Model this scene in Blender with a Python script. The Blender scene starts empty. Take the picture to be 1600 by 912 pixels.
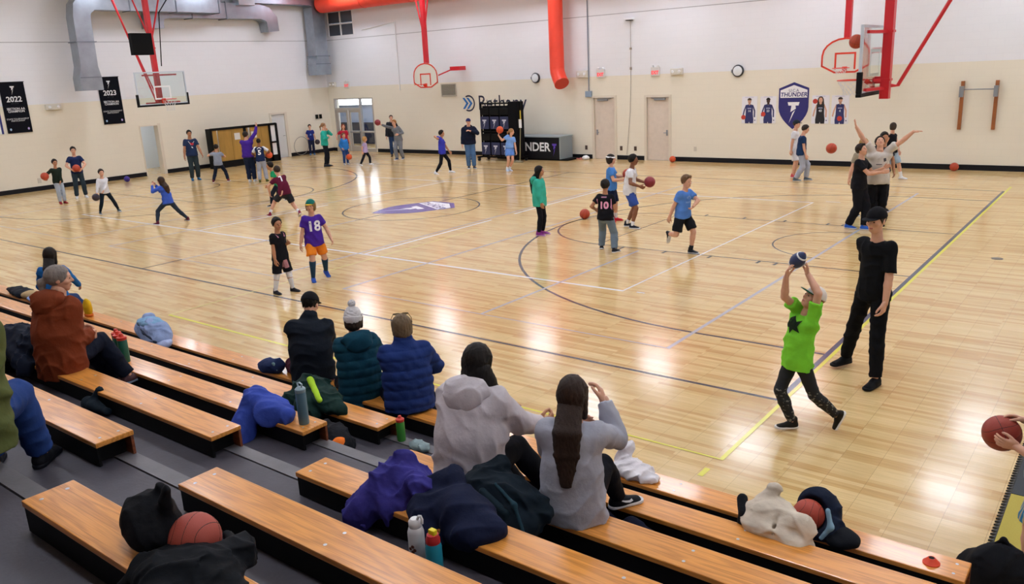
import bpy, bmesh, math, random
import numpy as np
from mathutils import Vector, Matrix
from mathutils.bvhtree import BVHTree

# ------------------------------------------------------------------ camera, world, exposure
scene = bpy.context.scene
cam_data = bpy.data.cameras.new('camera')
cam = bpy.data.objects.new('camera', cam_data)
scene.collection.objects.link(cam)
scene.camera = cam
CAM = np.array([2.77957, -7.86608, 3.45358])
YAW, PITCH, ROLL = -0.67031, -0.26561, -0.04949
cam_data.sensor_fit = 'HORIZONTAL'
cam_data.sensor_width = 36.0
cam_data.lens = 36.0 * 1273.999 / 1600.0
cam_data.clip_start, cam_data.clip_end = 0.05, 200
_f = np.array([math.sin(YAW) * math.cos(PITCH), math.cos(YAW) * math.cos(PITCH), math.sin(PITCH)])
_r = np.array([math.cos(YAW), -math.sin(YAW), 0.0])
_u = np.cross(_r, _f)
_r2 = _r * math.cos(ROLL) + _u * math.sin(ROLL)
_u2 = -_r * math.sin(ROLL) + _u * math.cos(ROLL)
cam.matrix_world = Matrix(((_r2[0], _u2[0], -_f[0], CAM[0]), (_r2[1], _u2[1], -_f[1], CAM[1]),
                           (_r2[2], _u2[2], -_f[2], CAM[2]), (0, 0, 0, 1)))

world = bpy.data.worlds.new('world')
world.use_nodes = True
world.node_tree.nodes['Background'].inputs[0].default_value = (0.55, 0.65, 0.85, 1)
world.node_tree.nodes['Background'].inputs[1].default_value = 0.35
scene.world = world

vs = scene.view_settings
vs.view_transform = 'Standard'
vs.look = 'None'
vs.gamma = 1
vs.use_curve_mapping = False
vs.exposure = 0.2
LAMP = 26.0            # radiance of the ceiling fixtures
CEIL = 7.6             # ceiling height
LAMP_X = [-26.2, -21.0, -15.8, -10.6, -5.4, -0.2, 5.0]
LAMP_Y = [17.3, 12.9, 8.3, 3.7, -0.9, -5.6]

# ------------------------------------------------------------------ helpers: objects, tags, materials
COL = scene.collection

def tag(o, label=None, cat=None, group=None, kind=None):
    if label: o['label'] = label
    if cat: o['category'] = cat
    if group: o['group'] = group
    if kind: o['kind'] = kind
    return o

def empty(name, loc=(0, 0, 0), rz=0.0, label=None, cat=None, group=None):
    o = bpy.data.objects.new(name, None)
    o.empty_display_size = 0.1
    COL.objects.link(o)
    o.location = loc
    o.rotation_euler = (0, 0, rz)
    return tag(o, label, cat, group)

def link(name, me, mat, parent=None, loc=None, rot=None):
    o = bpy.data.objects.new(name, me)
    COL.objects.link(o)
    if parent is not None: o.parent = parent
    if loc is not None: o.location = loc
    if rot is not None: o.rotation_euler = rot
    if mat is not None and len(me.materials) == 0: me.materials.append(mat)
    return o

def copy_tree(o, parent=None):
    c = o.copy()
    COL.objects.link(c)
    if parent is not None: c.parent = parent
    for ch in list(o.children): copy_tree(ch, c)
    return c

def s2l(c):
    if isinstance(c, str):
        c = c.lstrip('#')
        c = [int(c[i:i + 2], 16) / 255 for i in (0, 2, 4)]
    return tuple(((x / 12.92) if x <= 0.04045 else ((x + 0.055) / 1.055) ** 2.4) for x in c) + (1.0,)

MATS = {}
def mat(name, col='808080', rough=0.6, metal=0.0, spec=0.5, var=0.0, vscale=8.0, bump=0.0, bscale=60.0,
        emit=None, estr=0.0, coat=0.0, sheen=0.0, trans=0.0, stretch=None, alpha=1.0):
    if name in MATS: return MATS[name]
    m = bpy.data.materials.new(name)
    m.use_nodes = True
    nt = m.node_tree
    b = nt.nodes['Principled BSDF']
    c = s2l(col)
    b.inputs['Base Color'].default_value = c
    b.inputs['Roughness'].default_value = rough
    b.inputs['Metallic'].default_value = metal
    b.inputs['Specular IOR Level'].default_value = spec
    if coat: b.inputs['Coat Weight'].default_value = coat; b.inputs['Coat Roughness'].default_value = 0.12
    if sheen: b.inputs['Sheen Weight'].default_value = sheen
    if trans: b.inputs['Transmission Weight'].default_value = trans
    if alpha < 1: b.inputs['Alpha'].default_value = alpha
    if emit:
        b.inputs['Emission Color'].default_value = s2l(emit)
        b.inputs['Emission Strength'].default_value = estr
    if var or bump:
        tc = nt.nodes.new('ShaderNodeTexCoord')
        mp = nt.nodes.new('ShaderNodeMapping')
        nt.links.new(tc.outputs['Object'], mp.inputs['Vector'])
        if stretch: mp.inputs['Scale'].default_value = stretch
    if var:
        n = nt.nodes.new('ShaderNodeTexNoise')
        n.inputs['Scale'].default_value = vscale
        n.inputs['Detail'].default_value = 4
        nt.links.new(mp.outputs['Vector'], n.inputs['Vector'])
        r = nt.nodes.new('ShaderNodeValToRGB')
        r.color_ramp.elements[0].position = 0.3
        r.color_ramp.elements[1].position = 0.7
        r.color_ramp.elements[0].color = tuple(x * (1 - var) for x in c[:3]) + (1,)
        r.color_ramp.elements[1].color = tuple(min(1, x * (1 + var)) for x in c[:3]) + (1,)
        nt.links.new(n.outputs['Fac'], r.inputs['Fac'])
        nt.links.new(r.outputs['Color'], b.inputs['Base Color'])
    if bump:
        n2 = nt.nodes.new('ShaderNodeTexNoise')
        n2.inputs['Scale'].default_value = bscale
        n2.inputs['Detail'].default_value = 3
        nt.links.new(mp.outputs['Vector'], n2.inputs['Vector'])
        bp = nt.nodes.new('ShaderNodeBump')
        bp.inputs['Strength'].default_value = bump
        bp.inputs['Distance'].default_value = 0.01
        nt.links.new(n2.outputs['Fac'], bp.inputs['Height'])
        nt.links.new(bp.outputs['Normal'], b.inputs['Normal'])
    MATS[name] = m
    return m

def cloth(col, rough=0.85, var=0.12, bump=0.35, bscale=30.0, vscale=6.0):
    return mat('cloth_' + col + ('_%d' % (rough * 100)), col, rough, spec=0.15, var=var, vscale=vscale, bump=bump, bscale=bscale)

# ------------------------------------------------------------------ helpers: plain meshes
class MB:
    """collects boxes, tubes and polygons into one mesh"""
    def __init__(s): s.v = []; s.f = []
    def add(s, vs, fs):
        n = len(s.v)
        s.v += [tuple(v) for v in vs]
        s.f += [tuple(i + n for i in f) for f in fs]
        return s
    def box(s, lo, hi):
        x0, y0, z0 = lo; x1, y1, z1 = hi
        return s.add([(x0, y0, z0), (x1, y0, z0), (x1, y1, z0), (x0, y1, z0), (x0, y0, z1), (x1, y0, z1), (x1, y1, z1), (x0, y1, z1)],
                     [(0, 3, 2, 1), (4, 5, 6, 7), (0, 1, 5, 4), (1, 2, 6, 5), (2, 3, 7, 6), (3, 0, 4, 7)])
    def bar(s, a, b, w, h=None, up=(0, 0, 1)):
        """square bar from a to b"""
        h = w if h is None else h
        a = np.array(a, float); b = np.array(b, float)
        d = (b - a) / np.linalg.norm(b - a)
        u = np.array(up, float)
        if abs(d @ u) > 0.95: u = np.array((1., 0, 0)) if abs(d[0]) < .9 else np.array((0, 1., 0))
        x = np.cross(d, u); x /= np.linalg.norm(x)
        y = np.cross(x, d)
        vs = [p + x * sx * w / 2 + y * sy * h / 2 for p in (a, b) for sx, sy in ((-1, -1), (1, -1), (1, 1), (-1, 1))]
        return s.add(vs, [(0, 1, 2, 3), (7, 6, 5, 4), (0, 4, 5, 1), (1, 5, 6, 2), (2, 6, 7, 3), (3, 7, 4, 0)])
    def tube(s, pts, r, n=8, closed=False, cap=True):
        pts = [np.array(p, float) for p in pts]
        m = len(pts)
        rs = r if hasattr(r, '__len__') else [r] * m
        vs = []
        x = None
        for i, p in enumerate(pts):
            if closed: d = pts[(i + 1) % m] - pts[i - 1]
            else: d = pts[min(i + 1, m - 1)] - pts[max(i - 1, 0)]
            d = d / (np.linalg.norm(d) + 1e-12)
            if x is None:
                x = np.cross(d, (0, 0, 1.)) if abs(d[2]) < .9 else np.cross(d, (1., 0, 0))
            x = x - d * (x @ d); x /= np.linalg.norm(x)
            y = np.cross(d, x)
            for k in range(n):
                t = 2 * math.pi * k / n
                vs.append(p + rs[i] * (x * math.cos(t) + y * math.sin(t)))
        fs = []
        for i in range(m if closed else m - 1):
            j = (i + 1) % m
            for k in range(n):
                l = (k + 1) % n
                fs.append((i * n + k, i * n + l, j * n + l, j * n + k))
        if cap and not closed:
            fs.append(tuple(range(n - 1, -1, -1)))
            fs.append(tuple((m - 1) * n + k for k in range(n)))
        return s.add(vs, fs)
    def lathe(s, prof, n=20, c=(0, 0, 0)):
        """prof: list of (radius, z)"""
        vs = []; fs = []
        m = len(prof)
        for r, z in prof:
            for k in range(n):
                t = 2 * math.pi * k / n
                vs.append((c[0] + r * math.cos(t), c[1] + r * math.sin(t), c[2] + z))
        for i in range(m - 1):
            for k in range(n):
                l = (k + 1) % n
                fs.append((i * n + k, i * n + l, (i + 1) * n + l, (i + 1) * n + k))
        fs.append(tuple(range(n - 1, -1, -1)))
        fs.append(tuple((m - 1) * n + k for k in range(n)))
        return s.add(vs, fs)
    def poly(s, pts, vec):
        """prism: polygon pts (3-D) pushed along vec"""
        n = len(pts)
        a = [np.array(p, float) for p in pts]
        b = [p + np.array(vec, float) for p in a]
        return s.add(a + b, [tuple(range(n - 1, -1, -1)), tuple(range(n, 2 * n))] + [(i, (i + 1) % n, n + (i + 1) % n, n + i) for i in range(n)])
    def build(s, name, m, parent=None, smooth=False, loc=None, bevel=0.0, rot=None):
        me = bpy.data.meshes.new(name)
        me.from_pydata(s.v, [], s.f)
        bm = bmesh.new(); bm.from_mesh(me)
        bmesh.ops.recalc_face_normals(bm, faces=bm.faces)
        if bevel:
            bmesh.ops.bevel(bm, geom=[e for e in bm.edges if e.calc_face_angle(0) > 0.6], offset=bevel, segments=2, profile=0.6, affect='EDGES', clamp_overlap=True)
        bm.to_mesh(me); bm.free()
        if smooth:
            me.polygons.foreach_set('use_smooth', [True] * len(me.polygons))
            try: me.set_sharp_from_angle(angle=math.radians(40))
            except Exception: pass
        return link(name, me, m, parent, loc, rot)

def text_mesh(txt, size, weight=0.0, shear=0.0, space=1.0, extrude=0.0, align='CENTER'):
    cu = bpy.data.curves.new('lettering', 'FONT')
    cu.body = txt; cu.size = size; cu.offset = weight; cu.shear = shear
    cu.space_character = space; cu.extrude = extrude
    cu.align_x = align; cu.align_y = 'CENTER'; cu.resolution_u = 3
    o = bpy.data.objects.new('lettering', cu)
    COL.objects.link(o)
    dg = bpy.context.evaluated_depsgraph_get()
    me = bpy.data.meshes.new_from_object(o.evaluated_get(dg))
    bpy.data.objects.remove(o)
    me.materials.clear()
    return me

def basis_mesh(me, origin, xdir, ydir, scale=(1, 1)):
    """lay a flat mesh (x,y) on a plane in space"""
    n = len(me.vertices)
    a = np.empty(n * 3, np.float32); me.vertices.foreach_get('co', a); a = a.reshape(-1, 3)
    X = np.array(xdir, float); Y = np.array(ydir, float); Zv = np.cross(X, Y)
    q = np.array(origin, float) + a[:, :1] * scale[0] * X + a[:, 1:2] * scale[1] * Y + a[:, 2:3] * Zv
    me.vertices.foreach_set('co', q.astype(np.float32).ravel())
    me.update()
    return me

# ------------------------------------------------------------------ helpers: smooth solids from distance fields
class Vox:
    def __init__(s, lo, hi, h):
        s.h = h
        s.o = np.array(lo, np.float32) - 2 * h
        s.n = np.ceil((np.array(hi) - np.array(lo)) / h).astype(int) + 5
        s.f = np.full(s.n, 9.0, np.float32)
        s.ax = [s.o[i] + h * np.arange(s.n[i], dtype=np.float32) for i in range(3)]
    def _win(s, lo, hi):
        sl = []
        for i in range(3):
            a = max(0, int(math.floor((lo[i] - s.o[i]) / s.h)))
            b = min(s.n[i], int(math.ceil((hi[i] - s.o[i]) / s.h)) + 1)
            if b <= a: return None, None
            sl.append(slice(a, b))
        return tuple(sl), (s.ax[0][sl[0]][:, None, None], s.ax[1][sl[1]][None, :, None], s.ax[2][sl[2]][None, None, :])
    def put(s, fun, lo, hi, k, op='add'):
        m = k + 2 * s.h
        w, g = s._win([x - m for x in lo], [x + m for x in hi])
        if w is None: return s
        d = fun(*g)
        f = s.f[w]
        if op == 'add':
            if k > 0:
                t = np.maximum(k - np.abs(f - d), 0)
                s.f[w] = np.minimum(f, d) - t * t / (4 * k)
            else: s.f[w] = np.minimum(f, d)
        else:
            d = -d
            if k > 0:
                t = np.maximum(k - np.abs(f - d), 0)
                s.f[w] = np.maximum(f, d) + t * t / (4 * k)
            else: s.f[w] = np.maximum(f, d)
        return s
    def cap(s, a, b, ra, rb=None, k=0.0, op='add'):
        rb = ra if rb is None else rb
        a = np.array(a, float); b = np.array(b, float); ab = b - a; L = max(float(ab @ ab), 1e-12)
        R = max(ra, rb)
        def fun(x, y, z):
            px, py, pz = x - a[0], y - a[1], z - a[2]
            t = np.clip((px * ab[0] + py * ab[1] + pz * ab[2]) / L, 0, 1)
            return np.sqrt((px - t * ab[0]) ** 2 + (py - t * ab[1]) ** 2 + (pz - t * ab[2]) ** 2) - (ra + (rb - ra) * t)
        return s.put(fun, np.minimum(a, b) - R, np.maximum(a, b) + R, k, op)
    def ecap(s, a, b, wa, wb, side, k=0.0, op='add'):
        """capsule of oval section: wa=(half width along side, half depth)"""
        a = np.array(a, float); b = np.array(b, float); ab = b - a; L = max(float(ab @ ab), 1e-12)
        R = max(*wa, *wb); sd = np.array(side, float)
        def fun(x, y, z):
            px, py, pz = x - a[0], y - a[1], z - a[2]
            t = np.clip((px * ab[0] + py * ab[1] + pz * ab[2]) / L, 0, 1)
            qx, qy, qz = px - t * ab[0], py - t * ab[1], pz - t * ab[2]
            u = qx * sd[0] + qy * sd[1] + qz * sd[2]
            w = wa[0] + (wb[0] - wa[0]) * t; d = wa[1] + (wb[1] - wa[1]) * t
            r2 = qx * qx + qy * qy + qz * qz - u * u
            m = np.minimum(w, d)
            q = np.sqrt(np.maximum(u * u / (w * w) + np.maximum(r2, 0) / (d * d), 1e-9))
            return (q - 1) * m * 1.0
        return s.put(fun, np.minimum(a, b) - R, np.maximum(a, b) + R, k, op)
    def ell(s, c, r, k=0.0, R=None, op='add'):
        c = np.array(c, float); r = np.array(r, float)
        M = np.eye(3) if R is None else np.array(R, float)
        def fun(x, y, z):
            px, py, pz = x - c[0], y - c[1], z - c[2]
            u = [(px * M[0, i] + py * M[1, i] + pz * M[2, i]) for i in range(3)]
            k0 = np.sqrt((u[0] / r[0]) ** 2 + (u[1] / r[1]) ** 2 + (u[2] / r[2]) ** 2)
            k1 = np.sqrt((u[0] / r[0] ** 2) ** 2 + (u[1] / r[1] ** 2) ** 2 + (u[2] / r[2] ** 2) ** 2)
            return k0 * (k0 - 1) / np.maximum(k1, 1e-6)
        e = np.abs(M) @ r
        return s.put(fun, c - e, c + e, k, op)
    def box(s, c, half, rnd=0.01, k=0.0, R=None, op='add'):
        c = np.array(c, float); hf = np.array(half, float) - rnd
        M = np.eye(3) if R is None else np.array(R, float)
        def fun(x, y, z):
            px, py, pz = x - c[0], y - c[1], z - c[2]
            q = [np.abs(px * M[0, i] + py * M[1, i] + pz * M[2, i]) - hf[i] for i in range(3)]
            out = np.sqrt(np.maximum(q[0], 0) ** 2 + np.maximum(q[1], 0) ** 2 + np.maximum(q[2], 0) ** 2)
            return out + np.minimum(np.maximum(np.maximum(q[0], q[1]), q[2]), 0) - rnd
        e = np.abs(M) @ np.array(half, float)
        return s.put(fun, c - e, c + e, k, op)
    def cut(s, n, p, rough=0.0):
        """remove everything on the side of plane (through p) that n points to"""
        n = np.array(n, float); n = n / np.linalg.norm(n)
        d = n @ np.array(p, float)
        g = s.ax[0][:, None, None] * n[0] + s.ax[1][None, :, None] * n[1] + s.ax[2][None, None, :] * n[2] - d
        s.f = np.maximum(s.f, g.astype(np.float32))
        return s
    def union(s, o, k):
        t = np.maximum(k - np.abs(s.f - o.f), 0)
        s.f = np.minimum(s.f, o.f) - t * t / (4 * k)
        return s
    def limb(s, a, b, ra, rb, k, flat=True):
        """tapering tube from a to b with a flat open end at b, blended into s"""
        a = np.array(a, float); b = np.array(b, float)
        d = (b - a) / np.linalg.norm(b - a)
        o = Vox.__new__(Vox); o.h, o.o, o.n, o.ax = s.h, s.o, s.n, s.ax
        o.f = np.full(s.n, 9.0, np.float32)
        if flat:
            o.cap(a, b + d * rb, ra, rb); o.cut(d, b)
        else: o.cap(a, b, ra, rb)
        return s.union(o, k)
    def crease(s, amp, lam, seed=0, n=3, main=None, spread=.4):
        """raised folds of cloth running across a main direction"""
        rs = np.random.RandomState(seed)
        idx = np.nonzero(np.abs(s.f) < amp * 3 + 2 * s.h)
        P = np.stack([s.ax[i][idx[i]] for i in range(3)], 1)
        tot = np.zeros(len(P), np.float32)
        if main is None: main = rs.normal(size=3)
        main = np.array(main, float) / np.linalg.norm(main)
        for i in range(n):
            d = main + rs.normal(size=3) * spread; d /= np.linalg.norm(d)
            e = rs.normal(size=3); e -= d * (e @ d); e /= np.linalg.norm(e)
            g = np.cross(d, e)
            l = lam * (0.7 + 0.8 * rs.rand())
            ph = P @ d * (math.pi / l) + 1.1 * np.sin(P @ e * (2 * math.pi / (l * 3.2)) + rs.rand() * 6) + .5 * np.sin(P @ g * (2 * math.pi / (l * 2.3)) + rs.rand() * 6) + rs.rand() * 6
            m_ = .5 + .5 * np.sin(P @ e * (2 * math.pi / (l * 3.7)) + P @ g * (2 * math.pi / (l * 4.3)) + rs.rand() * 6)
            tot += (1 - np.abs(np.sin(ph))) ** 1.6 * m_
        s.f[idx] -= 1.7 * amp * (tot - .25 * n * .5)
        return s
    def quilt(s, amp, lam, d, p0):
        """stitched rows of padding"""
        idx = np.nonzero(np.abs(s.f) < amp * 3 + 2 * s.h)
        P = np.stack([s.ax[i][idx[i]] for i in range(3)], 1) - np.array(p0, np.float32)
        u = P @ np.array(d, np.float32)
        s.f[idx] -= amp * np.abs(np.sin(u * math.pi / lam)) ** .6 - amp * .5
        return s
    def ripple(s, amp, lam, seed=0, n=5, dirs=None, sharp=0.0):
        """wavy folds: adds a sum of warped sines near the surface"""
        rs = np.random.RandomState(seed)
        idx = np.nonzero(np.abs(s.f) < amp * 3 + 2 * s.h)
        P = np.stack([s.ax[i][idx[i]] for i in range(3)], 1)
        tot = np.zeros(len(P), np.float32)
        for i in range(n):
            d = rs.normal(size=3) if dirs is None else np.array(dirs[i % len(dirs)]) + rs.normal(size=3) * .25
            d /= np.linalg.norm(d)
            e = rs.normal(size=3); e /= np.linalg.norm(e)
            l = lam * (0.6 + 0.9 * rs.rand())
            w = np.sin(P @ d * (2 * math.pi / l) + 1.6 * np.sin(P @ e * (2 * math.pi / (l * 2.1)) + rs.rand() * 6) + rs.rand() * 6)
            if sharp: w = np.sign(w) * np.abs(w) ** (1 - sharp)
            tot += w / n ** .5
        s.f[idx] += amp * tot
        return s
    def mesh(s):
        f = s.f
        neg = f < 0
        nx, ny, nz = f.shape
        c = np.zeros((nx - 1, ny - 1, nz - 1), np.uint8)
        for dx in (0, 1):
            for dy in (0, 1):
                for dz in (0, 1):
                    c += neg[dx:nx - 1 + dx, dy:ny - 1 + dy, dz:nz - 1 + dz]
        act = (c > 0) & (c < 8)
        I = np.nonzero(act)
        N = len(I[0])
        if N == 0: return np.zeros((0, 3), np.float32), np.zeros((0, 4), int)
        ids = np.full(act.shape, -1, np.int32)
        ids[I] = np.arange(N)
        acc = np.zeros((N, 3), np.float32); cnt = np.zeros(N, np.float32)
        cs = [(0, 0, 0), (1, 0, 0), (0, 1, 0), (1, 1, 0), (0, 0, 1), (1, 0, 1), (0, 1, 1), (1, 1, 1)]
        val = [f[I[0] + a, I[1] + b, I[2] + d] for a, b, d in cs]
        for a in range(8):
            for b in range(a + 1, 8):
                df = [cs[b][i] - cs[a][i] for i in range(3)]
                if sum(abs(x) for x in df) != 1: continue
                m = (val[a] < 0) != (val[b] < 0)
                t = np.where(m, val[a] / np.where(m, val[a] - val[b], 1), 0)
                for i in range(3): acc[:, i] += np.where(m, cs[a][i] + t * df[i], 0)
                cnt += m
        V = acc / cnt[:, None]
        V = s.o + s.h * (np.stack(I, 1) + V)
        Q = []
        for axis in range(3):
            o1, o2 = [(1, 2), (2, 0), (0, 1)][axis]
            sa = [slice(None)] * 3; sb = [slice(None)] * 3
            sa[axis] = slice(0, -1); sb[axis] = slice(1, None)
            A = neg[tuple(sa)]; B = neg[tuple(sb)]
            for flip in (False, True):
                E = np.nonzero((A & ~B) if not flip else (~A & B))
                E = [e.copy() for e in E]
                ok = (E[o1] > 0) & (E[o2] > 0) & (E[o1] < f.shape[o1] - 1) & (E[o2] < f.shape[o2] - 1)
                E = [e[ok] for e in E]
                if len(E[0]) == 0: continue
                def cell(a, b):
                    q = [None] * 3
                    q[axis] = E[axis]; q[o1] = E[o1] - a; q[o2] = E[o2] - b
                    return ids[q[0], q[1], q[2]]
                qd = np.stack([cell(1, 1), cell(0, 1), cell(0, 0), cell(1, 0)], 1)
                if flip: qd = qd[:, ::-1]
                Q.append(qd)
        Q = np.concatenate(Q) if Q else np.zeros((0, 4), int)
        return V.astype(np.float32), Q

def np_mesh(name, parts, mats=None):
    """parts: list of (V, Q) or (V, Q, material index)"""
    off = 0; Vs = []; Qs = []; Ms = []
    for pt in parts:
        V, Q = pt[0], pt[1]
        Vs.append(V); Qs.append(Q + off); off += len(V)
        Ms.append(np.full(len(Q), pt[2] if len(pt) > 2 else 0, np.int32))
    V = np.concatenate(Vs); Q = np.concatenate(Qs); M = np.concatenate(Ms)
    me = bpy.data.meshes.new(name)
    me.vertices.add(len(V)); me.vertices.foreach_set('co', V.astype(np.float32).ravel())
    me.loops.add(len(Q) * 4); me.loops.foreach_set('vertex_index', Q.astype(np.int32).ravel())
    me.polygons.add(len(Q))
    me.polygons.foreach_set('loop_start', np.arange(0, len(Q) * 4, 4, dtype=np.int32))
    me.polygons.foreach_set('use_smooth', np.ones(len(Q), bool))
    if mats:
        for m in mats: me.materials.append(m)
        me.polygons.foreach_set('material_index', M)
    me.update(calc_edges=True)
    return me
# ------------------------------------------------------------------ people
CACHE = {}
def xf(VQ, R, t, sc=1.0, mirror=False):
    V, Q = VQ
    V = V * sc
    if mirror:
        V = V * np.array((-1, 1, 1), np.float32); Q = Q[:, ::-1]
    return (V @ np.array(R, np.float32).T + np.array(t, np.float32), Q)

def head_mesh(h, kind):
    """unit head, chin at z=-.5, crown at +.5, nose towards +y"""
    key = ('head', round(h, 4), kind)
    if key in CACHE: return CACHE[key]
    v = Vox((-.45, -.6, -.85), (.45, .62, .56), h)
    jw = {'m': .19, 'f': .15, 'c': .15}[kind]
    v.ell((0, -.06, .13), (.325, .415, .37))
    v.ell((0, .07, -.10), (.265, .305, .33), k=.12)
    v.ell((0, .15, -.36), (jw, .175, .13), k=.14)
    v.cap((-.13, .30, .10), (.13, .30, .10), .055, k=.09)
    for s in (-1, 1):
        v.ell((s * .125, .40, .02), (.085, .07, .055), k=.06, op='sub')
        v.ell((s * .125, .325, .015), (.062, .055, .045), k=.02)
        v.ell((s * .19, .25, -.10), (.09, .09, .08), k=.08)
        v.ell((s * .325, -.02, -.02), (.035, .085, .125), k=.03)
    v.cap((0, .36, .06), (0, .445, -.10), .03, .052, k=.06)
    v.cap((-.045, .39, -.115), (.045, .39, -.115), .036, k=.03)
    v.cap((-.075, .352, -.235), (.075, .352, -.235), .024, k=.03)
    v.cap((-.065, .345, -.275), (.065, .345, -.275), .027, k=.03)
    v.cap((0, -.09, -.25), (0, -.15, -.85), .195 if kind == 'm' else .165, .21 if kind == 'm' else .18, k=.10)
    v.cut((0, 0, -1), (0, 0, -.80))
    CACHE[key] = v.mesh()
    return CACHE[key]

def face_bits(kind):
    key = ('face', kind)
    if key in CACHE: return CACHE[key]
    h = .018
    e = Vox((-.3, .2, -.1), (.3, .5, .2), h)
    for s in (-1, 1): e.ell((s * .125, .345, .015), (.05, .042, .03))
    b = Vox((-.3, .2, -.05), (.3, .5, .25), h)
    for s in (-1, 1): b.cap((s * .06, .365, .10), (s * .20, .305, .10), .022, .016)
    l = Vox((-.2, .2, -.4), (.2, .5, -.1), h)
    l.cap((-.07, .362, -.238), (.07, .362, -.238), .022)
    l.cap((-.055, .357, -.275), (.055, .357, -.275), .024)
    CACHE[key] = (e.mesh(), b.mesh(), l.mesh())
    return CACHE[key]

def hair_mesh(style, h):
    key = ('hair', style, round(h, 4))
    if key in CACHE: return CACHE[key]
    lo = (-.75, -.95, -1.9) if style in ('long', 'longer', 'pony', 'side') else (-.52, -.66, -.85)
    v = Vox(lo, (.75 if style in ('long', 'longer', 'side') else .52, .6, .68), h)
    if style in ('short', 'crop', 'tuft', 'fade'):
        g = {'short': .072, 'crop': .03, 'tuft': .07, 'fade': .035}[style]
        v.ell((0, -.06, .14), (.325 + g, .415 + g, .37 + g * 1.3))
        if style == 'tuft':
            v.cap((-.16, .26, .42), (.12, .28, .44), .10, .08, k=.08)
        v.ripple(.022, .14, 3, 6)
        v.cut((0, .86, -.5), (0, .27, .27))           # brow to nape
        v.ell((0, .46, -.02), (.30, .30, .28), k=.05, op='sub')
        v.cut((0, .30, -.95), (0, -.30, -.22))
    elif style in ('bob', 'mop'):
        v.ell((0, -.07, .12), (.40, .47, .44))
        v.ell((0, -.20, -.16), (.36, .33, .32), k=.15)
        if style == 'bob':
            for s in (-1, 1): v.cap((s * .31, .02, .1), (s * .31, .0, -.28), .11, .09, k=.1)
        v.ripple(.011, .2, 5, 5, dirs=[(1, 0, .05), (.4, 1, 0), (1, .4, .05)])
        v.ell((0, .42, -.22), (.255, .34, .42), k=.06, op='sub')
        v.cut((0, .1, -1), (0, 0, -.46 if style == 'bob' else -.34))
    else:
        v.ell((0, -.07, .13), (.375, .455, .415))
        if style == 'pony':
            v.cap((0, -.44, .05), (0, -.62, -.10), .10, .13, k=.08)
            v.cap((0, -.62, -.10), (0.02, -.60, -.75), .14, .07, k=.08)
            v.ell((0, .44, -.16), (.28, .36, .45), k=.06, op='sub')
            v.cut((0, .35, -.93), (0, -.25, -.28)) if False else v.ell((0, .1, -.75), (.5, .42, .45), k=.08, op='sub')
        else:
            v.ecap((0, -.20, -.05), (0, -.30, -.62), (.37, .25), (.33, .18), (1, 0, 0), k=.15)
            for s in (-1, 1): v.cap((s * .30, .06, .15), (s * .33, -.04, -.60), .11, .09, k=.1)
            v.ell((0, .46, -.25), (.25, .40, .62), k=.05, op='sub')
        v.ripple(.008, .16, 7, 6, dirs=[(1, 0, .03), (.8, .6, 0), (1, -.5, .03)])
    CACHE[key] = v.mesh()
    return CACHE[key]

def hat_mesh(style, h):
    key = ('hat', style, round(h, 4))
    if key in CACHE: return CACHE[key]
    if style.startswith('cap'):
        v = Vox((-.55, -.65, -.1), (.55, 1.0, .75), h)
        v.ell((0, -.05, .12), (.395, .485, .47))
        v.cut((0, 0, -1), (0, 0, .14))
        a = v.mesh()
        w = Vox((-.5, .0, -.15), (.5, 1.0, .4), h * .8)
        w.ell((0, .36, .16), (.33, .46, .035))
        w.ell((0, .05, .16), (.33, .38, .3), op='sub')
        b = w.mesh()
        CACHE[key] = (a, b)
    elif style == 'beanie':
        v = Vox((-.55, -.65, -.1), (.55, .65, .9), h)
        v.ell((0, -.07, .16), (.40, .49, .52))
        v.ripple(.012, .11, 2, 4, dirs=[(0, 0, 1), (.2, .1, 1)])
        v.cut((0, .12, -1), (0, 0, .02))
        w = Vox((-.25, -.35, .55), (.25, .25, 1.05), h * .8)
        w.ell((0, -.10, .78), (.17, .17, .16)); w.ripple(.02, .06, 4, 5)
        u = Vox((-.55, -.65, -.15), (.55, .65, .3), h)
        u.ell((0, -.07, .16), (.425, .515, .54)); u.cut((0, .12, 1), (0, 0, .20)); u.cut((0, .12, -1), (0, 0, .0))
        CACHE[key] = (v.mesh(), w.mesh(), u.mesh())
    elif style == 'skull':
        v = Vox((-.55, -.65, -.1), (.55, .65, .8), h)
        v.ell((0, -.06, .12), (.375, .465, .455)); v.cut((0, -.1, -1), (0, 0, .04))
        CACHE[key] = (v.mesh(),)
    elif style == 'band':
        v = Vox((-.5, -.6, -.05), (.5, .6, .45), h)
        v.ell((0, -.065, .13), (.425, .50, .46)); v.cut((0, .25, 1), (0, 0, .30)); v.cut((0, -.25, -1), (0, 0, .14))
        CACHE[key] = (v.mesh(),)
    return CACHE[key]

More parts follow.
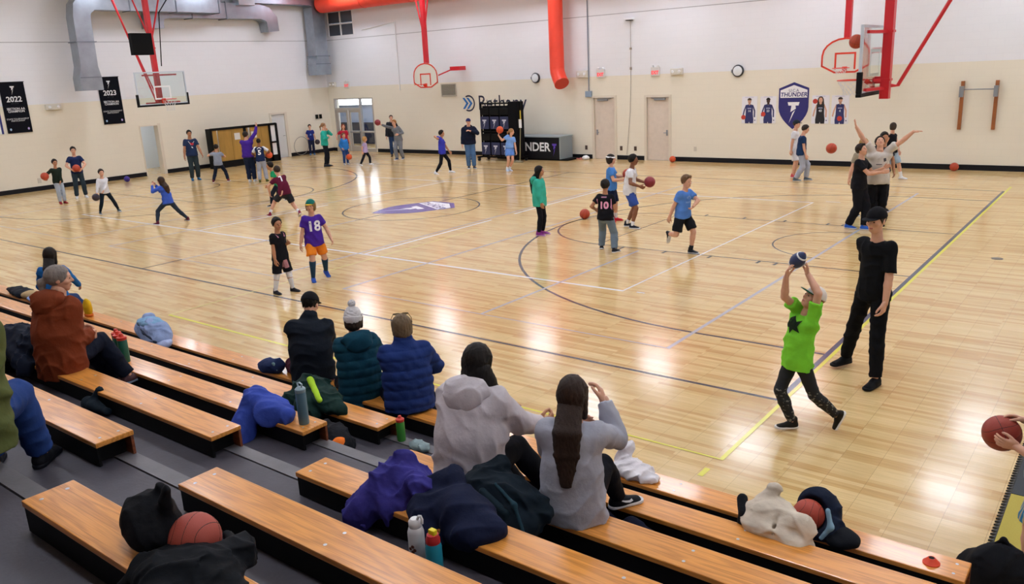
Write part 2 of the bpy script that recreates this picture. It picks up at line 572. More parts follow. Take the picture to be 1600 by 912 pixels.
def hand_mesh(pose, h):
    """unit right hand: wrist at origin, fingers +y, palm -z, thumb -x"""
    key = ('hand', pose, round(h, 4))
    if key in CACHE: return CACHE[key]
    v = Vox((-.62, -.12, -.75), (.4, 1.08, .25), h)
    curls = {'relax': (22, 30, 22), 'open': (4, 8, 6), 'grip': (16, 26, 22), 'fist': (62, 85, 55), 'hold': (38, 48, 35)}[pose]
    spread = {'open': .10, 'grip': .11}.get(pose, .03)
    xs = (-.165, -.055, .055, .155)
    for i, x in enumerate(xs):
        v.cap((x * .65, .02, 0), (x, .46, 0), .085, .075, k=.05)
    v.ell((-.12, .2, -.05), (.13, .2, .09), k=.06)
    for i, x in enumerate(xs):
        L = (.42, .47, .44, .34)[i]
        p = np.array((x, .47, 0.)); ang = 0; rr = .062 if i < 3 else .055
        for sgi, fr in enumerate((.45, .31, .24)):
            ang += math.radians(curls[sgi] + (i - 1) * 2)
            d = np.array((spread * (i - 1.4), math.cos(ang), -math.sin(ang)))
            q = p + d * L * fr
            v.cap(p, q, rr, rr * .9, k=.012)
            p = q; rr *= .9
    tc = {'relax': (.2, .1), 'open': (.0, .1), 'grip': (.45, .2), 'fist': (.75, .6), 'hold': (.6, .4)}[pose]
    a = np.array((-.13, .10, -.03)); b = np.array((-.27, .30, -.06 - tc[0] * .15))
    c = b + np.array((-.09 + tc[1] * .22, .17, -.05 - tc[0] * .1)); d = c + np.array((-.02 + tc[1] * .2, .14, -.03 - tc[0] * .08))
    v.cap(a, b, .085, .07, k=.05); v.cap(b, c, .068, .06, k=.012); v.cap(c, d, .06, .048, k=.012)
    CACHE[key] = v.mesh()
    return CACHE[key]

def shoe_mesh(kind, h):
    """unit shoe: ankle above origin; length 1 along +y (heel -.27 .. toe .73), sole at z=0; returns upper, sole"""
    key = ('shoe', kind, round(h, 4))
    if key in CACHE: return CACHE[key]
    v = Vox((-.25, -.40, -.05), (.25, .85, .55), h)
    v.cap((0, -.12, .14), (0, .10, .16), .155, .15)
    v.ecap((0, .05, .13), (0, .55, .07), (.155, .17), (.165, .11), (1, 0, 0), k=.1)
    v.cap((0, -.10, .2), (0, -.08, .40 if kind != 'boot' else .50), .13, .14, k=.08)
    v.cut((0, 0, -1), (0, 0, .07))
    w = Vox((-.25, -.42, -.05), (.25, .88, .2), h)
    w.ecap((0, -.14, .05), (0, .56, .05), (.155, .155), (.18, .18), (1, 0, 0))
    w.cut((0, 0, 1), (0, 0, .10)); w.cut((0, 0, -1), (0, 0, 0))
    CACHE[key] = (v.mesh(), w.mesh())
    return CACHE[key]

def ik(a, t, l1, l2, pole):
    a = np.array(a, float); t = np.array(t, float)
    d = t - a; L = np.linalg.norm(d); d = d / max(L, 1e-9)
    Lc = min(max(L, abs(l1 - l2) + .02 * l1), (l1 + l2) * .999)
    t = a + d * Lc
    x = (l1 * l1 - l2 * l2 + Lc * Lc) / (2 * Lc)
    hgt = math.sqrt(max(l1 * l1 - x * x, 0))
    p = np.array(pole, float); p = p - d * (p @ d)
    n = np.linalg.norm(p)
    p = p / n if n > 1e-6 else np.array((0, 1., 0))
    return a + d * x + p * hgt, t

def rotx(a): c, s = math.cos(a), math.sin(a); return np.array(((1, 0, 0), (0, c, -s), (0, s, c)))
def roty(a): c, s = math.cos(a), math.sin(a); return np.array(((c, 0, s), (0, 1, 0), (-s, 0, c)))
def rotz(a): c, s = math.cos(a), math.sin(a); return np.array(((c, -s, 0), (s, c, 0), (0, 0, 1)))
def frame(y, zhint):
    y = np.array(y, float); y /= np.linalg.norm(y)
    z = np.array(zhint, float); z = z - y * (z @ y)
    if np.linalg.norm(z) < 1e-4: z = np.array((1., 0, 0)) - y * y[0]
    z /= np.linalg.norm(z)
    x = np.cross(y, z)
    return np.stack((x, y, z), 1)

SKIN = dict(light='d9a58a', pale='e0b49c', tan='b98363', brown='8a5a42', dark='5a3a2c')
PEOPLE = {}

def person(key, label, x, y, H, rel, skin='light', hair=('short', '2b211c'), hat=None, top=None, bottom=None, shoes=None,
           pelvis=(0, 0, None), lean=0, side=0, twist=0, head=(0, 0, 0), hl=None, hr=None, el=None, er=None,
           fl=None, fr=None, kl=None, kr=None, toel=0, toer=0, pitl=0, pitr=0, toeyl=None, toeyr=None,
           hands=('relax', 'relax'), pnl=None, pnr=None, fdl=None, fdr=None,
           z=0.0, kid=0.0, girth=1.0, sex='m', socks=None, face=True, bend=0.5, seed=1, legs_bare=False, group=None, prints=()):
    """One person. Lengths in units of the height H; targets in the view frame (a: to the right seen from the bleachers,
    b: towards the bleacher seats, c: up). rel: 0 faces the seats, 90 faces right, 180 shows the back."""
    tc = math.atan2(CAM[1] - y, CAM[0] - x)
    az = tc + math.radians(rel)
    root = empty('person', (x, y, z), az - math.pi / 2, label, 'person', group)
    dist = math.dist((x, y, z + .8 * H), CAM)
    px = dist / 1274.0
    th = math.radians(rel)
    # view frame -> local (x right of the person, y forward, z up), metres
    A = np.array((-math.cos(th), math.sin(th), 0.0))     # image-right direction in local axes
    B = np.array((math.sin(th), math.cos(th), 0.0))      # towards-viewer direction in local axes
    Zv = np.array((0, 0, 1.0))
    def vw(p): return (A * p[0] + B * p[1] + Zv * p[2]) * H
    def vd(p): return A * p[0] + B * p[1] + Zv * p[2]
    hh = H * (.132 + .034 * kid)
    neck_z = 1 - hh / H - .040
    leg = .525 - .030 * kid
    torso = neck_z - leg - .01
    pz = pelvis[2] if pelvis[2] is not None else leg + .005
    P = vw((pelvis[0], pelvis[1], pz))
    Rl = roty(math.radians(side)) @ rotx(-math.radians(lean))
    Rp = roty(math.radians(side * bend * .5)) @ rotx(-math.radians(lean * bend * .6))
    Rt = Rl @ rotz(math.radians(twist))
    up0 = Rp[:, 2]; up1 = Rl[:, 2]
    S = P + up0 * torso * .42 * H
    N = S + up1 * torso * .58 * H
    rt = Rt[:, 0]; fw = Rt[:, 1]; up1 = Rt[:, 2]
    bl = (1 - .12 * kid) * (.93 if sex == 'f' else 1.0)
    sw = .089 * bl * H * (1 + (girth - 1) * .6)
    UA, FA, HL = .168 * H * (1 - .04 * kid), .150 * H * (1 - .04 * kid), .102 * H
    TH, SH = (leg - .045) * .51 * H, (leg - .045) * .49 * H
    g = girth * (1 + .05 * kid)
    hipw = .047 * H * (1.08 if sex == 'f' else 1.0)
    joints = {}
    for sd, s, tgt, pole in (('r', 1, hr, er), ('l', -1, hl, el)):
        sh = N - up1 * .030 * H + rt * s * sw
        if tgt is None:
            t = sh + (rt * s * .055 - Zv * .300 + fw * .03) * H
        else: t = vw(tgt)
        if t[2] > sh[2] + .05 * H:
            sh = sh + up1 * .035 * H - rt * s * .012 * H
        pl = (vd(pole) if pole is not None else (rt * s * .5 - fw * .8 - Zv * .3))
        e, w = ik(sh, t, UA, FA, pl)
        joints['s' + sd], joints['e' + sd], joints['w' + sd] = sh, e, w
    for sd, s, tgt, pole in (('r', 1, fr, kr), ('l', -1, fl, kl)):
        hp = P + Rp[:, 0] * s * hipw - up0 * .01 * H
        t = np.array((s * .055 * H, 0, .045 * H)) if tgt is None else vw(tgt) + np.array((0, 0, .045 * H))
        pl = vd(pole) if pole is not None else (Rp[:, 1] + Rp[:, 0] * s * .12)
        k_, a_ = ik(hp, t, TH, SH, pl)
        joints['h' + sd], joints['k' + sd], joints['a' + sd] = hp, k_, a_
    J = joints
    # head
    Rh = rotz(math.radians(head[0])) @ rotx(-math.radians(head[1])) @ roty(math.radians(head[2]))
    Nk = N + up1 * .01 * H
    Hc = Nk + (up1 * .55 + Rh[:, 2] * .45) * .03 * H + Rh[:, 2] * .5 * hh + Rh[:, 1] * .05 * hh + fw * .012 * H
    # resolution
    hb = float(np.clip(px * 1.35, .0095, .026))
    hd = float(np.clip(px * 1.0 / hh, .022, .07))
    hn = float(np.clip(px * .9 / HL, .035, .075))
    pts = np.array(list(J.values()) + [P, N, Hc])
    lo = pts.min(0) - .17 * H; hi = pts.max(0) + .17 * H
    ssk = mat('skin_' + skin, SKIN[skin], .5, spec=.35, var=.05, vscale=20, bump=.05, bscale=200)
    R = lambda a: a * g * H
    cvl = .84 if bottom and bottom[0] != 'shorts' else 1.0
    cva = .86 if top and (top[0] in ('long', 'jacket', 'hoodie', 'puffer')) else 1.0
    cvt = .93 if top else 1.0
    # ---- body: one skin
    v = Vox(lo, hi, hb)
    rp = Rp[:, 0]
    T = lambda a: a * g * H * cvt
    v.ecap(P - up0 * .02 * H, P + up0 * .03 * H, (T(.078), T(.060)), (T(.078), T(.060)), rp)
    v.ecap(P, S, (T(.080), T(.060)), (T(.070), T(.052)), rp, k=.03 * H)
    v.ecap(S, N - up1 * .075 * H, (T(.072), T(.054)), (T(.088) * bl, T(.060)), rt, k=.03 * H)
    v.ecap(N - up1 * .045 * H - rt * sw * .8, N - up1 * .045 * H + rt * sw * .8, (T(.032), T(.036)), (T(.032), T(.036)), up1, k=.02 * H)
    v.cap(N - up1 * .02 * H, N + (Hc - N) * .45, R(.035), R(.031), k=.03 * H)
    for sd in 'rl':
        RA = lambda a: a * g * H * cva
        RL = lambda a: a * g * H * cvl
        v.cap(J['s' + sd], J['e' + sd], RA(.028), RA(.023), k=.012 * H)
        mid = J['e' + sd] * .7 + J['w' + sd] * .3
        v.cap(J['e' + sd], mid, RA(.023), RA(.024), k=.008 * H)
        v.cap(mid, J['w' + sd], RA(.024), R(.0165), k=.008 * H)
        v.cap(J['h' + sd], J['k' + sd], RL(.048), RL(.033), k=.012 * H)
        m2 = J['k' + sd] * .68 + J['a' + sd] * .32
        v.cap(J['k' + sd], m2, RL(.032), RL(.034), k=.010 * H)
        v.cap(m2, J['a' + sd], RL(.034), R(.019), k=.008 * H)
    parts = [v.mesh()]
    parts.append(xf(head_mesh(hd, 'c' if kid > .5 else sex), Rh, Hc, hh))
    for sd, s, tgt, pn, fd, hp in (('r', 1, hr, pnr, fdr, hands[1]), ('l', -1, hl, pnl, fdl, hands[0])):
        fdv = J['w' + sd] - J['e' + sd]
        fdv = fdv / np.linalg.norm(fdv)
        if fd is not None:
            fv = vd(fd); fdv = fv / np.linalg.norm(fv)
        pv = vd(pn) if pn is not None else -rt * s
        parts.append(xf(hand_mesh(hp, hn), frame(fdv, -np.array(pv)), J['w' + sd] - fdv * .01 * H, HL * 1.05 * (1 + .08 * kid), mirror=(s < 0)))
    link('body', np_mesh('body', parts), ssk, root)
    # ---- face
    if face and px < .03:
        E, Bw, Lp = face_bits(sex)
        link('eyes', np_mesh('eyes', [xf(E, Rh, Hc, hh)]), mat('eye_dark', '1d1512', .25), root)
        if hat is None or hat[0] != 'skull':
            link('eyebrows', np_mesh('eyebrows', [xf(Bw, Rh, Hc, hh)]), cloth(hair[1], .7) if hair else cloth('2b211c', .7), root)
        link('lips', np_mesh('lips', [xf(Lp, Rh, Hc, hh)]), mat('lips_' + skin, {'light': 'b5675c', 'pale': 'b86a60', 'tan': '94564a', 'brown': '6a3c34', 'dark': '4a2a26'}[skin], .45), root)
    if hair and hat and hat[0] in ('cap', 'cap_back', 'skull') and hair[0] in ('short', 'tuft'): hair = ('crop', hair[1])
    if hair:
        hm = mat('hair_' + hair[1], hair[1], .55, spec=.22, var=.25, vscale=14, bump=.5, bscale=90, stretch=(3, 3, .35))
        hp_ = [xf(hair_mesh(hair[0], hd * 1.0), Rh, Hc, hh)]
        if hair[0] in ('long', 'longer', 'side'):
            # lengths that fall down the back over the clothes
            et = {'tee': .012, 'long': .014, 'jacket': .022, 'hoodie': .026, 'tank': .010, 'puffer': .03}[top[0]] * H
            back = R(.060) + et * 1.0 + .006 * H + (.012 * H if (top[0] == 'hoodie' or (len(top) > 2 and top[2].get('hood'))) else 0)
            q0 = Hc - Rh[:, 1] * .26 * hh - Rh[:, 2] * .30 * hh
            q1 = N - fw * (back * .98) - up1 * .015 * H
            q2 = N - fw * back * 1.02 - up1 * .09 * H
            q3 = N - fw * back * 1.02 - up1 * (.14 if hair[0] == 'long' else .20) * H
            if hair[0] == 'side':
                q0 = Hc + Rh[:, 0] * .22 * hh - Rh[:, 1] * .12 * hh - Rh[:, 2] * .25 * hh
                q1 = N + rt * .050 * H + up1 * .035 * H + fw * .010 * H
                q2 = N + rt * .078 * H - up1 * .035 * H + fw * .045 * H
                q3 = N + rt * .080 * H - up1 * .115 * H + fw * .075 * H
            pp = np.stack((q0, q1, q2, q3))
            hvx = Vox(pp.min(0) - .1 * H, pp.max(0) + .1 * H, hb * .62)
            ws = (.34 * hh, .38 * hh, .34 * hh, .16 * hh); ds = (.26 * hh, .22 * hh, .13 * hh, .06 * hh)
            if hair[0] == 'side': ws = (.30 * hh, .26 * hh, .20 * hh, .09 * hh); ds = (.30 * hh, .26 * hh, .18 * hh, .08 * hh)
            for i in range(3): hvx.ecap(pp[i], pp[i + 1], (ws[i], ds[i]), (ws[i + 1], ds[i + 1]), rt, k=.05 * hh if i else 0)
            hvx.ripple(.006 * hh, .12 * hh, 4, 5, dirs=[rt, rt + .3 * fw])
            hp_.append(hvx.mesh())
        link('hair', np_mesh('hair', hp_), hm, root)
    if hat:
        hs_, cols = hat[0], hat[1:]
        Rc = Rh @ rotz(math.pi) if hs_ == 'cap_back' else Rh
        ms = hat_mesh('cap' if hs_.startswith('cap') else hs_, hd)
        names = {'cap': ('cap', 'visor'), 'cap_back': ('cap', 'visor'), 'beanie': ('knit_hat', 'pompom', 'knit_cuff'), 'skull': ('knit_hat',), 'band': ('headband',)}[hs_]
        first = None
        for i, m_ in enumerate(ms):
            o = link(names[i], np_mesh(names[i], [xf(m_, Rc, Hc, hh)]), cloth(cols[min(i, len(cols) - 1)]), root if first is None else first)
            first = first or o
    # ---- trousers / shorts / skirt
    out = {}
    if bottom:
        bk, bc = bottom[0], bottom[1]
        ease = {'pants': .007, 'leggings': .002, 'shorts': .010, 'loose': .012, 'jeans': .006}[bk]
        w = Vox(lo, hi, hb)
        e = ease * H
        w.ecap(P - up0 * .02 * H, P + up0 * .055 * H, (R(.082) + e, R(.062) + e), (R(.079) + e * .4, R(.060) + e * .4), rp)
        for sd in 'rl':
            h_, k_, a_ = J['h' + sd], J['k' + sd], J['a' + sd]
            if bk == 'shorts':
                q = h_ + (k_ - h_) * (bottom[2] if len(bottom) > 2 else .85)
                w.limb(h_, q, R(.050) + e, R(.046) + e * 1.5, .012 * H)
            else:
                w.limb(h_, k_, R(.050) + e, R(.035) + e, .012 * H, flat=False)
                L = bottom[2] if len(bottom) > 2 else .97
                m2 = k_ * .66 + a_ * .34; q = k_ + (a_ - k_) * L
                if bk == 'leggings':
                    w.limb(k_, m2, R(.035) + e, R(.037) + e, .010 * H, flat=False); w.limb(m2, q, R(.037) + e, R(.023) + e, .008 * H)
                else:
                    w.limb(k_, m2, R(.036) + e, R(.036) + e, .010 * H, flat=False); w.limb(m2, q, R(.036) + e, R(.028) + e, .008 * H)
        w.crease((.0016 if bk == 'leggings' else .0030) * H, .075 * H, seed + 5, 3, main=(.15, .1, 1))
        nm = {'pants': 'trousers', 'leggings': 'leggings', 'shorts': 'shorts', 'loose': 'sweatpants', 'jeans': 'jeans'}[bk]
        out['bottom'] = link(nm, np_mesh(nm, [w.mesh()]), bottom[3] if len(bottom) > 3 else cloth(bc), root)
    # ---- top
    if top:
        tk, tcol = top[0], top[1]
        o = dict(hem=-.045, sleeve={'tee': .62, 'long': 1.95, 'jacket': 1.92, 'hoodie': 1.92, 'tank': 0, 'puffer': 1.92}[tk], col2=None)
        if len(top) > 2: o.update(top[2])
        e = {'tee': .012, 'long': .012, 'jacket': .022, 'hoodie': .022, 'tank': .010, 'puffer': .028}[tk] * H
        e *= o.get('ease', 1.0)
        w = Vox(lo - e, hi + e, hb)
        hemp = P + up0 * o['hem'] * H
        be = max(e * 1.1, ({'shorts': .021, 'loose': .018, 'leggings': .006}.get(bottom[0], .011) * H if bottom else 0))
        hw_ = max(R(.084), hipw + R(.050)); hd_ = max(R(.063), R(.052))
        w.ecap(hemp, P + up0 * .04 * H, (hw_ + be, hd_ + be), (R(.083) + be * .9, R(.062) + be * .9), rp)
        fx = .010 if tk in ('jacket', 'puffer', 'hoodie') else 0.0
        w.ecap(P, S, (R(.083) + e, R(.062) + e), (R(.075 + fx) + e, R(.056 + fx * .6) + e), rp, k=.03 * H)
        w.ecap(S, N - up1 * .075 * H, (R(.075 + fx) + e, R(.056 + fx * .6) + e), (R(.089 + fx * .8) * bl + e * .8, R(.062 + fx * .5) + e * .8), rt, k=.03 * H)
        w.ecap(N - up1 * .045 * H - rt * sw * .85, N - up1 * .045 * H + rt * sw * .85, (R(.034) + e * .4, R(.040) + e * .5), (R(.034) + e * .4, R(.040) + e * .5), up1, k=.025 * H)
        if o['hem'] > -.2: w.cut(-up0 + 0, hemp)
        sl = o['sleeve']
        slv = Vox(lo - e, hi + e, hb) if o['col2'] else w
        for sd in 'rl':
            if sl <= 0: continue
            s_, el_, w_ = J['s' + sd], J['e' + sd], J['w' + sd]
            if sl <= 1.05:
                slv.limb(s_, s_ + (el_ - s_) * sl, R(.032) + e * .5, R(.030) + e * .8, .014 * H)
            else:
                slv.limb(s_, el_, R(.032) + e * .55, R(.026) + e * .55, .014 * H, flat=False)
                slv.limb(el_, el_ + (w_ - el_) * (sl - 1), R(.026) + e * .55, R(.019) + e * .45, .008 * H)
        if tk in ('hoodie',) or o.get('hood'):
            Rn = np.stack((rt, fw, up1), 1)
            q_ = Vox(N - .16 * H, N + .16 * H, hb * .8)
            q_.ell(N - fw * .050 * H + up1 * .002 * H, (.092 * H, .060 * H, .052 * H), R=Rn)
            q_.ell(N - fw * .085 * H - up1 * .030 * H, (.070 * H, .030 * H, .050 * H), R=Rn, k=.03 * H)
            q_.ell(N + fw * .012 * H + up1 * .035 * H, (.056 * H, .062 * H, .060 * H), k=.01 * H, R=Rn, op='sub')
            q_.crease(.004 * H, .05 * H, seed + 3, 2, main=up1, spread=.3)
            hood_mesh = q_.mesh()
        elif tk in ('jacket', 'puffer'):
            w.cap(N - up1 * .01 * H, N + up1 * .022 * H, R(.042) + e * .3, R(.040) + e * .3, k=.015 * H)
            w.cap(N + up1 * .03 * H + fw * .01 * H, N + up1 * .09 * H + fw * .01 * H, .036 * H, op='sub')
        else:
            w.cap(N + up1 * .028 * H + fw * .012 * H, N + up1 * .10 * H + fw * .012 * H, .040 * H, op='sub')
        if tk == 'puffer':
            w.quilt(.0065 * H, .052 * H, up1, S)
            w.ripple(.0022 * H, .07 * H, seed + 1, 5)
        else:
            am = o.get('fold', 1.0) * (.0042 if tk in ('jacket', 'hoodie') else .0034) * H
            w.crease(am, .085 * H, seed, 3, main=up1 + rt * .5 * (1 if seed % 2 else -1), spread=.35)
        nm = {'tee': 'shirt', 'long': 'long_sleeve_shirt', 'jacket': 'jacket', 'hoodie': 'hoodie', 'tank': 'tank_top', 'puffer': 'padded_jacket'}[tk]
        out['top'] = link(nm, np_mesh(nm, [w.mesh()]), cloth(tcol, bscale=o.get('bs', 30.)), root)
        if tk == 'hoodie' or o.get('hood'): link('hood', np_mesh('hood', [hood_mesh]), cloth(tcol, bscale=o.get('bs', 30.)), out['top'])
        if o['col2']:
            link('sleeves', np_mesh('sleeves', [slv.mesh()]), cloth(o['col2']), root)
    # ---- socks
    if socks:
        for sd in 'rl':
            w = Vox(lo, hi, hb)
            k_, a_ = J['k' + sd], J['a' + sd]
            w.cap(k_ + (a_ - k_) * (1 - socks[1]), a_, R(.021 + .016 * min(1, socks[1] * 1.1)) + .003 * H, R(.021) + .003 * H)
            link('sock', np_mesh('sock', [w.mesh()]), cloth(socks[0]), root)
    # ---- shoes
    if shoes:
        for sd, s, yaw, pit, ty in (('r', 1, toer, pitr, toeyr), ('l', -1, toel, pitl, toeyl)):
            a_ = J['a' + sd]
            fl_ = .152 * H * (1 + .06 * kid)
            Rf = rotz(math.radians(-s * 8 + yaw)) @ rotx(-math.radians(pit)) if ty is None else frame(vd(ty), (0, 0, 1)) 
            base = a_ - Rf[:, 2] * .045 * H
            up_, so_ = shoe_mesh(shoes[2] if len(shoes) > 2 else 'low', float(np.clip(px * .9 / fl_, .022, .07)))
            u = link('shoe', np_mesh('shoe', [xf(up_, Rf, base, fl_)]), cloth(shoes[0], .6), root)
            link('sole', np_mesh('sole', [xf(so_, Rf, base, fl_)]), cloth(shoes[1], .6), u)
    # ---- flat prints on the clothes
    for pr in prints:
        on, txt, col, size, cz, side_ = pr[:6]
        tgt = out[on]
        me = text_mesh(txt, size * H, weight=pr[6] if len(pr) > 6 else .0) if isinstance(txt, str) else txt
        sgn = 1 if side_ == 'front' else -1
        base = P + up0 * cz * H if cz < torso * .42 else S + up1 * (cz - torso * .42) * H
        project(tgt, me, base, -rt * sgn, up1, fw * sgn, 'print', cloth(col), root)
    PEOPLE[key] = dict(root=root, J=J, P=P, N=N, S=S, Hc=Hc, Rh=Rh, vw=vw, H=H)
    return root

def project(tgt, me, base, xd, yd, nd, name, material, parent, off=.006):
    """press a flat mesh onto the surface of a garment"""
    tm = tgt.data
    n = len(tm.vertices)
    a = np.empty(n * 3, np.float32); tm.vertices.foreach_get('co', a)
    bv = BVHTree.FromPolygons([tuple(q) for q in a.reshape(-1, 3)], [tuple(p.vertices) for p in tm.polygons])
    bm = bmesh.new(); bm.from_mesh(me)
    bmesh.ops.triangulate(bm, faces=bm.faces)
    for _ in range(3):
        es = [e for e in bm.edges if e.calc_length() > .02]
        if not es: break
        bmesh.ops.subdivide_edges(bm, edges=es, cuts=1)
    nd = Vector(nd).normalized(); base = Vector(base); xd = Vector(xd); yd = Vector(yd)
    bad = []
    for v in bm.verts:
        o = base + xd * v.co.x + yd * v.co.y + nd * .5
        h = bv.ray_cast(o, -nd, 1.0)
        if h[0] is None: bad.append(v); continue
        v.co = h[0] + nd * off
    if bad: bmesh.ops.delete(bm, geom=bad, context='VERTS')
    bmesh.ops.triangulate(bm, faces=bm.faces)
    bm.to_mesh(me); bm.free()
    return link(name, me, material, parent)

def flat_mesh(polys):
    me = bpy.data.meshes.new('flat')
    vs = []; fs = []
    for p in polys:
        fs.append(tuple(range(len(vs), len(vs) + len(p)))); vs += [(q[0], q[1], 0) for q in p]
    me.from_pydata(vs, [], fs)
    return me
# ------------------------------------------------------------------ ceiling lamps (fixtures with their own light)
XL, YF = -29.4, 19.07          # left wall and far wall
XR, YB = 9.0, -12.5
BEIGE_Z = 3.06
lamp_glow = mat('lamp_glow', 'ffffff', .5, emit='eaf1ff', estr=LAMP)
lamp_body = mat('lamp_body', 'd9dce0', .4)
def lamp_fixture(x, y):
    r = empty('ceiling_lamp', (x, y, CEIL - .35), 0, 'flat white high-bay lamp hanging under the gym ceiling', 'ceiling lamp', 'high-bay lamps above the court')
    b = MB().box((-.66, -.36, .03), (.66, .36, .12))
    for sx in (-.5, .5): b.tube([(sx, 0, .12), (sx, 0, .35)], .012, 6)
    b.build('housing', lamp_body, r)
    MB().box((-.62, -.32, .0), (.62, .32, .03)).build('diffuser', lamp_glow, r)
    return r
_first = None
for yy in LAMP_Y:
    for xx in LAMP_X:
        if _first is None: _first = lamp_fixture(xx, yy)
        else: copy_tree(_first).location = (xx, yy, CEIL - .35)

# ------------------------------------------------------------------ materials of the hall
def node_mat(name):
    m = bpy.data.materials.new(name); m.use_nodes = True
    return m, m.node_tree, m.node_tree.nodes['Principled BSDF'], m.node_tree.nodes.new, m.node_tree.links.new

def wall_material(name, plane):
    m, nt, b, N, L = node_mat(name)
    g = N('ShaderNodeNewGeometry'); sp = N('ShaderNodeSeparateXYZ'); L(g.outputs['Position'], sp.inputs[0])
    cmp_ = N('ShaderNodeMath'); cmp_.operation = 'GREATER_THAN'; cmp_.inputs[1].default_value = BEIGE_Z; L(sp.outputs['Z'], cmp_.inputs[0])
    mix = N('ShaderNodeMix'); mix.data_type = 'RGBA'
    mix.inputs['A'].default_value = s2l('e9e3d2'); mix.inputs['B'].default_value = s2l('e8eaef')
    L(cmp_.outputs[0], mix.inputs['Factor'])
    cb = N('ShaderNodeCombineXYZ'); L(sp.outputs['X' if plane == 'y' else 'Y'], cb.inputs[0]); L(sp.outputs['Z'], cb.inputs[1])
    br = N('ShaderNodeTexBrick'); br.inputs['Scale'].default_value = 1.0
    br.inputs['Brick Width'].default_value = .406; br.inputs['Row Height'].default_value = .203; br.inputs['Mortar Size'].default_value = .006
    br.inputs['Color1'].default_value = (1, 1, 1, 1); br.inputs['Color2'].default_value = (.955, .955, .955, 1); br.inputs['Mortar'].default_value = (.88, .88, .88, 1)
    L(cb.outputs[0], br.inputs['Vector'])
    mu = N('ShaderNodeMix'); mu.data_type = 'RGBA'; mu.blend_type = 'MULTIPLY'; mu.inputs['Factor'].default_value = .28
    L(mix.outputs['Result'], mu.inputs['A']); L(br.outputs['Color'], mu.inputs['B'])
    L(mu.outputs['Result'], b.inputs['Base Color'])
    bp = N('ShaderNodeBump'); bp.inputs['Strength'].default_value = .15; bp.inputs['Distance'].default_value = .01
    L(br.outputs['Fac'], bp.inputs['Height']); bp.invert = True
    L(bp.outputs['Normal'], b.inputs['Normal'])
    b.inputs['Roughness'].default_value = .55
    return m
M_WALL_Y = wall_material('painted_block_far', 'y')
M_WALL_X = wall_material('painted_block_side', 'x')

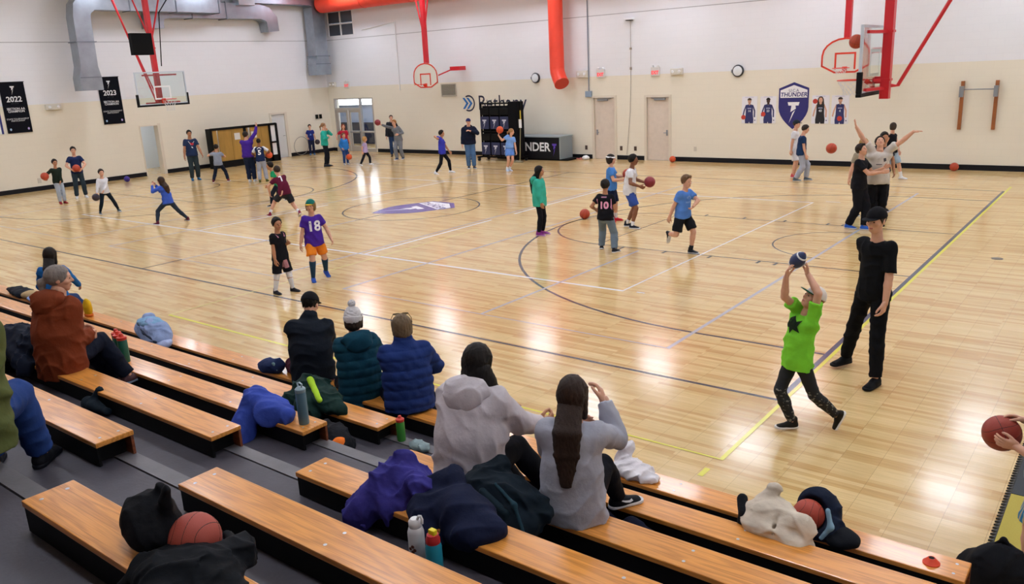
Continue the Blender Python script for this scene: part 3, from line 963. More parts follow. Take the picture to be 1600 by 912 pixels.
def floor_material():
    m, nt, b, N, L = node_mat('maple_floor')
    g = N('ShaderNodeNewGeometry'); sp = N('ShaderNodeSeparateXYZ'); L(g.outputs['Position'], sp.inputs[0])
    br = N('ShaderNodeTexBrick'); br.offset = .37; br.offset_frequency = 2; br.inputs['Scale'].default_value = 1
    br.inputs['Brick Width'].default_value = .93; br.inputs['Row Height'].default_value = .056; br.inputs['Mortar Size'].default_value = .0005
    br.inputs['Mortar Smooth'].default_value = .3; br.inputs['Bias'].default_value = -.38
    br.inputs['Color1'].default_value = s2l('e9cd97'); br.inputs['Color2'].default_value = s2l('c4924f'); br.inputs['Mortar'].default_value = s2l('b98f58')
    cb = N('ShaderNodeCombineXYZ'); L(sp.outputs['X'], cb.inputs[0]); L(sp.outputs['Y'], cb.inputs[1])
    L(cb.outputs[0], br.inputs['Vector'])
    # second, finer board rhythm so that neighbours differ
    br2 = N('ShaderNodeTexBrick'); br2.offset = .61; br2.offset_frequency = 3; br2.inputs['Scale'].default_value = 1
    br2.inputs['Brick Width'].default_value = .62; br2.inputs['Row Height'].default_value = .112; br2.inputs['Mortar Size'].default_value = 0
    br2.inputs['Color1'].default_value = (1, 1, 1, 1); br2.inputs['Color2'].default_value = (.88, .84, .78, 1)
    L(cb.outputs[0], br2.inputs['Vector'])
    mu = N('ShaderNodeMix'); mu.data_type = 'RGBA'; mu.blend_type = 'MULTIPLY'; mu.inputs['Factor'].default_value = .75
    L(br.outputs['Color'], mu.inputs['A']); L(br2.outputs['Color'], mu.inputs['B'])
    mp = N('ShaderNodeMapping'); mp.inputs['Scale'].default_value = (1.5, 26, 1); L(cb.outputs[0], mp.inputs['Vector'])
    no = N('ShaderNodeTexNoise'); no.inputs['Scale'].default_value = 2.2; no.inputs['Detail'].default_value = 5; L(mp.outputs[0], no.inputs['Vector'])
    ra = N('ShaderNodeValToRGB'); ra.color_ramp.elements[0].position = .3; ra.color_ramp.elements[1].position = .72
    ra.color_ramp.elements[0].color = (.84, .80, .74, 1); ra.color_ramp.elements[1].color = (1.06, 1.05, 1.02, 1)
    L(no.outputs['Fac'], ra.inputs['Fac'])
    mu2 = N('ShaderNodeMix'); mu2.data_type = 'RGBA'; mu2.blend_type = 'MULTIPLY'; mu2.inputs['Factor'].default_value = .8
    L(mu.outputs['Result'], mu2.inputs['A']); L(ra.outputs['Color'], mu2.inputs['B'])
    # panel joints across the boards every 31 cm
    md = N('ShaderNodeMath'); md.operation = 'PINGPONG'; md.inputs[1].default_value = .155; L(sp.outputs['X'], md.inputs[0])
    lt = N('ShaderNodeMath'); lt.operation = 'LESS_THAN'; lt.inputs[1].default_value = .0016; L(md.outputs[0], lt.inputs[0])
    mu3 = N('ShaderNodeMix'); mu3.data_type = 'RGBA'; mu3.inputs['B'].default_value = s2l('8a6a44')
    sc = N('ShaderNodeMath'); sc.operation = 'MULTIPLY'; sc.inputs[1].default_value = .55; L(lt.outputs[0], sc.inputs[0])
    L(sc.outputs[0], mu3.inputs['Factor']); L(mu2.outputs['Result'], mu3.inputs['A'])
    L(mu3.outputs['Result'], b.inputs['Base Color'])
    b.inputs['Roughness'].default_value = .155
    b.inputs['Specular IOR Level'].default_value = .5
    n3 = N('ShaderNodeTexNoise'); n3.inputs['Scale'].default_value = 3.0; n3.inputs['Detail'].default_value = 2; L(cb.outputs[0], n3.inputs['Vector'])
    bp = N('ShaderNodeBump'); bp.inputs['Strength'].default_value = .06; bp.inputs['Distance'].default_value = .02
    L(n3.outputs['Fac'], bp.inputs['Height']); L(bp.outputs['Normal'], b.inputs['Normal'])
    return m
M_FLOOR = floor_material()

def oak_material(name, base, dark, rough=.28):
    m, nt, b, N, L = node_mat(name)
    tc = N('ShaderNodeTexCoord'); oi = N('ShaderNodeObjectInfo')
    ad = N('ShaderNodeVectorMath'); ad.operation = 'ADD'; L(tc.outputs['Object'], ad.inputs[0])
    cb = N('ShaderNodeCombineXYZ'); ml = N('ShaderNodeMath'); ml.operation = 'MULTIPLY'; ml.inputs[1].default_value = 37.0
    L(oi.outputs['Random'], ml.inputs[0]); L(ml.outputs[0], cb.inputs[0]); L(ml.outputs[0], cb.inputs[1]); L(cb.outputs[0], ad.inputs[1])
    mp = N('ShaderNodeMapping'); mp.inputs['Scale'].default_value = (.55, 5.5, 5.5); L(ad.outputs[0], mp.inputs['Vector'])
    no = N('ShaderNodeTexNoise'); no.inputs['Scale'].default_value = 1.6; no.inputs['Detail'].default_value = 3; no.inputs['Roughness'].default_value = .45
    L(mp.outputs[0], no.inputs['Vector'])
    sn = N('ShaderNodeMath'); sn.operation = 'MULTIPLY'; sn.inputs[1].default_value = 48; L(no.outputs['Fac'], sn.inputs[0])
    si = N('ShaderNodeMath'); si.operation = 'SINE'; L(sn.outputs[0], si.inputs[0])
    mp2 = N('ShaderNodeMapping'); mp2.inputs['Scale'].default_value = (4, 160, 160); L(ad.outputs[0], mp2.inputs['Vector'])
    n2 = N('ShaderNodeTexNoise'); n2.inputs['Scale'].default_value = 1.0; n2.inputs['Detail'].default_value = 3; L(mp2.outputs[0], n2.inputs['Vector'])
    av = N('ShaderNodeMath'); av.operation = 'MULTIPLY_ADD'; av.inputs[1].default_value = .15; L(si.outputs[0], av.inputs[0]); L(n2.outputs['Fac'], av.inputs[2])
    ra = N('ShaderNodeValToRGB'); ra.color_ramp.elements[0].position = .18; ra.color_ramp.elements[1].position = .66
    ra.color_ramp.elements[0].color = s2l(dark); ra.color_ramp.elements[1].color = s2l(base)
    L(av.outputs[0], ra.inputs['Fac']); L(ra.outputs['Color'], b.inputs['Base Color'])
    b.inputs['Roughness'].default_value = rough
    b.inputs['Coat Weight'].default_value = .35; b.inputs['Coat Roughness'].default_value = .1
    return m
M_OAK = oak_material('varnished_oak', 'eda04a', 'c47c30')
M_PLY = oak_material('plywood', 'b98a4e', '8f6430', .5)
M_SKIRT = oak_material('red_brown_board', '8a4a28', '5f2f18', .4)
M_DECK = mat('bleacher_deck', '47444d', .55, var=.22, vscale=3.0, bump=.15, bscale=40)
M_STRIP = mat('nosing_strip', '6d6b70', .5, var=.15, vscale=5, bump=.1)
M_BLACK = mat('black_steel', '08080a', .6, spec=.2)
M_BASE = mat('rubber_base', '0e1018', .5, spec=.25)
M_RED = mat('red_paint', 'cf1f2b', .38, var=.04, vscale=5)
M_ORANGE = mat('orange_duct', 'f0452a', .45, var=.05, vscale=3)
M_GALV = mat('galvanised_steel', '9aa3ad', .34, metal=.85, var=.12, vscale=2.5, bump=.08, bscale=12)
M_WHITE = mat('white_paint', 'eceef0', .4)
M_GREY = mat('grey_metal', '8d9298', .4, metal=.4)
M_GLASS = mat('clear_glass', 'eef4f2', .03, trans=1.0, spec=.5)
M_FRAME = mat('door_frame', 'ddd4c3', .45)
M_DOOR = mat('beige_door', 'd9ccbe', .5, var=.04)

# ------------------------------------------------------------------ floor, walls, ceiling
fl = MB().box((XL - 6.5, YB, -.12), (XR, YF + 4.5, 0)).build('floor', M_FLOOR)
tag(fl, 'glossy maple gym floor with court lines', 'floor', kind='structure')

def wall(name, axis, pos, thick, u0, u1, z1, holes, m, label):
    """wall of constant x or y with rectangular holes (u0,u1,z0,z1)"""
    us = sorted({u0, u1} | {h[0] for h in holes} | {h[1] for h in holes})
    zs = sorted({0.0, z1} | {h[2] for h in holes} | {h[3] for h in holes})
    b = MB()
    for i in range(len(us) - 1):
        for j in range(len(zs) - 1):
            uc, zc = (us[i] + us[i + 1]) / 2, (zs[j] + zs[j + 1]) / 2
            if any(h[0] < uc < h[1] and h[2] < zc < h[3] for h in holes): continue
            if axis == 'y': b.box((us[i], min(pos, pos + thick), zs[j]), (us[i + 1], max(pos, pos + thick), zs[j + 1]))
            else: b.box((min(pos, pos + thick), us[i], zs[j]), (max(pos, pos + thick), us[i + 1], zs[j + 1]))
    return tag(b.build(name, m), label, 'wall', kind='structure')

DD = (-29.05, -26.3, 0, 2.52)      # double door with sidelight, far wall
DW = (9.27, 10.05, 0, 1.98)        # open doorway, left wall
D2 = (15.55, 16.35, 0, 2.0)        # white door, left wall
DA = (-14.2, -13.24, 0, 2.3)
DBx = (-11.95, -11.0, 0, 2.28)
LV = (-28.95, -27.15, 5.36, 6.5)
wall('wall_far', 'y', YF, .3, XL - .3, XR, CEIL, [DD, DA, DBx, LV], M_WALL_Y, 'far gym wall of painted block, white above and beige below')
wall('wall_left', 'x', XL, -.3, YB, YF, CEIL, [DW, D2], M_WALL_X, 'left gym wall of painted block with the two banners')
wall('wall_right', 'x', XR, .3, YB, YF, CEIL, [], M_WALL_X, 'right gym wall outside the view')
wall('wall_back', 'y', YB, -.3, XL, XR, CEIL, [], M_WALL_Y, 'wall behind the bleachers')
tag(MB().box((XL - .3, YB, CEIL), (XR, YF, CEIL + .2)).build('ceiling', mat('ceiling_white', 'd5d6d8', .8)), 'pale gym ceiling', 'ceiling', kind='structure')
# horizontal movement joint in the white part of the walls
jm = mat('joint_grey', 'a9abb0', .7)
tag(MB().box((XL, YF - .004, 5.21), (XR, YF + .02, 5.235)).build('trim_1', jm), 'thin horizontal joint line on the far wall', 'trim', kind='structure')
tag(MB().box((XL - .02, YB, 5.21), (XL + .004, YF, 5.235)).build('trim_2', jm), 'thin horizontal joint line on the left wall', 'trim', kind='structure')
def baseboard(name, segs, label):
    b = MB()
    for lo, hi in segs: b.box(lo, hi)
    tag(b.build(name, M_BASE), label, 'baseboard', kind='structure')
bt = .16
baseboard('baseboard_far', [((x0, YF - .025, 0), (x1, YF, bt)) for x0, x1 in ((XL, DD[0] - .08), (DD[1] + .08, DA[0] - .07), (DA[1] + .07, DBx[0] - .07), (DBx[1] + .07, XR))], 'black rubber base along the far wall')
baseboard('baseboard_left', [((XL, y0, 0), (XL + .025, y1, bt)) for y0, y1 in ((YB, DW[0] - .02), (DW[1] + .12, D2[0] - .07), (D2[1] + .12, YF))], 'black rubber base along the left wall')

# doors ------------------------------------------------------------
def plain_door(name, x0, x1, z1, label, lever_right):
    r = empty(name, ((x0 + x1) / 2, YF, 0), 0, label, 'door'); tag(r, kind='structure')
    w = (x1 - x0) / 2
    f = MB().box((-w - .06, -.03, 0), (-w + .03, .12, z1 + .06)).box((w - .03, -.03, 0), (w + .06, .12, z1 + .06)).box((-w + .03, -.03, z1 - .02), (w - .03, .12, z1 + .06))
    f.build('door_frame', M_FRAME, r)
    d = MB().box((-w + .04, .05, .01), (w - .04, .10, z1 - .03)).build('door_leaf', M_DOOR, r)
    s = 1 if lever_right else -1
    MB().tube([(s * (w - .13), .05, 1.0), (s * (w - .13), -.01, 1.0), (s * (w - .24), -.01, 1.0)], .014, 6).box((s * (w - .13) - .03, .035, .9), (s * (w - .13) + .03, .05, 1.1)).build('handle', M_GREY, d)
    MB().box((-s * (w - .55) - .22, -.02, z1 - .13), (-s * (w - .55) + .22, .05, z1 - .06)).bar((-s * (w - .5), .0, z1 - .1), (-s * (w - .2), .02, z1 - .045), .03, .02).build('closer', M_GREY, r)
plain_door('door_1', DA[0], DA[1], DA[3], 'beige metal door between the score table and the other beige door', False)
plain_door('door_2', DBx[0], DBx[1], DBx[3], 'beige metal door on the far wall nearer to the shield emblem', True)

# double door with transom and sidelight
r = empty('door_3', (DD[0], YF, 0), 0, 'glazed double door with sidelight and bright transom in the far corner', 'door'); tag(r, kind='structure')
al = mat('aluminium_frame', 'b9b4ad', .4, metal=.3)
W = DD[1] - DD[0]; xs = 1.83
f = MB()
for x in (0, xs - .04, W - .07): f.box((x, -.02, 0), (x + .07, .12, 2.52))
f.box((.07, -.02, 2.46), (W - .07, .12, 2.52)).box((.07, -.02, 1.98), (xs - .04, .12, 2.06)).box((xs + .03, -.02, .9), (W - .07, .12, .97)).box((xs + .03, -.02, 0), (W - .07, .12, .16))
f.build('door_frame', al, r)
for i, x0 in enumerate((.08, .955)):
    x1 = x0 + .82
    d = MB().box((x0, .02, .01), (x0 + .12, .08, 1.97)).box((x1 - .12, .02, .01), (x1, .08, 1.97)).box((x0 + .12, .02, .01), (x1 - .12, .08, .26)).box((x0 + .12, .02, 1.85), (x1 - .12, .08, 1.97)).box((x0 + .12, .02, .88), (x1 - .12, .08, .98)).build('door_leaf', al, r)
    MB().box((x0 + .12, .045, .26), (x1 - .12, .055, 1.85)).build('pane', M_GLASS, d)
    MB().tube([(x0 + .08, -.03, .93), (x1 - .08, -.03, .93)], .018, 8).box((x0 + .06, -.04, .90), (x0 + .12, .02, .96)).box((x1 - .12, -.04, .90), (x1 - .06, .02, .96)).build('push_bar', M_GREY, d)
MB().box((.07, .045, 2.06), (xs - .04, .055, 2.46)).build('pane', M_GLASS, r)
MB().box((xs + .03, .045, .16), (W - .07, .055, .9)).box((xs + .03, .045, .97), (W - .07, .055, 2.46)).build('pane', M_GLASS, r)
# entrance lobby behind the glass
LX0, LX1 = DD[0] - 6.0, DD[1] + .6
lob = MB().box((LX0, YF + 3.4, 0), (LX1, YF + 3.5, 2.9)).box((LX0 - .1, YF + .3, 0), (LX0, YF + 3.5, 2.9)).box((LX1, YF + .3, 0), (LX1 + .1, YF + 3.5, 2.9)).build('wall_lobby', mat('lobby_wall', 'b4c4e4', .6))
tag(lob, 'pale blue lobby walls seen through the glass doors', 'wall', kind='structure')
tag(MB().box((LX0, YF + 3.32, 0), (LX1, YF + 3.4, 1.12)).build('trim_3', mat('lobby_dark', '141d3a', .5)), 'dark blue lower half of the lobby wall behind the glass', 'trim', kind='structure')
tag(MB().box((LX0 - .1, YF + .3, 2.9), (LX1 + .1, YF + 3.5, 3.0)).build('ceiling_lobby', M_WHITE), 'lobby ceiling behind the glass doors', 'ceiling', kind='structure')
r = empty('lobby_lamp', ((DD[0] + DD[1]) / 2, YF + 1.5, 2.72), 0, 'long bright lamp in the lobby behind the glass door transom', 'ceiling lamp')
MB().box((-1.35, -.5, .04), (1.35, .5, .12)).build('housing', lamp_body, r)
MB().box((-1.3, -.45, 0), (1.3, .45, .04)).build('diffuser', mat('lobby_glow', 'ffffff', .5, emit='eef2ff', estr=9.0), r)
r = empty('added_light_panel', ((LX0 + LX1) / 2, YF + 3.30, 2.04), 0, 'added glowing panel on the lobby wall that makes the bright band in the transom', 'light panel')  # glowing panel added on the back wall to give the transom its bright band
MB().box((-3.6, -.06, 0), (3.6, 0, .36)).build('panel_case', lamp_body, r)
MB().box((-3.58, -.08, .02), (3.58, -.06, .34)).build('diffuser', mat('added_panel_glow', 'ffffff', .5, emit='f2f4ff', estr=9.0), r)

# white door on the left wall, ajar, and open doorway with corridor
r = empty('door_4', (XL, D2[0], 0), 0, 'white metal door in the left wall behind the wood-panelled cage', 'door'); tag(r, kind='structure')
w = D2[1] - D2[0]
MB().box((-.12, -.07, 0), (.03, .03, 2.07)).box((-.12, w - .03, 0), (.03, w + .10, 2.07)).box((-.12, .03, 1.99), (.03, w - .03, 2.07)).build('door_frame', M_FRAME, r)
d = MB().box((-.09, .03, .01), (-.04, w - .03, 1.98)).build('door_leaf', mat('white_door', 'd5d8da', .45), r)
MB().tube([(-.04, w - .12, 1.0), (.02, w - .12, 1.0), (.02, w - .23, 1.0)], .013, 6).build('handle', M_GREY, d)
r = empty('door_5', (XL, DW[0], 0), 0, 'open doorway in the left wall showing a pale corridor', 'door'); tag(r, kind='structure')
w = DW[1] - DW[0]
MB().box((-.3, -.02, 0), (.02, .02, 2.0)).box((-.3, w - .02, 0), (.02, w + .10, 2.04)).box((-.3, .02, 1.96), (.02, w - .02, 2.0)).build('door_frame', M_FRAME, r)
cor = MB().box((XL - 3.1, DW[0] - .6, 0), (XL - 3.0, DW[1] + 2.2, 2.6)).box((XL - 3.0, DW[0] - .7, 0), (XL - .3, DW[0] - .6, 2.6)).box((XL - 3.0, DW[1] + 2.2, 0), (XL - .3, DW[1] + 2.3, 2.6)).build('wall_corridor', mat('corridor_wall', 'd3dade', .6))
tag(cor, 'pale grey corridor wall beyond the open doorway', 'wall', kind='structure')
tag(MB().box((XL - 3.1, DW[0] - .7, 2.6), (XL - .3, DW[1] + 2.3, 2.7)).build('ceiling_corridor', M_WHITE), 'corridor ceiling beyond the open doorway', 'ceiling', kind='structure')
r = empty('corridor_lamp', (XL - 1.6, DW[0] + .9, 2.36), 0, 'flat lamp on the corridor ceiling beyond the open doorway', 'ceiling lamp')
MB().box((-.5, -.3, .04), (.5, .3, .10)).build('housing', lamp_body, r)
MB().box((-.45, -.25, 0), (.45, .25, .04)).build('diffuser', mat('corridor_glow', 'ffffff', .5, emit='f4f6ff', estr=16.0), r)

# louvred window high on the far wall
r = empty('window_1', ((LV[0] + LV[1]) / 2, YF, LV[2]), 0, 'dark window of four panes high in the far corner', 'window'); tag(r, kind='structure')
w = (LV[1] - LV[0]) / 2; hgt = LV[3] - LV[2]
MB().box((-w, -.02, 0), (-w + .04, .1, hgt)).box((w - .04, -.02, 0), (w, .1, hgt)).box((-w, -.02, 0), (w, .1, .04)).box((-w, -.02, hgt - .04), (w, .1, hgt)).box((-w, -.025, hgt * .46), (w, .1, hgt * .46 + .06)).box((-.02, -.02, 0), (.02, .1, hgt)).build('window_frame', M_WHITE, r)
for sx in (0, 1):
    for sz in (0, 1):
        MB().box((-w + .04 + sx * (w - .02), .05, .04 + sz * hgt * .5), (-.02 + sx * w - sx * .02, .07, hgt * .46 + sz * hgt * .5)).build('pane', mat('dark_pane', '4a4f58', .3), r)

# ------------------------------------------------------------------ court lines (part of the floor)
LM = {'black': mat('line_black', '3f3f4a', .2), 'white': mat('line_white', 'f0f0f4', .2), 'grey': mat('line_grey', 'b9b6bd', .2),
      'yellow': mat('line_yellow', 'e6df55', .2), 'pale_yellow': mat('line_pale_yellow', 'e8dc8e', .2), 'purple': mat('paint_purple', '5d48a6', .2), 'navy': mat('line_navy', '3a4560', .2)}
def cline(pts, w, col, z=.0015, closed=False):
    pts = [np.array(q, float) for q in pts]
    n = len(pts); vs = []; fs = []
    for i, q in enumerate(pts):
        a = pts[i - 1] if (i > 0 or closed) else q
        b = pts[(i + 1) % n] if (i < n - 1 or closed) else q
        d = (b - a) / np.linalg.norm(b - a)
        nn = np.array((-d[1], d[0])) * w / 2
        vs += [(q[0] + nn[0], q[1] + nn[1], z), (q[0] - nn[0], q[1] - nn[1], z)]
    for i in range(n if closed else n - 1):
        j = (i + 1) % n
        fs.append((2 * i, 2 * i + 1, 2 * j + 1, 2 * j))
    me = bpy.data.meshes.new('court_line'); me.from_pydata(vs, [], fs)
    if me.polygons and me.polygons[0].normal.z < 0: me.flip_normals()
    return link('court_line', me, LM[col], fl)
FT = .3048; CW = 15.24; CL = 25.6; CY = CW / 2
def arc(cx, cy, r, a0, a1, n=48): return [(cx + r * math.cos(math.radians(a0 + (a1 - a0) * i / n)), cy + r * math.sin(math.radians(a0 + (a1 - a0) * i / n))) for i in range(n + 1)]
lw = .05
cline([(0, 0), (-CL, 0), (-CL, CW), (0, CW)], lw, 'black')
cline([(0.012, -.02), (0.012, CW)], .06, 'navy', .0018)
cline([(-CL / 2, 0), (-CL / 2, CW)], .04, 'black')
cline(arc(-CL / 2, CY, 1.83, 0, 360)[:-1], .04, 'black', closed=True)
for bx, s in ((0, -1), (-CL, 1)):
    rx = bx + s * 5.25 * FT; R3 = 19.75 * FT
    a0 = 90 if s < 0 else -90
    cline([(bx, CY + s * -R3)] + arc(rx, CY, R3, a0, a0 + 180) + [(bx, CY + s * R3)], lw, 'black')
    fx = bx + s * 19 * FT; hw = 1.829
    cline([(bx, CY - hw), (fx, CY - hw), (fx, CY + hw), (bx, CY + hw)], .04, 'black')
    cline(arc(fx, CY, hw, a0, a0 + 180), .04, 'black')
    for ft in (7, 8, 11, 14, 17):
        for q in (-1, 1):
            cline([(bx + s * ft * FT, CY + q * hw), (bx + s * ft * FT, CY + q * (hw + .18))], .05, 'black')
    cline(arc(rx, CY, 1.22, a0, a0 + 180), .03, 'black')
VX, VY = -3.57, 2.96
cline([(VX - 18, VY), (VX, VY), (VX, VY + 9.1), (VX - 18, VY + 9.1)], .07, 'white', .0022, closed=True)
for dx in (6, 12): cline([(VX - dx, VY), (VX - dx, VY + 4.1)], .07, 'white', .0022); cline([(VX - dx, VY + 5), (VX - dx, VY + 9.1)], .07, 'white', .0022)
cline([(-3.34, 3.0), (-3.2, 3.0)], .04, 'white', .0022); cline([(-3.34, 12.3), (-3.0, 12.3)], .04, 'white', .0022)
for gx in (-1.71, -9.75, -17.8):
    cline([(gx, .88), (gx, 14.28), (gx - 6.1, 14.28), (gx - 6.1, .88)], .06, 'grey', .0025, closed=True)
    cline([(gx - 3.05, .88), (gx - 3.05, 5.6)], .05, 'grey', .0025)
cline([(.07, 16.03), (.07, -1.55), (-9.12, -1.55)], .048, 'yellow', .003)
cline([(-9.12, -1.55), (-9.12, 6.0)], .035, 'pale_yellow', .003)
cline([(.04, -1.93), (.04, -1.77)], .05, 'yellow', .003)
tag(MB().lathe([(.09, 0), (.09, .004), (.02, .005)], 20).build('floor_plate', mat('plate_grey', '6d675e', .35, metal=.5), loc=(.94, 7.63, .0005)), 'small round grey anchor plate set in the floor right of the baseline', 'floor plate')

# shield emblem painted at the centre circle
def shield_outline(g=0.0):
    pts = [(0, .75 - g * 1.1), (.49 - g, .56 - g * .9), (.49 - g, -.05)]
    pts += [(.49 * (1 - t ** 1.9) * (1 - g * 2), -.05 - (.70 - g * 1.2) * t) for t in (.18, .36, .54, .70, .85)]
    pts += [(0, -.75 + g * 1.3)]
    return pts + [(-x, y) for x, y in pts[-2:0:-1]]
BOLT = [[(-.19, .12), (.20, .12), (.17, .01), (.07, .01), (.09, -.09), (-.09, -.20), (-.06, .01), (-.16, .01)],
        [(-.02, -.22), (.07, -.13), (-.13, -.56)]]
def emblem(origin, xd, yd, sc, parent, nrm, lettering=True, flat=.002):
    nrm = np.array(nrm, float)
    def lay(polys, name, m, lift):
        me = flat_mesh(polys); basis_mesh(me, np.array(origin) + nrm * lift, xd, yd, sc)
        return link(name, me, m, parent)
    navy = mat('shield_navy', '2b2a73', .4) if lettering else LM['purple']
    wht = mat('shield_white', 'f2f2f6', .4)
    lay([shield_outline()], 'shield_field', navy, flat)
    top = [(0, .66), (.44, .50), (.44, .26), (-.44, .26), (-.44, .50)]
    lay([top], 'shield_top', wht, flat * 2)
    lay(BOLT, 'lightning_letter', wht, flat * 2)
    for t, sz, yy, w_, sh in (('U.C.A', .13, .485, .0, .0), ('THUNDER', .185, .355, .004, .15)):
        me = text_mesh(t, sz, weight=w_, shear=sh, space=1.02)
        basis_mesh(me, np.array(origin) + np.array(yd) * yy * sc[1] + nrm * flat * 3, xd, yd, sc)
        link('lettering', me, navy, parent)
r = empty('court_emblem', (0, 0, 0), 0, 'purple and white shield emblem painted in the centre circle', 'emblem')
sx = np.array((.905, -.425, 0)); sy = np.array((.425, .905, 0))
emblem((-12.72, 7.62, .0), (.905, -.425, 0), (.425, .905, 0), (1.55, 1.57), r, (0, 0, 1), False, .0016)

# ------------------------------------------------------------------ bleachers
SZ = lambda k: .413 + (k - 1) * .253          # seat height of a row
SY = lambda k: -2.768 - (k - 1) * .73          # front edge of a row
XA, XB, XE, XS = -1.979, -1.082, 2.22, -21.0
ORD = {1: 'lowest', 2: 'second', 3: 'third', 4: 'fourth', 5: 'fifth', 6: 'sixth', 7: 'topmost'}
bolt_m = mat('bolt_steel', 'c9ccd2', .3, metal=.8)
for k in range(1, 8):
    y, z = SY(k), SZ(k)
    dz = z - .16                                # deck behind this seat
    t = empty('bleacher_tier', (XA, y, (k - 1) * .253), 0, '%s bleacher row, oak bench board over a dark grey deck' % ORD[k] if k > 1 else 'lowest bleacher row next to the court, unbroken oak bench board', 'bleacher')
    def part(mb, name, m, bevel=0.0, par=t):
        o = mb.build(name, m, par, bevel=bevel)
        return o
    ox, oy, oz = XA, y, (k - 1) * .253
    # deck and nosing
    part(MB().box((XS - ox, -.73, dz - .035 - oz), (XE - ox, -.115, dz - oz)), 'deck', M_DECK)
    part(MB().box((XS - ox, -.105, dz - .035 - oz), (XE - ox, 0, dz + .004 - oz)), 'nosing_strip', M_STRIP)
    part(MB().box((XS - ox, -.02, max(0, dz - .253) - oz), (XE - ox, -.004, dz - .04 - oz)), 'riser', M_BLACK)
    segs = [(XS, XE)] if k == 1 else [(XS, XA), (XB, XE)]
    for x0, x1 in segs:
        sb = part(MB().box((x0 - ox, -.235, z - .032 - oz), (x1 - ox, 0, z - oz)), 'seat_board', M_OAK, bevel=.006)
        bl = MB()
        n = max(1, int((x1 - x0) / .92))
        for i in range(n + 1):
            xb = x0 + .07 + (x1 - x0 - .14) * i / n
            for yy in (-.06, -.175): bl.lathe([(.010, 0), (.009, .0008), (.004, .001)], 8, (xb - ox, yy, z - oz))
        tag(bl.build('bolts', bolt_m, sb), kind='stuff')
        part(MB().box((x0 - ox, -.024, dz - oz + .006), (x1 - ox, -.006, z - .034 - oz)), 'skirt_board', M_SKIRT)
        bme = None
        for i in range(n + 1):
            xb = x0 + .10 + (x1 - x0 - .2) * i / n
            if bme is None:
                o = part(MB().box((-.02, -.20, dz - oz + .005), (.02, -.026, z - .034 - oz)), 'seat_bracket', M_BLACK); bme = o.data
                o.location.x = xb - ox
            elif xb > -8: link('seat_bracket', bme, None, t, (xb - ox, 0, 0))
        part(MB().box((x0 - ox + .01, -.23, dz - oz + .006), (x1 - ox - .01, -.212, z - .034 - oz)), 'back_rail', M_BLACK)
    # understructure
    pme = None
    for xp in np.arange(-6.6, XE, 1.8):
        if pme is None: pme = part(MB().box((-.03, -.60, 0 - oz), (.03, -.52, dz - .04 - oz)), 'support_post', M_BLACK); pme.location.x = xp - ox; pme = pme.data
        else: link('support_post', pme, None, t, (xp - ox, 0, 0))
# ------------------------------------------------------------------ people on the court, far to near
def numbers(on, txt, col, size, cz, side, w=.004): return (on, txt, col, size, cz, side, w)
BLK, NAVY, WHITE = '141419', '1d2746', 'e9e9ee'

person('p1', 'boy in dark green sweatshirt and light jeans holding a basketball by the left wall', -24.72, 3.80, 1.42, 20, skin='tan', kid=.6,
       top=('long', '1f2a22'), bottom=('jeans', 'a9b4c4'), shoes=('8f1f2c', '8f1f2c'), hr=(-.22, .12, .56), hl=(.05, .14, .50), er=(-1, -.2, -.6), el=(1, -.2, -.6), hands=('grip', 'relax'),
       fr=(-.03, .02, 0), fl=(.06, -.02, 0), pnr=(.2, 0, 1), fdr=(-.4, .6, .1), hair=('short', '241c18'), seed=11)
person('p2', 'boy in navy tee and dark trousers holding a basketball at his waist', -25.45, 4.77, 1.70, 5, skin='light', kid=.2,
       top=('tee', '1f2c55'), bottom=('pants', '2c3a44'), shoes=('e6e6ea', 'f2f2f4'), hr=(-.08, .15, .57), hl=(.09, .15, .57), hands=('grip', 'grip'),
       fr=(-.08, .03, 0), fl=(.08, 0, 0), pnr=(1, 0, .2), pnl=(-1, 0, .2), er=(-1, -.3, -.3), el=(1, -.3, -.3), hair=('short', '17130f'), seed=12)
person('p3', 'boy in white long-sleeved shirt standing wide with a dark ball in one hand', -21.08, 3.50, 1.32, 15, skin='light', kid=.7, hair=('short', '2a2320'),
       top=('long', 'dedee4'), bottom=('leggings', '17222c'), shoes=('2a3f4c', 'cfd4d8'), pelvis=(-.02, 0, .47), fr=(-.17, .08, 0), fl=(.20, -.06, 0), hr=(-.17, .14, .44), hl=(-.03, .16, .50),
       hands=('relax', 'grip'), fdr=(-.1, .3, -1), pnr=(.2, .6, 0), el=(1, .2, -.4), seed=13)
person('p4', 'girl in blue top and dark leggings in a wide lunge with hands raised', -17.40, 3.33, 1.36, -140, skin='light', kid=.6, sex='f', hair=('long', '3b2a22'),
       top=('long', '3f5fc4'), bottom=('leggings', '2b3646'), shoes=('5b2032', 'e6e6ea'), pelvis=(-.01, 0, .42), lean=8, side=-9, fl=(-.25, .05, 0), fr=(.30, -.05, 0),
       hl=(-.24, -.06, .74), hr=(-.18, -.14, .74), head=(20, 6, 0), el=(-.6, .3, -.6), er=(.2, .2, -1), seed=14, bend=.3)
person('p5', 'man in navy tee with a red and white print standing by the left wall', -25.78, 9.21, 1.86, 12, skin='tan', hair=('short', '1a1512'), girth=1.08,
       top=('tee', '27375a'), bottom=('pants', '2e3a40'), shoes=('2f6fa0', '2f6fa0'), hr=(-.15, .04, .47), hl=(.20, .10, .47), fr=(-.06, .02, 0), fl=(.06, -.02, 0), seed=15,
       prints=[('top', flat_mesh([[(-.08, .06), (.10, .02), (.06, -.05), (-.03, -.04)]]), 'c23a48', 1, .20, 'front'), ('top', flat_mesh([[(-.10, .10), (-.085, .11), (-.02, -.02), (.11, .09), (.12, .08), (-.02, -.045)], [(-.02, -.1), (.02, -.1), (.05, -.16), (.0, -.15)]]), 'dfe3ea', 1, .20, 'front')])
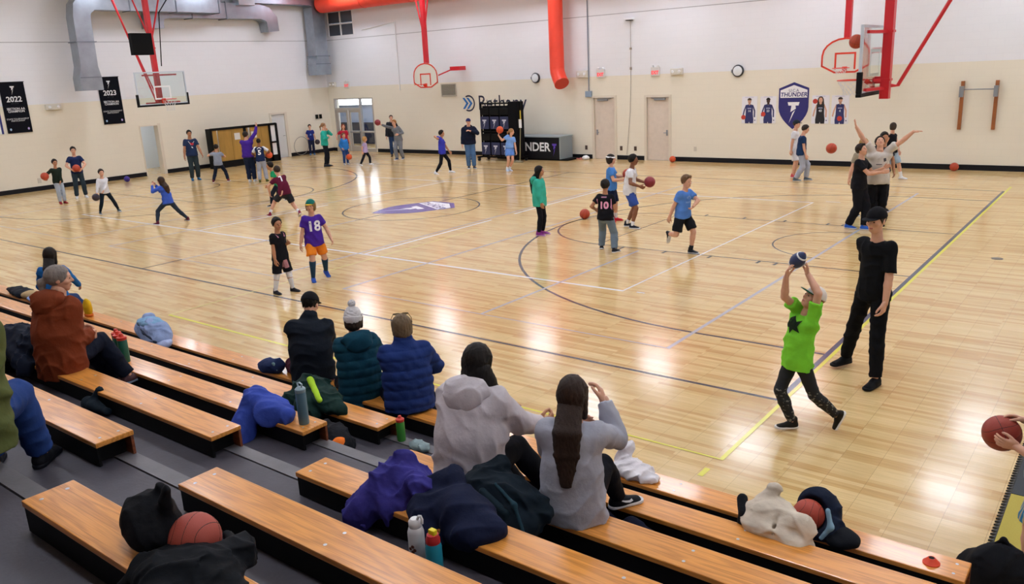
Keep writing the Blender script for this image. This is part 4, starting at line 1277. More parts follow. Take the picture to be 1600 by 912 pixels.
person('p6', 'boy in grey tee and dark trousers seen from behind with feet apart', -24.13, 9.20, 1.44, 165, skin='light', kid=.5, hair=('short', '231b17'),
       top=('tee', '8e97a8'), bottom=('pants', '1b2233'), shoes=('6b2733', 'e9e9ee'), pelvis=(0, 0, .46), fl=(-.17, .02, 0), fr=(.19, 0, 0), hl=(-.10, -.14, .74), hr=(.08, -.16, .62), el=(-1, 0, -.5), er=(1, 0, -.5), seed=16, lean=4)
person('p7', 'man in purple sweatshirt seen from behind reaching up with his right arm', -22.84, 9.62, 1.80, 160, skin='light', hair=('short', '2a211c'), girth=1.12,
       top=('long', '46288f'), bottom=('pants', '18233a'), shoes=('c9d1dc', 'e9e9ee'), hr=(.23, -.10, 1.08), hl=(.14, -.16, .62), er=(1, .2, .2), el=(-.2, .6, -1), fl=(-.03, 0, 0), fr=(.07, .02, 0), lean=6, head=(-10, -12, 0), fdr=(.25, 0, 1), seed=17)
person('p8', 'boy in navy vest with a white number 5 over white sleeves seen from behind', -22.34, 9.78, 1.54, 172, skin='brown', kid=.3, hair=('crop', '1b1512'),
       top=('tank', '1c2a50', dict(sleeve=.75, col2='e4e6ec')), bottom=('loose', '9fa6b8'), shoes=('5d6a2c', '222222'), hr=(.14, -.10, .60), hl=(-.08, -.16, .58), er=(1, .2, -.3), el=(-1, .1, -.3), fl=(-.08, 0, 0), fr=(.08, -.04, 0), seed=18,
       prints=[('top', '5', 'eef0f4', .15, .16, 'back', .008), ('top', flat_mesh([[(-.075 + .15 * i / 6, .012 - .05 * ((i - 3) / 3) ** 2) for i in range(7)] + [(-.075 + .15 * i / 6, .038 - .05 * ((i - 3) / 3) ** 2) for i in range(6, -1, -1)]]), 'eef0f4', 1, .255, 'back')])
person('p13', 'boy in navy tee and shorts by the wall resting a dark ball on his hip', -28.95, 17.35, 1.42, 5, skin='light', kid=.4, hair=('short', '2a2019'),
       top=('tee', '25307a'), bottom=('pants', '1f2440'), shoes=('3f79b8', '3f79b8'), hl=(.17, .10, .44), hr=(-.10, .14, .56), hands=('grip', 'relax'), fl=(.06, 0, 0), fr=(-.06, 0, 0), seed=19,
       prints=[('top', flat_mesh([[(-.05, -.03), (.05, -.03), (0, .06)]]), '6f9ad8', 1, .15, 'front')])
person('p14', 'woman in teal sweater and black leggings standing with a hand to her chin', -23.87, 13.98, 1.76, 80, skin='light', sex='f', hair=('pony', '8a6a4a'),
       top=('long', '2fae9c'), bottom=('leggings', '181c24'), shoes=('202830', '202830', 'boot'), hl=(.09, -.02, .83), hr=(.10, .06, .66), el=(.4, -.6, -.8), er=(-.2, .8, -.7), fl=(.03, -.04, 0), fr=(-.03, .05, 0), seed=20)
person('p16', 'girl with long red hair and red shirt standing by the glass doors', -25.01, 16.01, 1.56, 15, skin='light', kid=.3, sex='f', hair=('long', '7a3418'),
       top=('tee', 'b3243a'), bottom=('leggings', '2b3550'), shoes=('333845', 'd5d8de'), hr=(-.20, .10, .62), seed=21)
person('p15', 'small child in bright blue hoodie and jeans in front of the red-haired girl', -23.55, 14.73, 1.29, 20, skin='light', kid=.9, hair=('short', '6b4a34'),
       top=('hoodie', '2f79c6'), bottom=('jeans', '2b4a86'), shoes=('c5ccd6', 'e9e9ee'), hr=(-.08, .10, .52), hl=(.12, .08, .46), seed=22)
person('p17', 'toddler with blond curls in lilac tee striding past the glass doors', -22.39, 14.80, 1.19, 75, skin='light', kid=1.1, sex='f', hair=('bob', 'b98d54'),
       top=('tee', 'b9a9d8'), bottom=('pants', '191a24'), shoes=('dfe2e8', 'eeeeee'), pelvis=(0, 0, .47), fl=(.13, -.05, 0), fr=(-.20, .06, 0), hr=(-.10, .12, .46), pitr=25, seed=23)
person('p18', 'man in black jacket and jeans standing behind the leaning boy', -23.85, 17.78, 1.80, 5, skin='light', hair=('crop', '2b221d'),
       top=('jacket', '23252c'), bottom=('jeans', '2b3f63'), shoes=('4a3a2e', '33291f'), hr=(-.15, .06, .48), hl=(.17, .05, .50), fr=(-.05, 0, 0), fl=(.06, 0, 0), seed=24)
person('p19', 'boy in grey tracksuit leaning far to one side with a ball on his outstretched hand', -22.57, 16.83, 1.72, -30, skin='light', kid=.2, hair=('short', 'a9713c'),
       top=('long', '75797f'), bottom=('loose', '7b8088'), shoes=('2e4a6e', 'e9e9ee'), pelvis=(.02, 0, .50), side=16, lean=6, hr=(-.38, .10, .88), hl=(.02, .14, .62), er=(-.3, 0, -1), fr=(-.05, .05, 0), fl=(.10, -.02, 0), fdr=(-1, .1, .1), pnr=(-.2, .3, 1), hands=('relax', 'grip'), seed=25)
person('p20', 'boy in blue tee and black leggings striding with one elbow raised', -17.14, 13.67, 1.58, 80, skin='tan', kid=.3, hair=('short', '1d1713'),
       top=('tee', '3a3fb4'), bottom=('leggings', '14151c'), shoes=('dfe2ec', 'eef0f4'), socks=('e6e8f0', .2), pelvis=(0, 0, .485), fl=(.16, -.08, 0), fr=(-.17, .08, 0), hr=(-.10, .12, .80), hl=(.17, -.03, .47), er=(-.9, .4, .2), pitr=20, hands=('relax', 'fist'), seed=26)
person('p21', 'man in navy hoodie, jeans and cap with a hand at his chest', -17.14, 15.18, 1.82, 8, skin='light', hair=('crop', '4a3a2e'), hat=('cap', '2e3466'), girth=1.2,
       top=('hoodie', '171d30'), bottom=('jeans', '4f6f96'), shoes=('37404e', 'c9ccd2'), hr=(-.15, .08, .47), hl=(.03, .15, .76), el=(1, .1, -.5), fr=(-.04, 0, 0), fl=(.07, .04, 0), seed=27)
person('p22', 'girl in light blue tee and shorts holding a ball above her shoulder', -15.2, 14.93, 1.54, 25, skin='light', kid=.3, sex='f', hair=('pony', 'a07a50'),
       top=('tee', '7aa4e4', dict(hem=.03)), bottom=('shorts', '6490de', .6), shoes=('c9d6f0', 'e9eef8'), socks=('e8ecf6', .25), pelvis=(.06, 0, .49), side=-9, lean=6, head=(50, 5, 0), hr=(-.18, .06, .83), er=(-.8, .2, -.8), hl=(.21, .05, .42), fr=(-.02, .03, 0), fl=(.04, -.02, 0), hands=('relax', 'grip'), fdr=(.1, .2, 1), pnr=(1, .1, .2), seed=28)
person('p10', 'boy in maroon jersey with a white mark running away bent forward', -15.05, 5.2, 1.50, -160, skin='light', kid=.5, hair=('short', '33271f'),
       top=('tee', '5e1b35'), bottom=('shorts', '2a2c33', .8), shoes=('7c1f3c', 'e6e6ea'), socks=('e8e8ee', .3), pelvis=(.03, 0, .44), lean=30, side=-12, fl=(-.26, -.05, .03), fr=(.24, .10, .03), hl=(-.22, -.10, .42), hr=(-.02, .12, .40), el=(-.5, .3, .5), er=(.5, .6, .2), head=(0, 8, 0), pitr=35, bend=.3, seed=30,
       prints=[('top', flat_mesh([[(-.05, .09), (.03, .09), (.0, -.08), (-.03, -.08), (-.01, .05), (-.05, .05)]]), 'e9e4ea', 1, .22, 'back')])
person('p9', 'boy with black hair in bright green tee running behind the maroon jersey', -16.9, 6.35, 1.38, -95, skin='tan', kid=.7, hair=('short', '16110e'),
       top=('tee', '1f9a63'), bottom=('pants', '1d2230'), shoes=('2c2f38', 'd5d8de'), pelvis=(.05, 0, .46), lean=30, fl=(-.12, 0, .0), fr=(.24, 0, .10), hl=(-.16, .10, .45), hr=(.0, -.1, .5), seed=31, bend=.3)
person('p28', 'boy in white tee and shorts partly hidden behind the boy in grey sweatpants', -5.50, 16.2, 1.66, 80, skin='light', kid=.2, hair=('short', '3a2d24'), hat=('cap', '232a33'),
       top=('tee', 'dfe1e8'), bottom=('shorts', 'dcdde6', .9), shoes=('c94a52', 'e9e9ee'), hr=(-.06, .12, .46), seed=32)
person('p29', 'boy in navy tee and pale grey sweatpants strolling below the shield emblem', -5.07, 15.61, 1.62, 95, skin='light', kid=.2, hair=('short', '2f2721'),
       top=('tee', '20365c'), bottom=('loose', 'a8adbc'), shoes=('55606a', 'c9ccd2'), pelvis=(-.02, 0, .495), lean=4, fl=(.08, -.05, 0), fr=(-.10, .05, 0), hr=(.06, .12, .45), head=(-8, 14, 0), seed=33)
person('p33', 'boy in black tank top and pale blue shorts stepping with his head turned back', -2.90, 16.57, 1.60, 60, skin='light', kid=.2, hair=('mop', '3b2f26'),
       top=('tank', '16171d'), bottom=('shorts', 'a9bed2', .95), shoes=('e9ebf0', 'f2f2f4'), socks=('eceef4', .35), pelvis=(-.02, 0, .5), fl=(.16, -.06, .0), fr=(-.10, .06, 0), hr=(-.12, .10, .46), hl=(.10, .04, .48), head=(110, 0, 0), lean=-4, seed=34)
person('p37', 'person with short dark hair mostly hidden behind the white-shirted teenager', -1.95, 11.6, 1.74, 20, skin='tan', hair=('short', '191410'), face=False,
       top=('tee', '2a2c34'), bottom=('pants', '1d1f28'), shoes=('20222a', '20222a'), seed=36)
person('p32', 'blond boy in tan tee and teal trousers half hidden behind the black-shirted teenager', -2.15, 10.85, 1.68, 25, skin='light', kid=.2, hair=('mop', 'a98652'),
       top=('tee', '9c9280'), bottom=('pants', '3d9c8a'), shoes=('30363c', 'd5d8de'), hr=(-.17, .08, .42), side=4, seed=35)
person('p31', 'teenager in off-white tee with both arms flung up and head tipped back', -1.56, 9.76, 1.84, 10, skin='light', hair=('short', '2a211b'), girth=1.08,
       top=('tee', 'cfc9c2', dict(ease=1.5, hem=-.06)), bottom=('pants', '111218'), shoes=('191a20', '191a20'), hr=(-.27, .06, 1.12), hl=(.33, .04, 1.05), er=(-.8, .1, -.2), el=(.6, .2, -.8), head=(0, -38, 0), fr=(-.06, 0, 0), fl=(.05, -.04, 0),
       fdr=(-.35, 0, 1), fdl=(1, .1, .1), pnl=(.1, .1, -1), hands=('open', 'open'), seed=37,
       prints=[('top', flat_mesh([[(.05, .10), (.10, .11), (.11, .05), (.06, .03)], [(-.08, -.01), (.03, -.01), (.03, -.025), (-.08, -.025)]]), '55535a', 1, .17, 'front')])
person('p30', 'teenager in black tee and track trousers with arms around the white-shirted one', -1.80, 9.30, 1.75, 70, skin='light', hair=('tuft', '261e19'),
       top=('tee', '17181e'), bottom=('loose', '15161d'), shoes=('2b5fc4', 'c9d2ea'), pelvis=(0, 0, .51), lean=3, hr=(.24, .10, .67), hl=(.26, -.06, .70), er=(-.2, .3, -1), el=(-.2, -.3, -1), head=(-5, -18, 0), fl=(.08, .06, 0), fr=(-.09, .0, 0), seed=38)
person('p23', 'girl with long black hair in teal hoodie and black leggings watching a loose ball', -7.40, 6.07, 1.49, 70, skin='tan', kid=.5, sex='f', hair=('longer', '120e0d'),
       top=('hoodie', '3cb09a', dict(hem=-.09, ease=1.2)), bottom=('leggings', '16171e'), shoes=('8e3a8e', 'd8b6dc'), hr=(.03, .12, .44), hl=(.06, -.06, .44), fr=(-.03, .05, 0), fl=(.03, -.05, 0), seed=39)
person('p24', 'boy in black jersey with a pink number 10 on the back walking off', -5.30, 5.33, 1.43, 165, skin='tan', kid=.6, hair=('short', '1c1714'),
       top=('tee', '16161d', dict(ease=1.3)), bottom=('loose', '70808f'), shoes=('23262e', 'e9e9ee'), pelvis=(-.01, 0, .475), fl=(-.07, -.12, .0), fr=(.10, .10, 0), hl=(-.14, -.10, .55), hr=(.09, -.12, .52), toer=-20, pitl=15, seed=40,
       prints=[('top', '10', 'e7a3c4', .125, .155, 'back', .008), ('top', flat_mesh([[(-.05, -.012), (.05, -.012), (.05, .012), (-.05, .012)]]), 'a87c96', 1, .265, 'back'),
               ('top', flat_mesh([[(-.14, .1), (-.125, .1), (-.12, -.06), (-.14, -.12)], [(.14, .1), (.125, .1), (.12, -.06), (.14, -.12)]]), 'd893b4', 1, .17, 'back')])
person('p25', 'child with a white headband, blue tee and navy shorts holding a ball', -6.82, 8.05, 1.53, 80, skin='light', kid=.4, hair=('bob', '2a201b'), hat=('band', 'eceef2'),
       top=('tee', '4d87d2'), bottom=('shorts', '1b2440', .95), shoes=('c9283a', 'c9283a'), socks=('d5d8de', .3), hr=(.17, .08, .62), hl=(.20, -.06, .66), hands=('grip', 'grip'), er=(-.3, .6, -.8), head=(0, -8, 0), fr=(-.04, .06, 0), fl=(.06, -.05, 0), seed=41)
person('p26', 'boy in white tee and royal blue shorts dribbling ball held low in front', -6.03, 7.63, 1.63, 80, skin='brown', kid=.2, hair=('short', '15110f'),
       top=('tee', 'e8e8ee', dict(hem=-.06)), bottom=('shorts', '3a55a4', .85), shoes=('1d2130', 'e2e4ea'), socks=('f0f0f4', .18), pelvis=(-.04, 0, .5), lean=9, hr=(.10, .12, .56), hl=(.17, -.10, .58), er=(-.6, .6, -.4), hands=('grip', 'grip'), fr=(-.01, .10, 0), fl=(-.08, -.06, 0), seed=42,
       prints=[('bottom', flat_mesh([[(-.03, .08), (.05, .08), (.06, -.10), (-.02, -.12)]]), '3b3d46', 1, -.10, 'front')])
person('p27', 'boy in bright blue tee and black shorts running across the free-throw lane', -3.86, 5.85, 1.51, 50, skin='light', kid=.5, hair=('tuft', '6b5138'),
       top=('tee', '5585d4', dict(ease=1.35)), bottom=('shorts', '17181e', .85), shoes=('20242c', 'e2e4ea'), socks=('26282e', .2), pelvis=(-.06, 0, .485), lean=8, fl=(.04, .02, 0), fr=(-.24, -.12, .17), kr=(.3, .6, .1), hr=(-.22, .05, .46), hl=(.06, .16, .60), er=(-.8, -.2, -.2), el=(1, .1, -.4), toeyr=(-.25, -.25, -1), head=(0, 2, 0), seed=43,
       prints=[('top', flat_mesh([[(-.06, .06), (.0, .09), (.06, .05), (.05, .02), (-.04, .03)], [(-.07, -.02), (.07, -.02), (.07, -.05), (-.07, -.05)]]), '7fa6e2', 1, .19, 'front')])
person('p12', 'boy in purple number 18 tee, orange shorts and green and yellow cap', -8.72, 1.10, 1.47, 12, skin='light', kid=.5, hair=('bob', '8d6c44'), hat=('cap', '1f6f66', 'e2b92e'),
       top=('tee', '4a2a9a', dict(ease=1.5, hem=-.07)), bottom=('shorts', 'f08a2a', .75), shoes=('2b4fa8', '3f66c0'), pelvis=(0, 0, .50), hr=(-.17, .06, .43), hl=(.20, .05, .50), fr=(-.06, .04, 0), fl=(.10, -.16, .03), pitl=20, head=(-30, -4, 0), seed=44,
       socks=('24405c', .9), prints=[('top', '18', 'eeeaf4', .165, .17, 'front', .007)])
person('p11', 'boy in black kit with one white sleeve and white socks looking up the court', -8.55, .23, 1.29, 40, skin='tan', kid=.8, hair=('short', '1b1715'),
       top=('tee', '17171e', dict(ease=1.4, hem=-.06)), bottom=('shorts', '17171e', .95), shoes=('1d1f26', '2a2c33'), socks=('e2e4ec', .95), hr=(-.07, .12, .39), hl=(.12, .04, .66), el=(-.2, -.4, -1), fr=(-.11, .02, 0), fl=(.11, -.02, 0), head=(-15, 0, 0), seed=45,
       prints=[('top', flat_mesh([[(-.09, .12), (-.07, .13), (-.05, .06), (-.07, .05)], [(.09, .12), (.07, .13), (.05, .06), (.07, .05)]]), 'c98aa0', 1, .2, 'front'), ('bottom', flat_mesh([[(-.02, .06), (.05, .06), (.07, -.08), (.0, -.10)]]), 'b9838e', 1, -.10, 'front')])
person('p34', 'man in black tee, black trousers and black cap standing on the baseline', .55, 1.10, 1.90, -35, skin='light', hair=('crop', '3a2d24'), hat=('cap', '131317'), girth=.92,
       top=('tee', '0f1014', dict(hem=-.05, ease=.9, sleeve=.85)), bottom=('pants', '0d0e12'), shoes=('0c0d11', '101116'), pelvis=(.03, 0, .525), hl=(.09, .12, .465), hr=(.02, -.10, .52), el=(.6, -.3, -.2), er=(-.1, -1, -.2), fr=(-.10, -.16, 0), fl=(.07, .14, 0), head=(4, 4, 0), hands=('relax', 'relax'), fdl=(-.2, .25, -1), pnl=(-.6, -.2, 0), seed=46)
M_CAMO = mat('camo_print', '14161a', .8)
def _camo(m):
    nt = m.node_tree; b = nt.nodes['Principled BSDF']; N = nt.nodes.new; L = nt.links.new
    tc = N('ShaderNodeTexCoord'); no = N('ShaderNodeTexNoise'); no.inputs['Scale'].default_value = 22; no.inputs['Detail'].default_value = 3
    mp = N('ShaderNodeMapping'); mp.inputs['Scale'].default_value = (1, 1, 2.0); L(tc.outputs['Object'], mp.inputs[0]); L(mp.outputs[0], no.inputs['Vector'])
    sp = N('ShaderNodeSeparateXYZ'); L(tc.outputs['Object'], sp.inputs[0])
    lt = N('ShaderNodeMath'); lt.operation = 'LESS_THAN'; lt.inputs[1].default_value = .42; L(sp.outputs['Z'], lt.inputs[0])
    gt = N('ShaderNodeMath'); gt.operation = 'GREATER_THAN'; gt.inputs[1].default_value = .60; L(no.outputs['Fac'], gt.inputs[0])
    mu = N('ShaderNodeMath'); mu.operation = 'MULTIPLY'; L(lt.outputs[0], mu.inputs[0]); L(gt.outputs[0], mu.inputs[1])
    mx = N('ShaderNodeMix'); mx.data_type = 'RGBA'; mx.inputs['A'].default_value = s2l('15171b'); mx.inputs['B'].default_value = s2l('7d7a70'); L(mu.outputs[0], mx.inputs['Factor'])
    L(mx.outputs['Result'], b.inputs['Base Color'])
_camo(M_CAMO)
person('p35', 'boy in lime green tee and patterned black leggings catching a football overhead', .49, -.50, 1.46, -55, skin='light', kid=.5, hair=('short', '8a6a48'), hat=('cap', 'e4dcd6', '1f5a44'),
       top=('tee', '7fd63a', dict(ease=1.4, hem=-.07)), bottom=('leggings', '14161a', .97, M_CAMO), shoes=('23201a', 'eceae6'), pelvis=(-.085, 0, .485), lean=-12, side=-4, fr=(-.10, .05, .01), fl=(.17, -.03, .05), toeyl=(-.40, .10, -.9), pitr=-4, kl=(-.5, .5, 0),
       hl=(-.05, -.02, 1.04), hr=(-.175, .05, 1.03), el=(.5, .5, -.2), er=(-.9, .4, -.2), fdl=(-.05, 0, 1), fdr=(.15, .1, 1), pnl=(-1, .1, .1), pnr=(1, .2, .1), hands=('grip', 'grip'), head=(0, -32, -8), seed=47, bend=.3,
       prints=[('top', flat_mesh([[(-.09, .05), (-.03, .09), (.03, .05), (.08, .08), (.06, .01), (.09, -.04), (.02, -.03), (-.01, -.08), (-.04, -.03), (-.09, -.04)]]), '1b2a1c', 1, .21, 'front')])
M_WAVE = mat('wave_print', '3f86b4', .8)
def _wave(m):
    nt = m.node_tree; b = nt.nodes['Principled BSDF']; N = nt.nodes.new; L = nt.links.new
    tc = N('ShaderNodeTexCoord'); no = N('ShaderNodeTexWave'); no.inputs['Scale'].default_value = 8; no.inputs['Distortion'].default_value = 9; no.inputs['Detail'].default_value = 2
    L(tc.outputs['Object'], no.inputs['Vector'])
    ra = N('ShaderNodeValToRGB'); e = ra.color_ramp.elements; e[0].position = .0; e[0].color = s2l('2c6fa4'); e[1].position = 1; e[1].color = s2l('d8a24a')
    for p_, c_ in ((.45, '3f9ac0'), (.7, '2f7fae'), (.85, 'cfd6c0')): q = e.new(p_); q.color = s2l(c_)
    L(no.outputs['Fac'], ra.inputs['Fac']); L(ra.outputs['Color'], b.inputs['Base Color'])
_wave(M_WAVE)
person('p36', 'dark-haired boy in blue patterned shorts holding out a basketball beside the floor mat', 2.50, -1.97, 1.43, -80, skin='light', kid=.5, hair=('mop', '1d1714'),
       top=('tee', '8b9aa8', dict(ease=1.2)), bottom=('shorts', '3f86b4', .95, M_WAVE), shoes=('2a2c33', 'd5d8de'), socks=('e9e9ee', .25), hl=(-.135, .09, .66), hr=(-.12, -.07, .73), el=(.3, .8, -.6), er=(.2, -.8, -.4), hands=('grip', 'grip'), fdl=(-.9, .15, .15), fdr=(-.9, .1, .2), pnl=(.0, -1, .2), pnr=(0, .6, -.8), head=(8, 24, 0), fl=(-.03, .07, 0), fr=(.04, -.07, 0), seed=48)

# ------------------------------------------------------------------ spectators on the bleachers
def sitter(key, label, px, k, H, rel, zt=None, fwd=.0, **kw):
    """seated on row k at x=px; root stands on the deck in front of the seat"""
    z0 = (k - 1) * .253 if zt is None else zt
    y0 = SY(k) - .12 + fwd
    kw.setdefault('pelvis', (0, 0, (SZ(k) - z0 + .058 * H) / H))
    return person(key, label, px, y0, H, rel, z=z0, **kw)
# feet of the sitters: forward is away from the viewer (negative b)
sitter('s1', 'woman with dark hair in blue top and jeans sitting on the lowest bench far left', -9.75, 1, 1.66, 165, skin='tan', sex='f', hair=('long', '1e1815'), hat=None,
       top=('long', '1f63a8'), bottom=('jeans', '2c4270'), shoes=('2a2c34', 'd5d8de'), lean=10, fl=(.0, -.30, 0), fr=(.24, -.28, 0), hl=(-.05, -.24, .34), hr=(.20, -.22, .36), head=(-15, 4, 0), seed=51)
sitter('s4', 'man in black fleece and black cap hunched on the lowest bench', -3.87, 1, 1.80, -172, skin='light', hair=('short', '17130f'), hat=('cap', '141419'), girth=1.1,
       top=('jacket', '161c26'), bottom=('pants', '4a1a2c'), shoes=('20222a', '20222a'), lean=24, side=8, bend=.3, fl=(-.07, -.30, 0), fr=(.10, -.30, 0), hl=(-.05, -.34, .34), hr=(.12, -.34, .34), head=(-32, 26, 0), seed=52)
sitter('s5', 'woman in white bobble hat and dark teal padded coat on the lowest bench', -3.13, 1, 1.66, -168, skin='light', sex='f', hair=('bob', '2c211c'), hat=('beanie', 'd5d2d4', 'cfcccf', 'dad7d9'), girth=1.1,
       top=('puffer', '123f52', dict(hem=-.12, hood=True)), bottom=('pants', '1b1d24'), shoes=('3a2c22', '2a2019'), lean=8, fl=(-.05, -.30, 0), fr=(.08, -.30, 0), hl=(-.04, -.26, .38), hr=(.10, -.26, .38), head=(-22, 6, 0), seed=53)
sitter('s6', 'woman with short grey-brown hair in shiny navy jacket on the lowest bench', -2.46, 1, 1.74, -172, skin='light', sex='f', hair=('bob', '6e5c46'), girth=1.28,
       top=('puffer', '20346e', dict(ease=.6)), bottom=('pants', '1a2236'), shoes=('22242c', '22242c'), lean=10, fl=(-.04, -.30, 0), fr=(.20, -.26, 0), hl=(-.05, -.26, .36), hr=(.14, -.26, .36), head=(-6, 0, 0), seed=54)
sitter('s2', 'woman with grey ponytail in rust hooded coat sitting sideways on the fourth bench', -4.38, 4, 1.70, 128, skin='light', sex='f', hair=('pony', '857c76'), girth=1.12,
       top=('hoodie', '7d3a20', dict(hem=-.10, ease=1.3)), bottom=('pants', '141a2a'), shoes=('5a3f42', '9fb0c2'), lean=14, bend=.3, fl=(.25, -.26, .02), fr=(.29, -.14, .05), kl=(-.5, -.1, 1), kr=(-.5, 0, 1), hl=(.12, -.16, .38), hr=(.15, -.06, .37), el=(-.3, -.5, -.5), er=(-.5, .6, -.5), head=(-48, 2, 0), toel=10, hands=('fist', 'fist'), seed=55)
sitter('s3', 'person in olive jacket and jeans cut off by the left edge of the frame', -2.07, 6, 1.78, 156, skin='light', hair=('short', '3a2d24'), girth=1.2,
       top=('jacket', '5c6438', dict(hem=-.10, ease=1.3)), bottom=('jeans', '27417c'), shoes=('1b1c22', '1b1c22'), lean=16, fl=(.06, -.30, 0), fr=(.20, -.22, 0), hl=(.0, -.24, .46), hr=(.07, -.20, .44), hands=('hold', 'hold'), seed=56)
sitter('s7', 'woman with long dark hair in pale hoodie handing something to her neighbour', -.42, 3, 1.72, 150, skin='tan', sex='f', hair=('side', '16110f'), girth=1.22,
       top=('hoodie', 'c9c1c6', dict(ease=1.25)), bottom=('leggings', '12131a'), shoes=('22242c', 'd5d8de'), lean=18, bend=.3, fl=(.20, -.26, .02), fr=(.32, -.12, .05), hl=(.20, -.30, .36), hr=(.285, -.17, .37), er=(.3, .3, -1), head=(-8, 14, 0), hands=('relax', 'hold'), fdr=(1, -.1, .3), seed=57)
sitter('s8', 'girl with long brown hair in light grey sweatshirt and black leggings', .36, 3, 1.62, 168, skin='light', sex='f', hair=('longer', '33251f'), girth=1.12,
       top=('long', 'a9abb8', dict(ease=1.45, hem=-.06)), bottom=('leggings', '13141b'), shoes=('16171d', 'e6e6ea'), lean=10, bend=.3, fl=(.05, -.32, .02), fr=(.186, -.33, .10), hl=(.02, -.26, .48), hr=(.13, -.20, .62), er=(.55, -.1, -1), toer=-45, head=(-6, 4, 0), seed=58)

_d = PEOPLE['s6']
_q = MB()
for sx in (-1, 1):
    cx = np.array((sx * .17, .25, .47)); n_ = 14
    ln = lambda t, f: cx + np.array((.14 * f * math.cos(t), -.085 * f * math.sin(t), .055 * f * math.sin(t)))
    _q.tube([ln(t, 1) for t in np.linspace(0, 2 * math.pi, n_, endpoint=False)], .014, 6, closed=True)
    _q.poly([ln(t, .95) for t in np.linspace(0, 2 * math.pi, n_, endpoint=False)], (0, .006, .01))
    _q.tube([(sx * .31, .24, .46), (sx * .41, .05, .34), (sx * .42, -.18, .20)], .014, 6)
_q.tube([(-.04, .25, .475), (.04, .25, .475)], .014, 6)
_hh = _d['H'] * .132
_q.v = [tuple(_d['Rh'] @ (np.array(v) * _hh) + _d['Hc']) for v in _q.v]
_q.build('sunglasses', mat('sunglasses', '3a2c24', .2), _d['root'])

_d = PEOPLE['s8']
_sh = [c for c in _d['root'].children if c.name.startswith('shoe')][0]
_Rf = rotz(math.radians(-53)); _a = _d['J']['ar']
_sw = flat_mesh([[(-.055, .012), (-.045, -.012), (-.02, -.018), (.02, -.006), (.075, .022), (.02, .006), (-.02, -.004), (-.038, .0)]])
for sgn_ in (1, -1):
    project(_sh, _sw if sgn_ > 0 else flat_mesh([[(-.055, .012), (-.045, -.012), (-.02, -.018), (.02, -.006), (.075, .022), (.02, .006), (-.02, -.004), (-.038, .0)]]), _a + _Rf[:, 1] * .045 - np.array((0, 0, .022)), _Rf[:, 1] * -1, np.array((0, 0, 1.)), _Rf[:, 0] * sgn_, 'swoosh_mark', cloth('e6e6ea'), _sh, off=.003)
# ------------------------------------------------------------------ basketballs
B_ORANGE = mat('ball_orange', 'b8452a', .55, var=.05, vscale=9, bump=.25, bscale=400)
B_BRIGHT = mat('ball_bright_orange', 'd9562a', .55, bump=.2, bscale=400)
B_MAROON = mat('ball_maroon', '8a2430', .5, bump=.2, bscale=400)
B_DARK = mat('ball_dark', '2c2230', .5, bump=.2, bscale=400)
B_PURPLE = mat('ball_purple', '3b2a8c', .5)
SEAM = mat('ball_seam', '17110f', .6)
_balls = {}
def ball(label, loc, m=B_ORANGE, r=.12, rot=(0.4, 0.3, 0.2), group=None, cat='ball', plain=False):
    key = (m.name, round(r, 3), plain)
    root = empty('basketball' if not plain else 'rubber_ball', loc, 0, label, cat, group)
    root.rotation_euler = rot
    if key not in _balls:
        bm = bmesh.new(); bmesh.ops.create_uvsphere(bm, u_segments=28, v_segments=18, radius=r)
        for f in bm.faces: f.smooth = True
        me = bpy.data.meshes.new('ball_cover'); bm.to_mesh(me); bm.free()
        sm = MB(); q = r * .992
        n = 40
        for ax in range(2):
            sm.tube([np.roll((math.cos(t) * q, math.sin(t) * q, 0), ax) for t in np.linspace(0, 2 * math.pi, n, endpoint=False)], r * .015, 5, closed=True)
        for s in (-1, 1):
            pts = []
            for t in np.linspace(0, 2 * math.pi, n, endpoint=False):
                a = np.array((s * .62, .80 * math.cos(t), .80 * math.sin(t) ))
                a[0] = s * (.62 + .22 * math.cos(2 * t)); a /= np.linalg.norm(a); pts.append(a * q)
            sm.tube(pts, r * .015, 5, closed=True)
        o = link('cover', me, m, root)
        s_ = None
        if not plain: s_ = sm.build('seams', SEAM, root, smooth=True)
        _balls[key] = (me, s_.data if s_ else None)
    else:
        link('cover', _balls[key][0], None, root)
        if _balls[key][1]: link('seams', _balls[key][1], None, root)
    return root
def at_person(key, p):
    d = PEOPLE[key]; rt_ = d['root']
    q = Matrix.Rotation(rt_.rotation_euler[2], 3, 'Z') @ Vector(d['vw'](p))
    return tuple(Vector(rt_.location) + q)
ball('basketball carried by the boy in dark green sweatshirt', at_person('p1', (-.235, .16, .655)))
ball('basketball held at the waist of the boy in navy tee', at_person('p2', (0.0, .20, .60)), rot=(1, .2, 0))
ball('dark ball hanging from the hand of the boy in white long sleeves', at_person('p3', (-.20, .20, .385)), B_DARK, .105)
ball('bright ball held by the boy in the number 5 vest', at_person('p8', (.20, -.10, .60)), B_BRIGHT)
ball('dark ball on the hip of the boy by the wall', at_person('p13', (.20, .14, .42)), B_DARK)
ball('bright ball bouncing beside the child in blue hoodie', (-23.35, 14.75, .32), B_BRIGHT)
ball('maroon ball at the outstretched hand of the leaning boy', at_person('p19', (-.445, .12, .93)), B_MAROON, .125)
ball('bright ball above the shoulder of the girl in light blue', at_person('p22', (-.14, .04, .945)), B_BRIGHT, .125)
ball('basketball held by the child with the headband', at_person('p25', (.245, .02, .70)))
ball('basketball held low by the boy in white tee', at_person('p26', (.225, -.01, .60)), B_MAROON)
ball('loose basketball rolling beside the girl in teal hoodie', (-7.55, 8.05, .12))
ball('basketball in the air left of the two hugging teenagers', (-3.07, 11.6, 1.36))
ball('basketball in flight in front of the near glass backboard', (-1.50, 7.45, 3.64))
ball('basketball lying against the black base of the far wall', (-1.72, 18.78, .12))
